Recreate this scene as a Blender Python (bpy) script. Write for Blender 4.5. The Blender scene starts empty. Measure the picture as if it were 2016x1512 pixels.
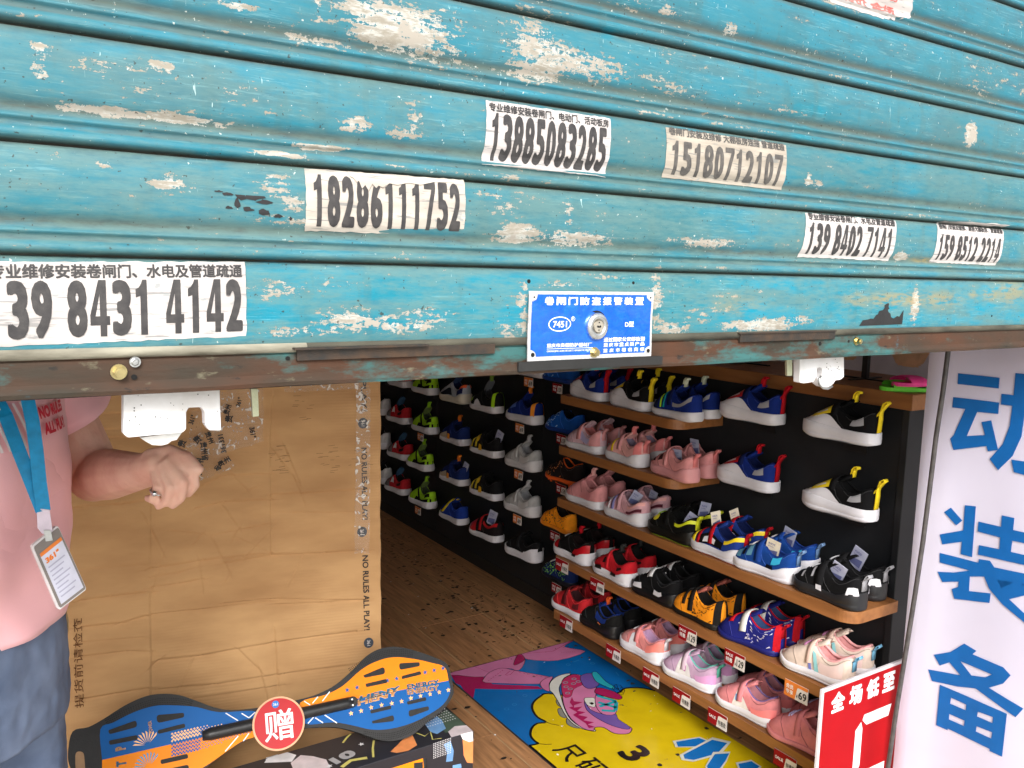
import bpy, bmesh, math, random
import numpy as np
from mathutils import Vector, Matrix
from mathutils.geometry import tessellate_polygon
random.seed(7); RNG = np.random.RandomState(7)
sc = bpy.context.scene; C = sc.collection
R = math.radians

# ---------------------------------------------------------------- camera
FPX = 1692.0; HCAM = 1.38; CX, CY = 1008.0, 756.0
_X = Vector((2632, -158, FPX)).normalized()
_Y = Vector((-1103, -251, FPX)); _Y = (_Y - _Y.dot(_X)*_X).normalized()
_Z = _X.cross(_Y)
if _Z.y < 0: _Z = -_Z
def _w(i): return Vector((_X[i], _Y[i], -_Z[i]))
cam = bpy.data.objects.new('camera', bpy.data.cameras.new('camera')); C.objects.link(cam)
cr, cu, cf = _w(0), -_w(1), _w(2)
cam.matrix_world = Matrix(((cr.x, cu.x, -cf.x, 0), (cr.y, cu.y, -cf.y, 0), (cr.z, cu.z, -cf.z, HCAM), (0, 0, 0, 1)))
cam.data.sensor_width = 36; cam.data.lens = FPX/2016*36; cam.data.clip_start = .02; cam.data.clip_end = 300
sc.camera = cam
# ---------------------------------------------------------------- light
SUN_EL, SUN_AZ = R(36), R(-28)            # azimuth measured from straight out of the shop front, negative is to the left
w = bpy.data.worlds.new('World'); sc.world = w; w.use_nodes = True
nt = w.node_tree; nt.nodes.clear()
sky = nt.nodes.new('ShaderNodeTexSky'); sky.sky_type = 'NISHITA'; sky.sun_disc = False
sdir = Vector((math.sin(SUN_AZ)*math.cos(SUN_EL), -math.cos(SUN_AZ)*math.cos(SUN_EL), math.sin(SUN_EL)))
sky.sun_elevation = SUN_EL; sky.sun_rotation = math.atan2(sdir.x, sdir.y)
sky.air_density = 1.6; sky.dust_density = 4.0
hs = nt.nodes.new('ShaderNodeHueSaturation'); hs.inputs['Saturation'].default_value = .18
bg = nt.nodes.new('ShaderNodeBackground'); bg.inputs['Strength'].default_value = .15
wo = nt.nodes.new('ShaderNodeOutputWorld')
nt.links.new(sky.outputs[0], hs.inputs['Color']); nt.links.new(hs.outputs[0], bg.inputs[0]); nt.links.new(bg.outputs[0], wo.inputs[0])
sl = bpy.data.lights.new('sun', 'SUN'); sl.energy = 1.5; sl.angle = R(24); sl.color = (1, .965, .93)
so = bpy.data.objects.new('sun', sl); C.objects.link(so)
so.rotation_euler = (-sdir).to_track_quat('-Z', 'Y').to_euler(); so.location = (0, -5, 6)
sc.view_settings.view_transform = 'Standard'; sc.view_settings.look = 'None'; sc.view_settings.gamma = 1
sc.view_settings.exposure = .92
sc.render.engine = 'CYCLES'
sc.cycles.max_bounces = 10; sc.cycles.diffuse_bounces = 6

# ---------------------------------------------------------------- helpers
def ray(u, v):
    d = Vector((u-CX, v-CY, FPX)); return Vector((d.dot(_X), d.dot(_Y), -d.dot(_Z)))
O = Vector((0, 0, HCAM))
def at_x(u, v, x): r = ray(u, v); return O + r*(x/r.x)
def at_y(u, v, y): r = ray(u, v); return O + r*(y/r.y)
def at_z(u, v, z): r = ray(u, v); return O + r*((z-HCAM)/r.z)
def at_p(u, v, p, n): r = ray(u, v); return O + r*((Vector(p)-O).dot(Vector(n))/r.dot(Vector(n)))
def S(r, g, b):
    f = lambda c: c/255/12.92 if c/255 <= .04045 else ((c/255+.055)/1.055)**2.4
    return (f(r), f(g), f(b))
MATS = {}
def mat(name, col, rough=.6, var=.12, nscale=30, bump=.15, bscale=None, metal=0, spec=.4, col2=None, stretch=(1, 1, 1), alpha=1, trans=0, coat=0, sheen=0, bdist=.002):
    if name in MATS: return MATS[name]
    m = bpy.data.materials.new(name); m.use_nodes = True; n = m.node_tree.nodes; L = m.node_tree.links
    b = n['Principled BSDF']; b.inputs['Roughness'].default_value = rough; b.inputs['Metallic'].default_value = metal
    b.inputs['Specular IOR Level'].default_value = spec; b.inputs['Alpha'].default_value = alpha
    b.inputs['Transmission Weight'].default_value = trans; b.inputs['Coat Weight'].default_value = coat; b.inputs['Sheen Weight'].default_value = sheen
    tc = n.new('ShaderNodeTexCoord'); mp = n.new('ShaderNodeMapping'); mp.inputs['Scale'].default_value = stretch
    L.new(tc.outputs['Object'], mp.inputs[0])
    nz = n.new('ShaderNodeTexNoise'); nz.inputs['Scale'].default_value = nscale; nz.inputs['Detail'].default_value = 6; L.new(mp.outputs[0], nz.inputs['Vector'])
    mx = n.new('ShaderNodeMix'); mx.data_type = 'RGBA'
    c2 = col2 if col2 else tuple(c*(1-var*2) for c in col)
    mx.inputs[6].default_value = (*[min(1, c*(1+var*.4)) for c in col], 1); mx.inputs[7].default_value = (*c2, 1)
    rp = n.new('ShaderNodeMapRange'); rp.inputs[1].default_value = .35; rp.inputs[2].default_value = .72
    L.new(nz.outputs[0], rp.inputs[0]); L.new(rp.outputs[0], mx.inputs[0]); L.new(mx.outputs[2], b.inputs['Base Color'])
    if bump:
        n2 = n.new('ShaderNodeTexNoise'); n2.inputs['Scale'].default_value = bscale or nscale*6; n2.inputs['Detail'].default_value = 3
        L.new(mp.outputs[0], n2.inputs['Vector'])
        bp = n.new('ShaderNodeBump'); bp.inputs['Strength'].default_value = bump; bp.inputs['Distance'].default_value = bdist
        L.new(n2.outputs[0], bp.inputs['Height']); L.new(bp.outputs[0], b.inputs['Normal'])
    MATS[name] = m; return m

def tagp(o, label=None, cat=None, group=None, kind=None):
    if label: o['label'] = label
    if cat: o['category'] = cat
    if group: o['group'] = group
    if kind: o['kind'] = kind
    return o
def empty(name, loc, label, cat, group=None, rz=0):
    o = bpy.data.objects.new(name, None); C.objects.link(o); o.location = loc; o.rotation_euler = (0, 0, rz); o.empty_display_size = .05
    return tagp(o, label, cat, group)
def link(name, me, m, parent=None, label=None):
    """mesh in world coordinates; when parented to a thing at its base it is moved into the thing's own frame"""
    o = bpy.data.objects.new(name, me); C.objects.link(o)
    if m is not None:
        me.materials.clear()
        for q in (m if isinstance(m, (list, tuple)) else [m]): me.materials.append(q)
    if parent is not None:
        bpy.context.view_layer.update() if False else None
        pm = parent_matrix(parent)
        me.transform(pm.inverted()); o.parent = parent
    if label: o['label'] = label
    return o
def parent_matrix(p):
    m = Matrix.LocRotScale(p.location, p.rotation_euler, p.scale)
    return parent_matrix(p.parent) @ m if p.parent else m
class MB:
    def __init__(s): s.v = []; s.f = []; s.mi = []; s.cur = 0
    def add(s, vs, fs):
        k = len(s.v); s.v += [tuple(v) for v in vs]; s.f += [tuple(i+k for i in f) for f in fs]; s.mi += [s.cur]*len(fs); return s
    def box(s, lo, hi, M=None):
        x0, y0, z0 = lo; x1, y1, z1 = hi
        vs = [Vector(p) for p in ((x0, y0, z0), (x1, y0, z0), (x1, y1, z0), (x0, y1, z0), (x0, y0, z1), (x1, y0, z1), (x1, y1, z1), (x0, y1, z1))]
        if M: vs = [M @ v for v in vs]
        return s.add(vs, [(0, 3, 2, 1), (4, 5, 6, 7), (0, 1, 5, 4), (1, 2, 6, 5), (2, 3, 7, 6), (3, 0, 4, 7)])
    def cyl(s, a, b, r, n=16, r2=None, cap=True):
        a, b = Vector(a), Vector(b); d = (b-a).normalized(); q = d.to_track_quat('Z', 'Y'); r2 = r if r2 is None else r2
        vs = []
        for p, rr in ((a, r), (b, r2)):
            for i in range(n): t = 2*math.pi*i/n; vs.append(p+q @ Vector((math.cos(t)*rr, math.sin(t)*rr, 0)))
        fs = [(i, (i+1) % n, n+(i+1) % n, n+i) for i in range(n)]
        if cap: fs += [tuple(range(n-1, -1, -1)), tuple(range(n, 2*n))]
        return s.add(vs, fs)
    def tube(s, pts, r, n=8, cap=True):
        pts = [Vector(p) for p in pts]; k = len(pts); vs = []; up = None
        for i, p in enumerate(pts):
            d = (pts[min(i+1, k-1)]-pts[max(i-1, 0)]).normalized()
            if up is None: up = Vector((0, 0, 1)) if abs(d.z) < .9 else Vector((1, 0, 0))
            a = d.cross(up).normalized(); b = a.cross(d).normalized(); up = b
            rr = r[i] if isinstance(r, (list, tuple)) else r
            for j in range(n): t = 2*math.pi*j/n; vs.append(p+a*math.cos(t)*rr+b*math.sin(t)*rr)
        fs = [(i*n+j, i*n+(j+1) % n, (i+1)*n+(j+1) % n, (i+1)*n+j) for i in range(k-1) for j in range(n)]
        if cap: fs += [tuple(range(n-1, -1, -1)), tuple(range((k-1)*n, k*n))]
        return s.add(vs, fs)
    def grid(s, P, close=False):
        """P: rows of points"""
        n = len(P); m = len(P[0]); vs = [p for r_ in P for p in r_]
        fs = [(i*m+j, i*m+(j+1) % m, (i+1)*m+(j+1) % m, (i+1)*m+j) for i in range(n-1) for j in range(m if close else m-1)]
        return s.add(vs, fs)
    def prism(s, pts, vec):
        """closed polygon extruded along vec"""
        n = len(pts); vec = Vector(vec); a = [Vector(p) for p in pts]; b = [p+vec for p in a]
        t = tessellate_polygon([a]); s.add(a+b, [tuple(x) for x in t]+[tuple(n+i for i in reversed(x)) for x in t]+[(i, (i+1) % n, n+(i+1) % n, n+i) for i in range(n)]); return s
    def mesh(s, name='mesh', smooth=False):
        me = bpy.data.meshes.new(name); me.from_pydata([tuple(v) for v in s.v], [], s.f)
        bm = bmesh.new(); bm.from_mesh(me); bm.faces.ensure_lookup_table()
        for i, f in enumerate(bm.faces): f.material_index = s.mi[i]; f.smooth = smooth
        bmesh.ops.recalc_face_normals(bm, faces=bm.faces); bm.to_mesh(me); bm.free(); return me
    def build(s, name, m, parent=None, smooth=False, label=None, bevel=0, seg=2):
        o = link(name, s.mesh(name, smooth), m, parent, label)
        if bevel:
            b = o.modifiers.new('bevel', 'BEVEL'); b.width = bevel; b.segments = seg; b.limit_method = 'ANGLE'
        if smooth == 'auto': pass
        return o
def dup(root, loc=None, rz=None, label=None):
    def rec(o, par):
        c = o.copy(); C.objects.link(c); c.parent = par
        for ch in KIDS.get(o.name, [k for k in bpy.data.objects if k.parent == o]): rec(ch, c)
        return c
    r = rec(root, None)
    if loc is not None: r.location = loc
    if rz is not None: r.rotation_euler = (0, 0, rz)
    if label: r['label'] = label
    return r
KIDS = {}

# flat shapes: (verts2d, faces)
def text2d(s, bold=0.0, bx=None, align=None, space=1.0, res=3):
    c = bpy.data.curves.new('t', 'FONT'); c.body = s; c.size = 1; c.resolution_u = res; c.space_character = space
    o = bpy.data.objects.new('t', c); C.objects.link(o)
    dg = bpy.context.evaluated_depsgraph_get(); dg.update(); m = bpy.data.meshes.new_from_object(o.evaluated_get(dg))
    vs = [(v.co.x, v.co.y) for v in m.vertices]; fs = [tuple(p.vertices) for p in m.polygons]
    bpy.data.objects.remove(o); bpy.data.meshes.remove(m); bpy.data.curves.remove(c)
    x0 = min(v[0] for v in vs); x1 = max(v[0] for v in vs); y0 = min(v[1] for v in vs); y1 = max(v[1] for v in vs)
    V = []; F = []; LY = []; bx = bx or bold; W_, H_ = x1-x0+2*bx, y1-y0+2*bold
    for k, (ox, oy) in enumerate(((0, 0),) if not bold else (((0, 0),)+tuple((math.copysign(abs(math.cos(k*math.pi/6))**.7, math.cos(k*math.pi/6)), math.copysign(abs(math.sin(k*math.pi/6))**.7, math.sin(k*math.pi/6))) for k in range(12)) if len(s) == 1 else ((0, 0), (-1, -1), (1, -1), (1, 1), (-1, 1), (-1, 0), (1, 0)))):
        n0 = len(V); V += [((x-x0+bx+ox*bx)/W_, (y-y0+bold+oy*bold)/H_) for x, y in vs]; F += [tuple(i+n0 for i in f) for f in fs]; LY += [k]*len(vs)
    return V, F, LY
def polyshape(pts, holes=()):
    t = tessellate_polygon([[Vector((p[0], p[1], 0)) for p in q] for q in (pts, *holes)]); out = list(pts)
    for h_ in holes: out += list(h_)
    return out, [tuple(x) for x in t]
def fit(sh, x0, y0, w, h, shear=0):
    return ([(x0+x*w+shear*y*h, y0+y*h) for x, y in sh[0]], sh[1])+tuple(sh[2:])
def joinsh(*shs):
    V = []; F = []; LY = []
    for q_ in shs:
        v, f = q_[0], q_[1]; k = len(V); V += v; F += [tuple(i+k for i in q) for q in f]; LY += (list(q_[2]) if len(q_) > 2 else [0]*len(v))
    return V, F, LY
def ellipse(cx, cy, a, b, n=32): return [(cx+a*math.cos(2*math.pi*i/n), cy+b*math.sin(2*math.pi*i/n)) for i in range(n)]
def ringshape(cx, cy, a, b, w_, n=32):
    o = ellipse(cx, cy, a, b, n); i_ = ellipse(cx, cy, a-w_, b-w_, n); return o+i_, [(k, (k+1) % n, n+(k+1) % n, n+k) for k in range(n)]
def star(cx, cy, r, rot=0): return polyshape([(cx+math.cos(rot+math.pi/2+i*math.pi/5)*(r if i % 2 == 0 else r*.42), cy+math.sin(rot+math.pi/2+i*math.pi/5)*(r if i % 2 == 0 else r*.42)) for i in range(10)])
def stroke(pts, w_):
    V = []; F = []
    n = len(pts)
    for i, p in enumerate(pts):
        a = pts[max(i-1, 0)]; b = pts[min(i+1, n-1)]; dx, dy = b[0]-a[0], b[1]-a[1]; l = math.hypot(dx, dy) or 1
        ww = w_[i] if isinstance(w_, (list, tuple)) else w_
        V += [(p[0]-dy/l*ww/2, p[1]+dx/l*ww/2), (p[0]+dy/l*ww/2, p[1]-dx/l*ww/2)]
    for i in range(n-1): F.append((2*i, 2*i+1, 2*i+3, 2*i+2))
    return V, F
def decal(name, sh, fn, m, parent, cuts_x=(), cuts_y=(), label=None):
    """sh mapped by fn(x,y)->Vector world; cut at given levels so it can follow a curved surface"""
    LY = sh[2] if len(sh) > 2 else None
    bm = bmesh.new(); vs = [bm.verts.new((x, y, LY[i] if LY else 0)) for i, (x, y) in enumerate(sh[0])]
    for f in sh[1]:
        try: bm.faces.new([vs[i] for i in f])
        except ValueError: pass
    for lv in cuts_y: bmesh.ops.bisect_plane(bm, geom=bm.verts[:]+bm.edges[:]+bm.faces[:], plane_co=(0, lv, 0), plane_no=(0, 1, 0))
    for lv in cuts_x: bmesh.ops.bisect_plane(bm, geom=bm.verts[:]+bm.edges[:]+bm.faces[:], plane_co=(lv, 0, 0), plane_no=(1, 0, 0))
    for v in bm.verts:
        x_, y_, k = v.co; p = fn(x_, y_)
        if k > .5: p = p+(fn(x_+1e-4, y_)-p).cross(fn(x_, y_+1e-4)-p).normalized()*(k*2.5e-5)
        v.co = p
    me = bpy.data.meshes.new(name); bm.to_mesh(me); bm.free()
    return link(name, me, m, parent, label)
def jag(p0, p1, n, amp):
    out = []
    for i in range(n):
        t = i/n; out.append((p0[0]+(p1[0]-p0[0])*t+random.uniform(-amp, amp), p0[1]+(p1[1]-p0[1])*t+random.uniform(-amp, amp)))
    return out

# ---------------------------------------------------------------- ground, room
XW = 2.0
def simple(name, lo, hi, m, kind='structure', parent=None, bevel=0):
    o = MB().box(lo, hi).build(name, m, parent, bevel=bevel)
    if kind and parent is None: o['kind'] = kind
    return o
m_pave = mat('pavement', (.42, .41, .38), .85, nscale=12, bump=.4)
simple('pavement', (-40, -40, -.25), (40, .68, -.02), m_pave)
m_plaster = mat('plaster', (.78, .76, .73), .9, nscale=5)
m_dark = mat('dark_wall', (.045, .045, .048), .8)
simple('threshold', (-2.7, .68, -.2), (2.45, .95, -.004), mat('threshold_stone', (.25, .24, .23), .6, nscale=40))
simple('subfloor', (-2.7, .95, -.2), (2.45, 6.4, -.02), m_dark)
simple('far_wall', (-2.7, 6.4, -.2), (2.45, 6.6, 3.0), mat('far_wall_paint', (.20, .19, .18), .8))
simple('left_wall', (-2.9, .86, -.2), (-2.7, 6.6, 3.0), m_plaster)
simple('right_wall', (2.35, .86, -.2), (2.55, 6.6, 3.0), mat('display_backdrop', S(176, 166, 170), .6))
simple('ceiling', (-2.9, .86, 3.0), (2.6, 6.6, 3.2), m_plaster)
simple('facade_left', (-8, .70, -.2), (-2.7, 1.2, 6), m_plaster)  # unseen facade boxes left, right and above, added for light-proofing
simple('facade_right', (2.35, .70, -.2), (8, .858, 6), m_plaster)
simple('facade_top', (-2.7, .86, 2.5), (2.35, 1.3, 6), m_plaster)

# floorboards
m_wood = [mat('floorboard_%d' % i, c, .42, var=.25, nscale=9, bump=.12, bscale=60, stretch=(9, .8, 9), col2=tuple(x*.55 for x in c), spec=.45)
          for i, c in enumerate(((.41, .205, .092), (.37, .18, .078), (.44, .22, .10)))]
fl = empty('wood_floor', (0, 0, 0), None, None); fl['kind'] = 'structure'
bw = .148; x = -2.70; ci = 0
plank_me = {}
def plank_mesh(wd, ln):
    k = (round(wd, 3), round(ln, 3))
    if k not in plank_me:
        mb = MB().box((0, 0, -.016), (wd-.003, ln-.004, -.0015)); plank_me[k] = mb.mesh('floorboard')
    return plank_me[k]
while x < XW+.3:
    y = .95-random.uniform(0, 1.1) if False else .95
    first = random.choice((.5, .8, 1.1, 1.4)); ln = first
    while y < 6.39:
        ln = min(ln, 6.39-y); me = plank_mesh(bw, ln)
        mm = random.choice(m_wood)
        o = bpy.data.objects.new('floorboard', me)
        C.objects.link(o); o.parent = fl; o.location = (x, y, random.uniform(-.0006, .0006))
        if not me.materials: me.materials.append(mm)
        o.material_slots[0].link = 'OBJECT'; o.material_slots[0].material = mm
        y += ln; ln = 1.4
    x += bw
# pale joint lines (grout-like dust in the seams)
mb = MB(); x = -2.70
while x < XW+.3: mb.box((x+bw-.0030, .95, -.014), (x+bw, 6.39, -.0012)); x += bw
o = mb.build('floor_joint', mat('joint_dust', S(168, 140, 104), .9), fl); o['kind'] = 'stuff'
# debris on the floor
mb = MB()
def flake(cx, cy, r, z=.0012):
    n = random.randint(4, 6); a0 = random.random()*6; s_ = random.uniform(.4, 1)
    pts = [(cx+math.cos(a0+i*6.283/n)*r*random.uniform(.5, 1), cy+math.sin(a0+i*6.283/n)*r*s_*random.uniform(.4, 1), z+random.uniform(0, .002)) for i in range(n)]
    mb.add(pts, [tuple(range(n))])
for i in range(850):
    t = random.random()
    if t < .6: cx, cy = random.gauss(1.78, .12), random.uniform(2.4, 4.0)
    elif t < .85: cx, cy = random.uniform(1.1, 1.95), random.uniform(1.6, 4.4)
    else: cx, cy = random.uniform(.6, 1.9), random.uniform(1.3, 4.6)
    if cx > 1.97: continue
    flake(cx, cy, random.choice((.003, .004, .004, .006, .009, .014)))
o = mb.build('floor_debris', mat('black_flakes', (.012, .010, .009), .6)); tagp(o, 'scattered black flakes of dirt lying on the wooden floor', 'debris', kind='stuff')
mb = MB()
for i in range(60): flake(random.uniform(1.2, 1.95), random.uniform(1.6, 4.2), random.choice((.002, .003, .005)), .002)
o = mb.build('white_crumbs', mat('white_crumb', (.7, .7, .68), .6)); tagp(o, 'tiny white crumbs scattered on the floor and mat', 'debris', kind='stuff')

# ---------------------------------------------------------------- shutter
Y0 = .77; PITCH = .0855; Z0 = 1.3075; Z1_ = 1.3825
PROF = [(0, -.005), (.012, .0005), (.035, .003), (.09, .0045), (.2, .0062), (.35, .0070), (.5, .0066), (.57, .0058), (.60, .0050), (.63, .0036), (.66, .0020), (.69, .0011), (.73, .0011), (.750, .0022), (.762, .0039), (.775, .0044), (.788, .0039), (.800, .0024), (.815, .0016), (.85, .0018), (.868, .0034), (.885, .0052), (.91, .0064), (.94, .0062), (.962, .0042), (.975, .0004), (.985, -.004), (1.0, -.008)]
LOW = [(0, -.005), (.02, .001), (.05, .003), (.12, .0042), (.3, .0055), (.5, .0058), (.7, .0056), (.85, .0050), (.93, .0042), (1.0, .0035)]
def interp(P, t):
    for (a, b), (c, d) in zip(P, P[1:]):
        if t <= c: return b+(d-b)*(t-a)/(c-a)
    return P[-1][1]
DENTS = [(random.uniform(-.6, 2.2), random.uniform(1.3, 2.2), random.uniform(.03, .12), random.uniform(-.0011, .0011)) for _ in range(60)]
def surf(x, z):
    """y of the shutter skin at (x,z)"""
    if z < Z1_: t = (Z1_-z)/(Z1_-Z0); d = interp(LOW, min(max(t, 0), 1))
    else:
        k = (z-Z1_)/PITCH; t = 1-(k-math.floor(k)); d = interp(PROF, t)
    q = 0
    for dx, dz, s_, a in DENTS:
        r2 = ((x-dx)/s_)**2+((z-dz)/(s_*.45))**2
        if r2 < 6: q += a*math.exp(-r2)
    return Y0-d+q
XS0, XS1 = -2.7, 2.35
# paint wear: (x, z, radius x, radius z, amount) of worn patches on the paint
WEAR = []
def wr(u, v, ru, rv, a):
    p = at_y(u, v, .765); q = at_y(u+ru, v, .765); s_ = at_y(u, v+rv, .765); WEAR.append((p.x, p.z, abs(q.x-p.x), abs(p.z-s_.z), a))
for a in [(790, 60, 110, 45, .34), (720, 30, 60, 40, .26), (860, 95, 50, 20, .25), (640, 85, 80, 12, .27), (465, 12, 40, 14, .35), (620, 15, 10, 22, .3), (1060, 105, 60, 55, .25), (1150, 130, 90, 30, .25), (1030, 85, 30, 20, .2),
          (75, 140, 22, 30, .3), (80, 95, 22, 12, .35), (118, 170, 5, 40, .3), (215, 220, 110, 10, .35), (370, 235, 90, 10, .35), (320, 130, 30, 22, .2), (700, 245, 35, 18, .35), (790, 265, 40, 14, .27), (815, 240, 14, 40, .22),
          (330, 362, 35, 16, .33), (205, 325, 18, 12, .2), (540, 365, 40, 22, .28), (560, 430, 60, 12, .22), (575, 400, 25, 22, .25), (1020, 460, 40, 20, .33), (1120, 430, 10, 40, .25), (1130, 470, 70, 18, .36), (1380, 480, 70, 12, .25), (960, 380, 60, 12, .2), (990, 395, 40, 40, .16),
          (700, 630, 90, 18, .34), (760, 640, 110, 14, .36), (620, 650, 80, 8, .3), (850, 620, 60, 14, .25), (560, 660, 60, 7, .33), (250, 668, 200, 6, .30), (1290, 600, 16, 60, .3), (1320, 645, 50, 14, .3), (1500, 640, 80, 14, .4), (1560, 630, 50, 12, .3), (1400, 620, 60, 20, .18), (1030, 600, 14, 60, .3), (1000, 640, 30, 40, .2),
          (560, 570, 60, 20, .2), (660, 560, 80, 12, .18), (1910, 262, 12, 24, .5), (1590, 355, 6, 14, .4), (1610, 365, 12, 10, .3), (1230, 0, 40, 20, .15), (1440, 60, 14, 14, .3), (1310, 20, 14, 10, .25), (1950, 150, 60, 40, .12), (1300, 150, 60, 40, .1), (1775, 505, 12, 8, .5),
          (1100, 560, 60, 6, .25), (1215, 545, 60, 6, .25), (0, 10, 60, 30, .1), (620, 290, 60, 6, .4), (540, 302, 40, 5, .4), (1800, 610, 8, 40, .35), (1480, 130, 20, 10, .15), (500, 220, 90, 40, .10), (250, 160, 120, 50, .07), (1560, 220, 40, 10, .16), (1650, 0, 40, 14, .2)]: wr(*a)
RUST = []
def rs(u, v, ru, rv, a): WEAR_, = (None,); p = at_y(u, v, .765); q = at_y(u+ru, v, .765); s_ = at_y(u, v+rv, .765); RUST.append((p.x, p.z, abs(q.x-p.x), abs(p.z-s_.z), a))
for a in [(1760, 590, 50, 12, .8), (1690, 590, 25, 14, .5), (1850, 590, 40, 14, .6), (1820, 512, 20, 4, .8), (1990, 575, 30, 20, .6), (1950, 580, 14, 10, .8), (1915, 580, 8, 6, .7), (1450, 600, 50, 18, .3), (1270, 640, 20, 40, .2)]: rs(*a)
def field(L, X, Z):
    out = np.zeros(X.shape)
    for x_, z_, rx, rz, a in L: out = np.maximum(out, a*np.exp(-(((X-x_)/rx)**2+((Z-z_)/rz)**2)**1.5*.7))
    return out
def paint_material():
    m = bpy.data.materials.new('worn_blue_paint'); m.use_nodes = True; n = m.node_tree.nodes; L = m.node_tree.links; b = n['Principled BSDF']
    geo = n.new('ShaderNodeNewGeometry')
    def mapn(scale, rot=(0, 0, 0)):
        a = n.new('ShaderNodeMapping'); a.inputs['Scale'].default_value = scale; a.inputs['Rotation'].default_value = rot; L.new(geo.outputs['Position'], a.inputs[0]); return a.outputs[0]
    def noise(vec, s_, det=8, rough=.6):
        a = n.new('ShaderNodeTexNoise'); a.inputs['Scale'].default_value = s_; a.inputs['Detail'].default_value = det; a.inputs['Roughness'].default_value = rough; L.new(vec, a.inputs['Vector']); return a.outputs[0]
    def math_(op, a, b_=None, c=None, clamp=False):
        k = n.new('ShaderNodeMath'); k.operation = op; k.use_clamp = clamp
        for i, q in enumerate((a, b_, c)):
            if q is None: continue
            if isinstance(q, (int, float)): k.inputs[i].default_value = q
            else: L.new(q, k.inputs[i])
        return k.outputs[0]
    def step(a, lo, hi):
        k = n.new('ShaderNodeMapRange'); k.interpolation_type = 'SMOOTHSTEP'; L.new(a, k.inputs[0]); k.inputs[1].default_value = lo; k.inputs[2].default_value = hi; return k.outputs[0]
    def mix(f, a, b_):
        k = n.new('ShaderNodeMix'); k.data_type = 'RGBA'
        if isinstance(f, (int, float)): k.inputs[0].default_value = f
        else: L.new(f, k.inputs[0])
        for i, q in ((6, a), (7, b_)):
            if isinstance(q, tuple): k.inputs[i].default_value = (*q, 1)
            else: L.new(q, k.inputs[i])
        return k.outputs[2]
    def attr(nm):
        a = n.new('ShaderNodeAttribute'); a.attribute_name = nm; return a.outputs['Fac']
    P = mapn((1, 1, 1)); PX = mapn((.35, 1, 1.6)); PS = mapn((.10, 1, 1.4), (0, R(9), 0)); PS2 = mapn((.06, 1, 1.5), (0, R(-16), 0)); PD = mapn((1, 1, .12), (0, R(14), 0))
    big = noise(P, 5, 4); mid = noise(PX, 26, 6); fine = noise(PX, 130, 8, .7); vfine = noise(P, 420, 4, .6)
    blue = mix(step(big, .35, .65), S(0, 113, 132), S(0, 127, 152)); blue = mix(step(mid, .46, .62), blue, S(8, 102, 124)); blue = mix(math_('MULTIPLY', step(noise(P, 11, 5), .52, .60), .4), blue, S(20, 124, 146))
    blue = mix(math_('MULTIPLY', step(vfine, .5, .8), .25), blue, S(20, 90, 110))
    # pale scuffs
    sc1 = step(noise(PS, 260, 6, .75), .55, .66); sc2 = step(noise(PS2, 300, 5, .75), .57, .67)
    area = step(noise(P, 7, 3), .40, .56)
    blue = mix(math_('MULTIPLY', math_('MULTIPLY', math_('MAXIMUM', sc1, sc2), area), .48), blue, S(120, 176, 186))
    # dirt settled in the grooves
    gr = attr('groove'); dl = attr('low')
    dirt = math_('MULTIPLY', gr, step(math_('ADD', mid, math_('MULTIPLY', big, .35)), .36, .62)); dirt = math_('MULTIPLY', dirt, .92)
    c = mix(dirt, blue, S(76, 74, 64)); PV = mapn((1, 1, .18)); smear = step(noise(PV, 34, 5), .54, .66); c = mix(math_('MULTIPLY', smear, .26), c, S(60, 84, 84)); c = mix(math_('MULTIPLY', step(noise(P, 3.2, 5), .50, .62), .22), c, S(70, 96, 92))
    lowd = math_('MULTIPLY', dl, step(math_('ADD', math_('MULTIPLY', fine, .5), math_('MULTIPLY', mid, .5)), .36, .60)); c = mix(math_('MULTIPLY', lowd, .78), c, S(96, 128, 124))
    # thin vertical scratches
    scr = step(noise(PD, 210, 3, .8), .695, .72); c = mix(math_('MULTIPLY', math_('MULTIPLY', scr, area), .7), c, S(175, 200, 200))
    # peeled paint
    wv = attr('wear'); pe = math_('ADD', math_('ADD', math_('MULTIPLY', math_('SUBTRACT', fine, .5), 1.25), math_('MULTIPLY', math_('SUBTRACT', mid, .5), .8)), math_('ADD', math_('MULTIPLY', wv, 1.22), .5)); pe = math_('ADD', pe, math_('MULTIPLY', math_('SUBTRACT', noise(P, 210, 6, .75), .5), .85)); peel = step(pe, .79, .805)
    pc = mix(step(fine, .4, .6), S(178, 178, 172), S(140, 134, 122)); pc = mix(step(noise(P, 40, 4), .5, .62), pc, S(156, 150, 140))
    c = mix(peel, c, pc)
    halo = math_('SUBTRACT', step(pe, .73, .78), peel); c = mix(math_('MULTIPLY', halo, .35), c, S(30, 90, 100))
    ru = math_('MULTIPLY', attr('rust'), step(math_('ADD', fine, math_('MULTIPLY', mid, .3)), .52, .72)); c = mix(math_('MULTIPLY', ru, .8), c, S(158, 130, 66))
    spk = step(noise(P, 240, 2, .5), .70, .73); c = mix(math_('MULTIPLY', spk, .75), c, S(46, 44, 38)); spw = step(noise(P, 170, 3, .6), .695, .71); c = mix(math_('MULTIPLY', math_('MULTIPLY', spw, area), .8), c, S(190, 196, 190))
    L.new(c, b.inputs['Base Color'])
    ro = n.new('ShaderNodeMapRange'); L.new(peel, ro.inputs[0]); ro.inputs[3].default_value = .46; ro.inputs[4].default_value = .75; L.new(math_('ADD', ro.outputs[0], math_('MULTIPLY', dirt, .3)), b.inputs['Roughness'])
    b.inputs['Specular IOR Level'].default_value = .35
    bp = n.new('ShaderNodeBump'); bp.inputs['Strength'].default_value = .35; bp.inputs['Distance'].default_value = .0006
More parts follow.
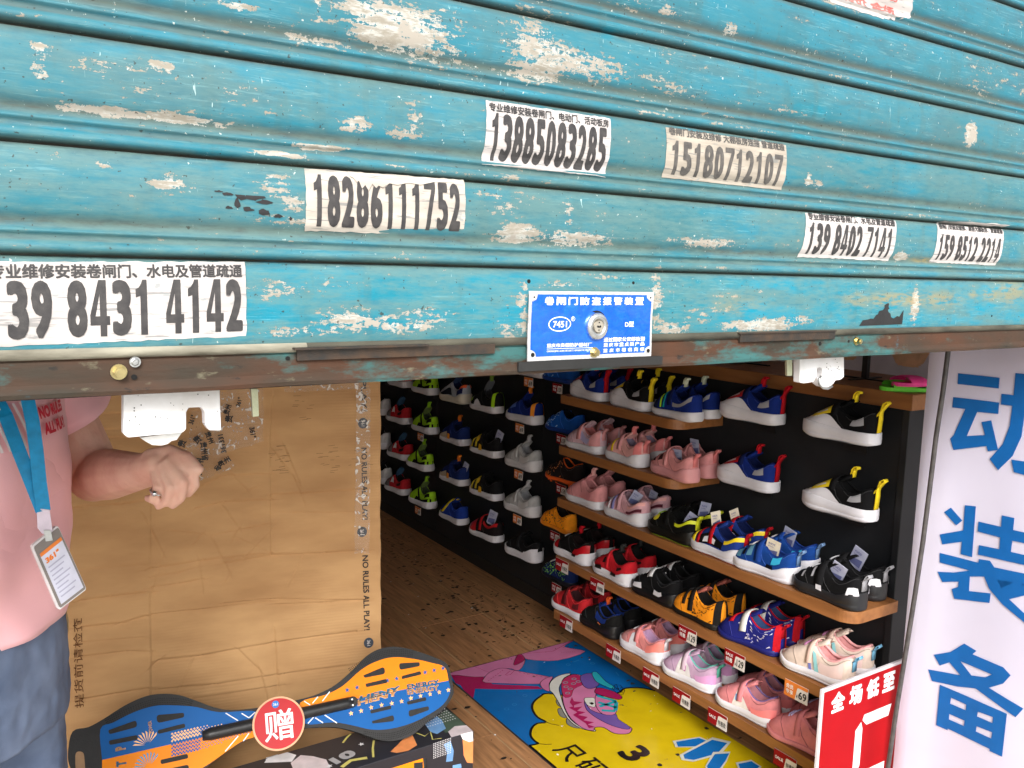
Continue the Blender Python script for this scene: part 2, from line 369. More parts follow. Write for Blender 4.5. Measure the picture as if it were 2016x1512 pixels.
    L.new(math_('SUBTRACT', math_('MULTIPLY', fine, .5), math_('MULTIPLY', peel, .6)), bp.inputs['Height']); L.new(bp.outputs[0], b.inputs['Normal'])
    return m
m_paint = paint_material()
sh = empty('rolling_shutter', ((XS0+XS1)/2, Y0, Z0), 'half-raised worn blue metal rolling shutter with peeling paint', 'shutter')
def slat(zt, prof, pitch, low):
    cols = np.concatenate([np.arange(XS0, -.15, .04), np.arange(-.15, 1.75, .006), np.arange(1.75, XS1+.001, .04)])
    ts = [p[0] for p in prof]
    tt = []
    for a, b in zip(ts, ts[1:]):
        k = max(1, int(round((b-a)/.06))); tt += [a+(b-a)*i/k for i in range(k)]
    tt.append(1.0)
    Xg, Tg = np.meshgrid(cols, np.array(tt)); Zg = zt-Tg*pitch
    Yg = np.zeros_like(Xg)
    D = np.array([interp(prof, t) for t in tt])
    q = np.zeros_like(Xg)
    for dx, dz, s_, a in DENTS: q += a*np.exp(-(((Xg-dx)/s_)**2+((Zg-dz)/(s_*.45))**2))
    Yg = Y0-D[:, None]+q
    nr, nc = Xg.shape
    me = bpy.data.meshes.new('slat'); idx = np.arange(nr*nc).reshape(nr, nc)
    F = np.stack([idx[:-1, :-1], idx[1:, :-1], idx[1:, 1:], idx[:-1, 1:]], -1).reshape(-1, 4)
    me.from_pydata(np.stack([Xg.ravel(), Yg.ravel(), Zg.ravel()], 1).tolist(), [], F.tolist())
    me.polygons.foreach_set('use_smooth', [True]*len(F))
    g = np.array([max(math.exp(-((t-.69)/.07)**2), .95*math.exp(-((t-.835)/.035)**2), 1.*math.exp(-((t-.0)/.06)**2), 1.*math.exp(-((t-.99)/.035)**2), .3) if not low else max(.9*math.exp(-((t-.0)/.06)**2), .5*math.exp(-((t-1)/.06)**2)) for t in tt])
    G = np.repeat(g[:, None], nc, 1)
    lowv = {0: .9, 1: .62, 2: .42}.get(low if isinstance(low, int) and low is not True else 0, .25)
    W = field(WEAR, Xg, Zg)
    if not low is True:
        e = np.array([.13*math.exp(-((t-.915)/.03)**2)+.07*math.exp(-((t-.775)/.012)**2)+.06*math.exp(-((t-.575)/.03)**2) for t in tt]); W = W+e[:, None]*(.55+.45*np.sin(Xg*7+zt*40)+.5*np.exp(-((Xg-.42)/.25)**2-((zt-1.50)/.06)**2))+.06*np.exp(-((Xg-.35)/.5)**2)*(.5+.5*np.sin(Xg*3+zt*11))
    Rr = field(RUST, Xg, Zg)
    for nm, A in (('groove', G), ('wear', W), ('rust', Rr), ('low', np.full_like(Xg, lowv)*(1 if low is True else 1))):
        a = me.attributes.new(nm, 'FLOAT', 'POINT'); a.data.foreach_set('value', A.ravel().astype(np.float32))
    return link('slat', me, m_paint, sh)
def mk():
    o = slat(Z1_, LOW, Z1_-Z0, True); a = o.data.attributes['low']; a.data.foreach_set('value', [.85]*len(a.data))
    for i in range(13):
        o = slat(Z1_+PITCH*(i+1), PROF, PITCH, False); a = o.data.attributes['low']
        a.data.foreach_set('value', [(.75, .6, .4, .25, .15)[min(i, 4)]]*len(a.data))
mk()
m_black_paint = mat('black_steel', (.02, .02, .02), .5)
MB().box((XS0, Y0+.012, Z1_+PITCH*13-.02), (XS1, Y0+.35, Z1_+PITCH*13+.3)).build('shutter_box', mat('shutter_box_paint', (.2, .22, .23), .6), sh)
# bottom bar
def bar_material():
    m = mat('rusty_bar', S(46, 40, 31), .75, nscale=22, bump=.6, bscale=150, col2=S(74, 44, 26), stretch=(.5, 1, 1.5), bdist=.001)
    n = m.node_tree.nodes; L = m.node_tree.links; b = n['Principled BSDF']; geo = n.new('ShaderNodeNewGeometry')
    src = b.inputs['Base Color'].links[0].from_socket
    mp2 = n.new('ShaderNodeMapping'); mp2.inputs['Scale'].default_value = (.45, 1, 1.2); L.new(geo.outputs['Position'], mp2.inputs[0])
    for sc_, lo, hi, col in ((14, .52, .62, S(44, 100, 100)), (9, .60, .68, S(30, 126, 150)), (55, .60, .68, S(100, 96, 78)), (90, .62, .67, S(26, 24, 22)), (6, .60, .75, S(110, 64, 36))):
        z = n.new('ShaderNodeTexNoise'); z.inputs['Scale'].default_value = sc_; z.inputs['Detail'].default_value = 9; z.inputs['Roughness'].default_value = .68; L.new(mp2.outputs[0], z.inputs['Vector'])
        r_ = n.new('ShaderNodeMapRange'); r_.inputs[1].default_value = lo; r_.inputs[2].default_value = hi; L.new(z.outputs[0], r_.inputs[0])
        x_ = n.new('ShaderNodeMix'); x_.data_type = 'RGBA'; ml = n.new('ShaderNodeMath'); ml.operation = 'MULTIPLY'; ml.inputs[1].default_value = .8; L.new(r_.outputs[0], ml.inputs[0]); L.new(ml.outputs[0], x_.inputs[0]); L.new(src, x_.inputs[6]); x_.inputs[7].default_value = (*col, 1); src = x_.outputs[2]
    L.new(src, b.inputs['Base Color']); return m
m_bar = bar_material()
bp_ = [(-.0035, 1.3085), (.0045, 1.3075), (.0062, 1.3045), (.0050, 1.3005), (.0032, 1.2992), (.0045, 1.2975), (.0050, 1.290), (.0052, 1.281), (.0085, 1.2762), (.0092, 1.2740), (.0085, 1.2705), (.004, 1.2695), (-.004, 1.2695), (-.03, 1.2695), (-.03, 1.300), (-.0035, 1.3085)]
cols = list(np.arange(XS0, -.15, .1))+list(np.arange(-.15, 1.75, .01))+list(np.arange(1.75, XS1+.01, .1))
def wob(x): return .0006*math.sin(x*23)+.0005*math.sin(x*57+1)
P = [[(x_, Y0-d+(wob(x_) if i not in (0, 15) else 0), z+(.0005*math.sin(x_*31) if i in (8, 9, 10) else 0)) for i, (d, z) in enumerate(bp_)] for x_ in cols]
bar = MB().grid(P).build('bottom_bar', m_bar, sh, smooth=False, label='rusty steel bar along the bottom of the shutter')
# pale weathered lip over the bar
P = [[(x_, Y0-d+wob(x_), z) for d, z in ((.0050, 1.3095), (.0074, 1.3072), (.0074, 1.3040), (.0060, 1.3012), (.0040, 1.3005))] for x_ in cols]
m_lip = mat('weathered_lip', S(150, 146, 130), .7, nscale=40, bump=.4, col2=S(84, 80, 68), stretch=(.4, 1, 1.5), bdist=.001)
k_ = [i for i, c_ in enumerate(cols) if c_ > .262][0]
MB().grid(P[:k_+1]).build('bar_lip', m_lip, sh, smooth=True)
MB().grid(P[k_:]).build('bar_lip', mat('dirty_lip', S(82, 80, 68), .75, nscale=40, bump=.5, col2=S(46, 44, 38), stretch=(.4, 1, 1.5), bdist=.001), sh, smooth=True)
m_bstrip = mat('dark_strip', S(40, 38, 36), .5, nscale=60, col2=S(70, 52, 38))
def ledge(x0, x1, z, out):
    MB().box((x0, Y0-.008-out, z-.0012), (x1, Y0-.004, z+.0006)).box((x0+.004, Y0-.009, z-.0115), (x1+.08 if x1 < .5 else x1, Y0-.0055, z-.0014)).build('ledge_plate', m_bstrip, sh)
ledge(.256, .392, 1.3050, .007); ledge(.836, 1.03, 1.3080, .003)
MB().box((.50, Y0-.0125, 1.2735), (.705, Y0-.0098, 1.2835)).build('backing_strip', m_black_paint, sh)
# holes
m_hole = mat('hole_black', (.006, .006, .006), .9, bump=0)
def hole(u, v, r):
    p = at_y(u, v, .7625); y = surf(p.x, p.z) if p.z > 1.3085 else Y0-.0055
    MB().cyl((p.x, y-.0004, p.z), (p.x, y+.004, p.z), r, 14).build('screw_hole', m_hole, sh)
for a in ((265, 743, .0023), (1044, 554, .0022), (1250, 557, .0018), (568, 706, .002), (1617, 677, .0026), (1673, 672, .0022), (1952, 548, .0015), (1955, 622, .0016)): hole(*a)
m_zinc = mat('yellow_zinc', (.62, .52, .26), .28, metal=1, nscale=80, bump=.1)
m_steel = mat('dull_steel', (.52, .53, .53), .38, metal=1, nscale=80)
def bolt(u, v, r, yb=.7625, tilt=0):
    p = at_y(u, v, yb-.004); mb = MB(); y = yb
    mb.cyl((p.x, y, p.z), (p.x, y-.0016, p.z), r*1.35, 20)
    mb.cyl((p.x, y-.0016, p.z), (p.x, y-.0026, p.z), r*1.12, 20)
    mb.cyl((p.x, y-.0026, p.z), (p.x, y-.0080, p.z), r*.92, 6); mb.cyl((p.x, y-.0080, p.z), (p.x, y-.0088, p.z), r*.6, 12)
    mb.build('hex_bolt', m_zinc, sh)
bolt(235, 733, .0048, .7648); bolt(1690, 672, .0044, .7648); 
def rivet(x_, y, z, r, m=None, name='rivet'):
    MB().cyl((x_, y, z), (x_, y-.0012, z), r, 16).cyl((x_, y-.0012, z), (x_, y-.002, z), r*.75, 16, r2=r*.5).build(name, m or m_steel, sh, smooth=False)
p = at_y(265, 712, .765); rivet(p.x, .7635, p.z, .0045)
# torn black remnants of glued film
m_film = mat('black_film', (.018, .018, .02), .55)
film = at_y
def zcuts(z0, z1, n=14): return [z0+(z1-z0)*i/n for i in range(1, n)]
def onshut(off): return lambda x_, z: Vector((x_, surf(x_, z)-off, z))
tp = [(1.088, 1.3135), (1.094, 1.3215), (1.106, 1.3225), (1.112, 1.324), (1.119, 1.3235), (1.124, 1.329), (1.128, 1.330), (1.130, 1.3345), (1.139, 1.336), (1.143, 1.3395), (1.142, 1.343), (1.150, 1.3465), (1.153, 1.345), (1.152, 1.341), (1.155, 1.338), (1.151, 1.3365), (1.153, 1.333), (1.158, 1.331), (1.161, 1.3255), (1.167, 1.3235), (1.176, 1.327), (1.181, 1.326), (1.186, 1.3315), (1.190, 1.336), (1.191, 1.3145)]
o = decal('torn_film', polyshape(tp), onshut(.0006), m_film, None, cuts_y=zcuts(1.313, 1.346, 6)); tagp(o, 'torn black film remnant glued low on the shutter near the right', 'film remnant', 'torn black film remnants')
sp_ = []
for cx, cz, rx, rz in ((.200, 1.4385, .006, .0015), (.193, 1.4405, .004, .001), (.212, 1.437, .006, .0025), (.222, 1.4375, .011, .002), (.232, 1.434, .007, .0016), (.209, 1.431, .003, .005), (.218, 1.427, .006, .0022), (.232, 1.4255, .006, .003), (.244, 1.4225, .005, .0018), (.202, 1.4275, .004, .0014), (.256, 1.421, .0015, .002)):
    k = random.randint(8, 11); sp_.append(polyshape([(cx+math.cos(i*6.283/k)*rx*random.uniform(.5, 1.25), cz+math.sin(i*6.283/k)*rz*random.uniform(.5, 1.3)) for i in range(k)]))
o = decal('torn_film', joinsh(*sp_), onshut(.0006), m_film, None); tagp(o, 'spots of torn black film left of the sticker numbered 18286111752', 'film remnant', 'torn black film remnants')

# ---------------------------------------------------------------- stickers
def paper(name, c, c2):
    m = mat(name, c, .7, nscale=45, bump=.3, bscale=300, col2=c2, stretch=(.3, 1, 1.8), bdist=.0008)
    n = m.node_tree.nodes; L = m.node_tree.links; b = n['Principled BSDF']; geo = n.new('ShaderNodeNewGeometry'); src = b.inputs['Base Color'].links[0].from_socket
    for sc_, st, lo, hi, f_, col in ((260, (.12, 1, 1.5), .60, .64, .7, (.16, .17, .17)), (120, (.5, 1, 1), .66, .70, .6, (.20, .24, .25)), (9, (1, 1, 1), .52, .70, .35, tuple(x*.6 for x in c))):
        mp = n.new('ShaderNodeMapping'); mp.inputs['Scale'].default_value = st; L.new(geo.outputs['Position'], mp.inputs[0]); z = n.new('ShaderNodeTexNoise'); z.inputs['Scale'].default_value = sc_; z.inputs['Detail'].default_value = 5; L.new(mp.outputs[0], z.inputs['Vector'])
        r_ = n.new('ShaderNodeMapRange'); r_.inputs[1].default_value = lo; r_.inputs[2].default_value = hi; r_.inputs[4].default_value = f_; L.new(z.outputs[0], r_.inputs[0]); x_ = n.new('ShaderNodeMix'); x_.data_type = 'RGBA'; L.new(r_.outputs[0], x_.inputs[0]); L.new(src, x_.inputs[6]); x_.inputs[7].default_value = (*col, 1); src = x_.outputs[2]
    L.new(src, b.inputs['Base Color']); return m
m_pw = paper('sticker_paper', (.53, .49, .475), (.41, .375, .36)); m_pt = paper('sticker_paper_old', (.40, .355, .30), (.27, .235, .19)); m_pg = paper('sticker_paper_aged', (.50, .455, .40), (.33, .29, .25))
m_ink = mat('black_ink', (.030, .028, .030), .6, bump=.1, nscale=120, col2=(.06, .056, .055)); m_ink2 = mat('faded_ink', (.060, .056, .054), .6, bump=.1, nscale=120, col2=(.12, .11, .10))
ONE = polyshape([(.40, 0), (1, 0), (1, 1), (.62, 1), (.50, .93), (.28, .86), (0, .83), (0, .68), (.40, .71)])
FOUR = polyshape([(.50, 0), (.84, 0), (.84, .20), (1, .20), (1, .36), (.84, .36), (.84, 1), (.46, 1), (0, .38), (0, .20), (.50, .20)], [[(.50, .36), (.26, .36), (.50, .76)]])
SEVEN = polyshape([(0, 1), (1, 1), (1, .86), (.78, .55), (.64, .28), (.56, 0), (.20, 0), (.30, .34), (.46, .62), (.64, .84), (0, .84)])
def sticker(x0, x1, z0, z1, num, head, label, pm, ink=None, zt0=0, zt1=0, shift=0, lean=0, numpad=.03, hb=.028, ragged=.0006, zh=None, nb=.035, digits_h=.72, headw=(0.02, .98), hh=.15, cut_head=False):
    """paper rectangle [x0,x1]x[z0,z1]; lean shifts the lower edge left as the paper follows the slat"""
    W = x1-x0; H = z1-z0; root = empty('phone_number_sticker', (x0+W/2, surf(x0+W/2, (z0+z1)/2), z0), label, 'sticker', 'phone number stickers on the shutter')
    def fn(off):
        def f(x_, z):
            t = (z-z0)/H; xx = x_+lean*(t-1)*(1 if t > .35 else 1+(.35-t)*1.2)
            return Vector((xx, surf(xx, z)-off, z+(zt0*(1-(x_-x0)/W)+zt1*((x_-x0)/W))*1.0))
        return f
    pts = jag((x0, z0), (x1, z0), 30, ragged)+jag((x1, z0), (x1, z1), 12, ragged*.7)+jag((x1, z1), (x0, z1), 30, ragged)+jag((x0, z1), (x0, z0), 12, ragged*.7)
    cy = zcuts(z0, z1, 16); cxs = [x0+W*i/6 for i in range(1, 6)]
    decal('paper', polyshape(pts), fn(.0007), pm, root, cxs, cy)
    shs = []
    groups = num.split(' ')
    # lay digits by hand to get the condensed bold face
    tot = sum(len(g) for g in groups)+(len(groups)-1)*.5; cw = W*(1-2*numpad)/tot; cx = x0+W*numpad; H0 = z0+H*.075; Hd = H*digits_h
    for gi, g in enumerate(groups):
        for ch in g:
            t = {'1': ONE, '4': FOUR, '7': SEVEN}[ch] if ch in '147' else text2d(ch, nb, .062); ww = cw*.88
            if ch == '1': shs.append(fit(t, cx+cw*.16, H0, ww*.60, Hd))
            else: shs.append(fit(t, cx+cw*.07, H0, ww, Hd))
            cx += cw
        cx += cw*.5
    decal('number', joinsh(*shs), fn(.0011), ink or m_ink, root, (), cy)
    if head:
        t = text2d(head, hb); decal('small_text', fit(t, x0+W*headw[0], z1-H*(hh+.03) if not cut_head else z1-H*hh*.86, W*(headw[1]-headw[0]), H*hh), fn(.0011), ink or m_ink, root, (), cy)
    return root
sticker(.0133, .2155, 1.3120, 1.3770, '139 8431 4142', '专业维修安装卷闸门、水电及管道疏通', 'large white sticker numbered 139 8431 4142 on the lowest slat at the left', m_pw, hh=.175, headw=(.045, .985), digits_h=.70, zt1=.0045, numpad=.012)
sticker(.270, .4345, 1.4110, 1.4665, '18286111752', None, 'old yellowed sticker numbered 18286111752 with its top torn off', m_pg, ink=m_ink, digits_h=.84, zt1=.0025)
tb = [(.3105, 1.4672), (.3125, 1.4625), (.316, 1.4615), (.3185, 1.4575), (.321, 1.4590), (.3235, 1.4520), (.327, 1.4555), (.330, 1.4505), (.334, 1.4570), (.338, 1.4535), (.3405, 1.4560), (.345, 1.4545), (.352, 1.4590), (.360, 1.4580), (.372, 1.4610), (.385, 1.4600), (.400, 1.4640), (.418, 1.4650), (.434, 1.4665), (.434, 1.4690), (.37, 1.4680)]
st2 = [o for o in C.objects if o.name.startswith('phone_number_sticker')][-1]
decal('torn_strip', polyshape(tb), lambda x_, z: Vector((x_, surf(x_, z)-.0020, z)), m_pg, st2, (), zcuts(1.45, 1.469, 8))
sticker(.4575, .6180, 1.4855, 1.5490, '13885083285', '专业维修安装卷闸门、电动门、活动板房', 'white sticker numbered 13885083285 above the old torn sticker', m_pw, hh=.14, digits_h=.74, lean=.002)
sticker(.700, .908, 1.4920, 1.5485, '15180712107', '卷闸门安装及维修 大棚板房连搭 管道疏通', 'yellowed sticker numbered 15180712107 on the third slat', m_pt, ink=m_ink2, hh=.17, digits_h=.68, nb=.03, ragged=.0003, cut_head=True)
sticker(.956, 1.157, 1.4075, 1.4655, '139 8402 7141', '专业维修安装卷闸门、水电及管道疏通', 'white sticker numbered 139 8402 7141 on the second slat', m_pw, hh=.18, digits_h=.72, lean=.006, cut_head=True)
sticker(1.262, 1.451, 1.4080, 1.4665, '159 8512 2214', '卷闸门安装及维修、建搭大棚板房、管道疏通', 'small white sticker numbered 159 8512 2214, rightmost on the shutter', m_pw, hh=.15, digits_h=.66, lean=.008, cut_head=True)
st6 = [o for o in C.objects if o.name.startswith('phone_number_sticker')][-1]
decal('curled_strip', polyshape(jag((1.265, 1.4675), (1.46, 1.4705), 16, .0008)+jag((1.462, 1.4745), (1.262, 1.4715), 14, .001)), lambda x_, z: Vector((x_, surf(x_, z)-.0022, z)), m_pw, st6, (), (1.469, 1.471, 1.473))
root = empty('torn_paper_notice', (1.05, Y0-.006, 1.735), 'torn white paper with faded red print at the top edge', 'paper notice')
tp = jag((.978, 1.7365), (1.085, 1.7330), 16, .0012)+jag((1.085, 1.7330), (1.155, 1.7480), 26, .0028)+jag((1.155, 1.7480), (1.14, 1.80), 16, .0015)+jag((1.14, 1.80), (.965, 1.80), 10, .001)
cy = zcuts(1.73, 1.80, 40)
decal('paper', polyshape(tp), onshut(.0007), m_pw, root, [.96+.02*i for i in range(9)], cy)
red = mat('faded_red_ink', (.62, .16, .14), .6)
decal('red_print', joinsh(*[fit(text2d('特价 全场', .03), 1.0, 1.7435+.016*i, .115, .010) for i in range(3)]), onshut(.0011), red, root, (), cy)
# ---------------------------------------------------------------- alarm lock plate
lp = MB()
fx = lambda x_, z: Vector((x_, .7588+.0006*math.sin(x_*60)+.0005*math.sin(z*90+x_*30), z))
m_alu = mat('brushed_alu', (.80, .80, .81), .35, metal=.6, nscale=200, bump=.1)
m_blue = mat('plate_blue', S(8, 92, 205), .18, metal=.35, nscale=18, var=.15, bump=.5, bscale=9, bdist=.006, spec=.8, coat=.6, stretch=(6, 6, 6), col2=S(10, 110, 225))
px0, px1, pz0, pz1 = .5115, .6870, 1.2840, 1.3590
nx, nz_ = 30, 12
def plate_patch(x0, x1, z0, z1, off):
    return [[fx(x0+(x1-x0)*i/nx, z0+(z1-z0)*j/nz_)-Vector((0, off, 0)) for j in range(nz_+1)] for i in range(nx+1)]
PL = bpy.data.objects.new('lock_plate', MB().grid(plate_patch(px0, px1, pz0, pz1, 0)).grid(plate_patch(px0, px1, pz0, pz1, -.0012)).mesh('lock_plate', True)); C.objects.link(PL)
PL.data.materials.append(m_alu); PL.data.transform(parent_matrix(sh).inverted()); PL.parent = sh; PL['label'] = 'blue and silver alarm lock plate screwed over the bottom bar'
bx0, bx1, bz0, bz1 = px0+.0035, px1-.003, pz0+.0045, pz1-.0035
r_ = .0075
pts = []
for cx, cz, a0 in ((bx0, bz0, 90), (bx1, bz0, 180), (bx1, bz1, 270), (bx0, bz1, 0)):
    for k in range(7): a = R(a0-90*k/6); pts.append((cx+r_*math.cos(a), cz+r_*math.sin(a)))
cxs = [bx0+(bx1-bx0)*i/24 for i in range(1, 24)]; czs = [bz0+(bz1-bz0)*i/10 for i in range(1, 10)]
decal('blue_field', polyshape(pts), lambda x_, z: fx(x_, z)-Vector((0, .0003, 0)), m_blue, PL, cxs, czs)
m_wp = mat('white_print', (.82, .84, .86), .4, bump=0)
W_, H_ = px1-px0, pz1-pz0
def pt(s, a, b, w_, h_, bold=.03): return fit(text2d(s, bold), px0+a*W_, pz0+b*H_, w_*W_, h_*H_)
def spaced(s, a, b, w_, h_, cw, bold=.04):
    n_ = len(s); return joinsh(*[pt(ch, a+(w_-cw)*i/(n_-1), b, cw, h_, bold) for i, ch in enumerate(s)])
decal('lettering', joinsh(spaced('卷闸门防盗报警装置', .115, .80, .80, .12, .072), pt('7451', .185, .475, .105, .095, .02), pt('D型', .765, .465, .075, .085, .015), pt('重庆市奥德防护器材厂', .145, .185, .345, .06, .02), pt('CHONGQING AODE SECURITY APPARATUS FACTORY', .145, .115, .36, .03, .01),
      spaced('通过国家公安部检测', .585, .245, .35, .065, .036, .03), spaced('重庆市重点新产品', .585, .17, .35, .06, .036, .03), spaced('重庆市著名商标', .585, .085, .35, .06, .036, .03),
      ringshape(px0+.235*W_, pz0+.525*H_, .0150, .0082, .0011), ringshape(px0+.335*W_, pz0+.60*H_, .0026, .0026, .0005), pt('R', .327, .585, .014, .035, .02), polyshape([(px0+.145*W_, pz0+.163*H_), (px0+.5*W_, pz0+.163*H_), (px0+.5*W_, pz0+.170*H_), (px0+.145*W_, pz0+.170*H_)])),
      lambda x_, z: fx(x_, z)-Vector((0, .0006, 0)), m_wp, PL, cxs, czs)
lx, lz = px0+.525*W_-.001, pz0+.50*H_
ys = .7583
def ring_mesh(r0, r1, y0, y1, n=40, sx=1.0, cx=lx, cz=lz):
    P = []
    for rr, yy in ((r0, y0), (r1, y0), (r1, y1), (r0, y1), (r0, y0)): P.append([(cx+rr*sx*math.cos(2*math.pi*i/n), yy, cz+rr*math.sin(2*math.pi*i/n)) for i in range(n)])
    return MB().grid(P, close=True)
ring_mesh(.0001, .0165, ys-.0002, ys-.0004, sx=.95).build('lock_recess', m_hole, PL)
m_chrome = mat('chrome', (.72, .73, .74), .2, metal=1, nscale=200, bump=.05)
P = []
for rr, yy in ((.0152, ys), (.0152, ys-.004), (.0140, ys-.0062), (.0105, ys-.0070), (.0080, ys-.0062), (.0078, ys-.004), (.0001, ys-.004)): P.append([(lx-.0005+rr*.95*math.cos(2*math.pi*i/48), yy, lz-.001+rr*math.sin(2*math.pi*i/48)) for i in range(48)])
MB().grid(P, close=True).build('lock_cylinder', m_chrome, PL, smooth=True)
MB().cyl((lx-.0005, ys-.004, lz-.001), (lx-.0005, ys-.0066, lz-.001), .0066, 32).build('lock_core', mat('lock_core', (.68, .62, .52), .35, metal=.8), PL)
kh = [(-.0030, -.0002), (-.0024, .0010), (-.0012, .0012), (-.0006, .0004), (.0006, .0004), (.0012, .0014), (.0026, .0010), (.0030, -.0006), (.0016, -.0016), (0, -.0012), (-.0016, -.0014)]
mb = MB(); mb.prism([(lx-.0005+a, ys-.00665, lz-.001+b) for a, b in kh], (0, -.0002, 0)); mb.cyl((lx-.0005, ys-.0066, lz+.0035), (lx-.0005, ys-.0069, lz+.0035), .0008, 10).cyl((lx-.0005, ys-.0066, lz-.0050), (lx-.0005, ys-.0069, lz-.0050), .0008, 10)
mb.build('keyhole', m_hole, PL)
for i, (cx, cz) in enumerate(((px0+.006, pz1-.0065), (px1-.0055, pz1-.0065), (px0+.0060, pz0+.0068), (px1-.0055, pz0+.0065))):
    MB().cyl((cx, .7586, cz), (cx, .7574, cz), .0036, 20).build('rivet', m_alu, PL)
    MB().cyl((cx, .7574, cz), (cx, .7571, cz), .0010 if i < 2 else .0024, 14).build('rivet_hole', m_hole, PL)
mb = MB(); cx, cz = px0+.512*W_, pz0+.075*H_+.0015
mb.cyl((cx, .7585, cz), (cx, .7568, cz), .0060, 20); mb.cyl((cx, .7568, cz), (cx, .7520, cz), .0044, 6); mb.cyl((cx, .7520, cz), (cx, .7514, cz), .0028, 12)
mb.build('hex_bolt', m_zinc, PL)
# ---------------------------------------------------------------- latches hanging under the bar
m_white = mat('dirty_white_plastic', (.78, .78, .80), .5, nscale=22, bump=.1, col2=(.62, .60, .58))
yl = .795
def pxp(pts, y): return [at_y(u, v, y) for u, v in pts]
LA = [(243, 765), (433, 765), (436, 848), (412, 848), (404, 836), (403, 812), (396, 802), (372, 803), (367, 812), (367, 845), (360, 852), (340, 854), (252, 862), (243, 855)]
o = MB().prism(pxp(LA, yl), (0, .012, 0)).build('latch_cover', m_white, sh, bevel=.0012, label='white plastic latch cover with a notch, hanging at the left')
LB = [(276, 862), (340, 853), (358, 852), (348, 866), (338, 868), (330, 874), (318, 877), (300, 876), (288, 870)]
MB().prism(pxp(LB, yl+.014), (0, .006, 0)).build('foam_piece', mat('white_foam', (.86, .86, .85), .8, bump=.5, bscale=120), sh)
RB = [(1575, 700), (1662, 698), (1662, 742), (1656, 747), (1645, 749), (1641, 756), (1630, 763), (1620, 762), (1612, 756), (1609, 742), (1617, 741), (1619, 736), (1619, 726), (1614, 723), (1609, 726), (1609, 738), (1602, 752), (1583, 755), (1575, 753)]
MB().prism(pxp(RB, yl), (0, .012, 0)).build('latch_cover', m_white, sh, bevel=.001, label='white plastic latch cover with a keyhole notch, hanging at the right')
P0 = [at_y(u, v, yl-.001) for u, v in ((1614, 740), (1610, 748), (1611, 757), (1618, 764), (1628, 765), (1636, 760))]
MB().tube([p-Vector((0, .002, 0)) for p in P0], .0016, 8).build('latch_hook', m_steel, sh, smooth=True)
mb = MB()
for k in range(16): 
    p = at_y(random.uniform(1625, 1655), random.uniform(705, 745), yl-.0006); mb.cyl((p.x, p.y, p.z), (p.x, p.y+.0006, p.z), random.uniform(.0003, .0008), 6)
for k in range(26):
    p = at_y(random.uniform(250, 430), random.uniform(775, 850), yl-.0006); mb.cyl((p.x, p.y, p.z), (p.x, p.y+.0006, p.z), random.uniform(.0002, .0006), 6)
o = mb.build('dirt_speck', m_hole, sh); o['kind'] = 'stuff'
m_rod = mat('zinc_bar', (.50, .52, .36), .4, metal=.7, nscale=60)
for q in (((494, 765), (508, 765), (510, 820), (498, 821)), ((1549, 702), (1560, 702), (1560, 740), (1550, 740))):
    MB().prism(pxp(q, .80), (0, .004, 0)).build('latch_rod', m_rod, sh, bevel=.0005)
# ---------------------------------------------------------------- display cabinet wall with shelves
m_cab = mat('black_laminate', (.011, .012, .014), .5, nscale=9, bump=.05, spec=.3, col2=(.018, .019, .021))
m_oak = mat('brown_laminate', S(146, 96, 54), .45, nscale=6, bump=.04, col2=S(124, 78, 42), stretch=(8, .8, 8))
YN, YF = 1.235, 6.39
cb = empty('display_cabinet', (2.17, 3.8, 0), 'long black shoe display wall with a brown top ledge', 'display wall')
MB().box((XW, YN+.02, 0), (2.34, YF, 1.058)).build('back_panel', m_cab, cb)
MB().box((XW-.012, YN, 0), (2.34, YN+.02, 1.058)).build('end_panel', m_cab, cb, bevel=.002)
MB().box((XW-.004, YN+.0205, .0), (XW-.0002, YF, .055)).build('plinth', mat('plinth', (.012, .012, .012), .5), cb)
MB().box((XW-.02, YN-.01, 1.0585), (2.345, YF, 1.100)).build('top_ledge', m_oak, cb, bevel=.003)
mb = MB()
for k in range(5):
    y0 = 2.83+k*.93; mb.box((XW-.0012, y0, .056), (XW-.0002, y0+.003, 1.058))
mb.build('panel_joint', m_black_paint, cb)
SH = [('top', .915, 1.862), ('second', .730, 1.862), ('third', .538, 1.222), ('fourth', .320, 1.222), ('lowest', .113, 1.222)]
def shelf(nm, zb, yn, yf=2.457, xf=1.80, th=.030):
    r = .045; pts = [(XW-.0005, yn), (XW-.0005, yf), (xf+.008, yf), (xf, yf-.008)]
    for k in range(9): a = R(180+90*k/8); pts.append((xf+r+r*math.cos(a), yn+r+r*math.sin(a)))
    if yn < 1.5: pts = [(XW-.0135, yn), (XW-.0135, YN-.0015), (XW-.0135, YN+.0201), (XW-.0005, YN+.0202)][0:1]+[(XW-.0135, YN+.021), (XW-.0005, YN+.022)]+pts[1:]
    o = MB().prism([(a, b, zb) for a, b in pts], (0, 0, th)).build('shelf', m_oak, None, bevel=.0015)
    return tagp(o, {'top': 'topmost short brown shelf with three pairs of shoes', 'second': 'short brown shelf with three pairs of pink shoes', 'third': 'long brown shelf ending in a rounded corner under black sneakers', 'fourth': 'long brown shelf with orange and blue shoes, second from the floor', 'lowest': 'lowest brown shelf holding pink sneakers near the floor'}[nm], 'shelf', 'brown shelves on the display wall')
for a in SH: shelf(*a)

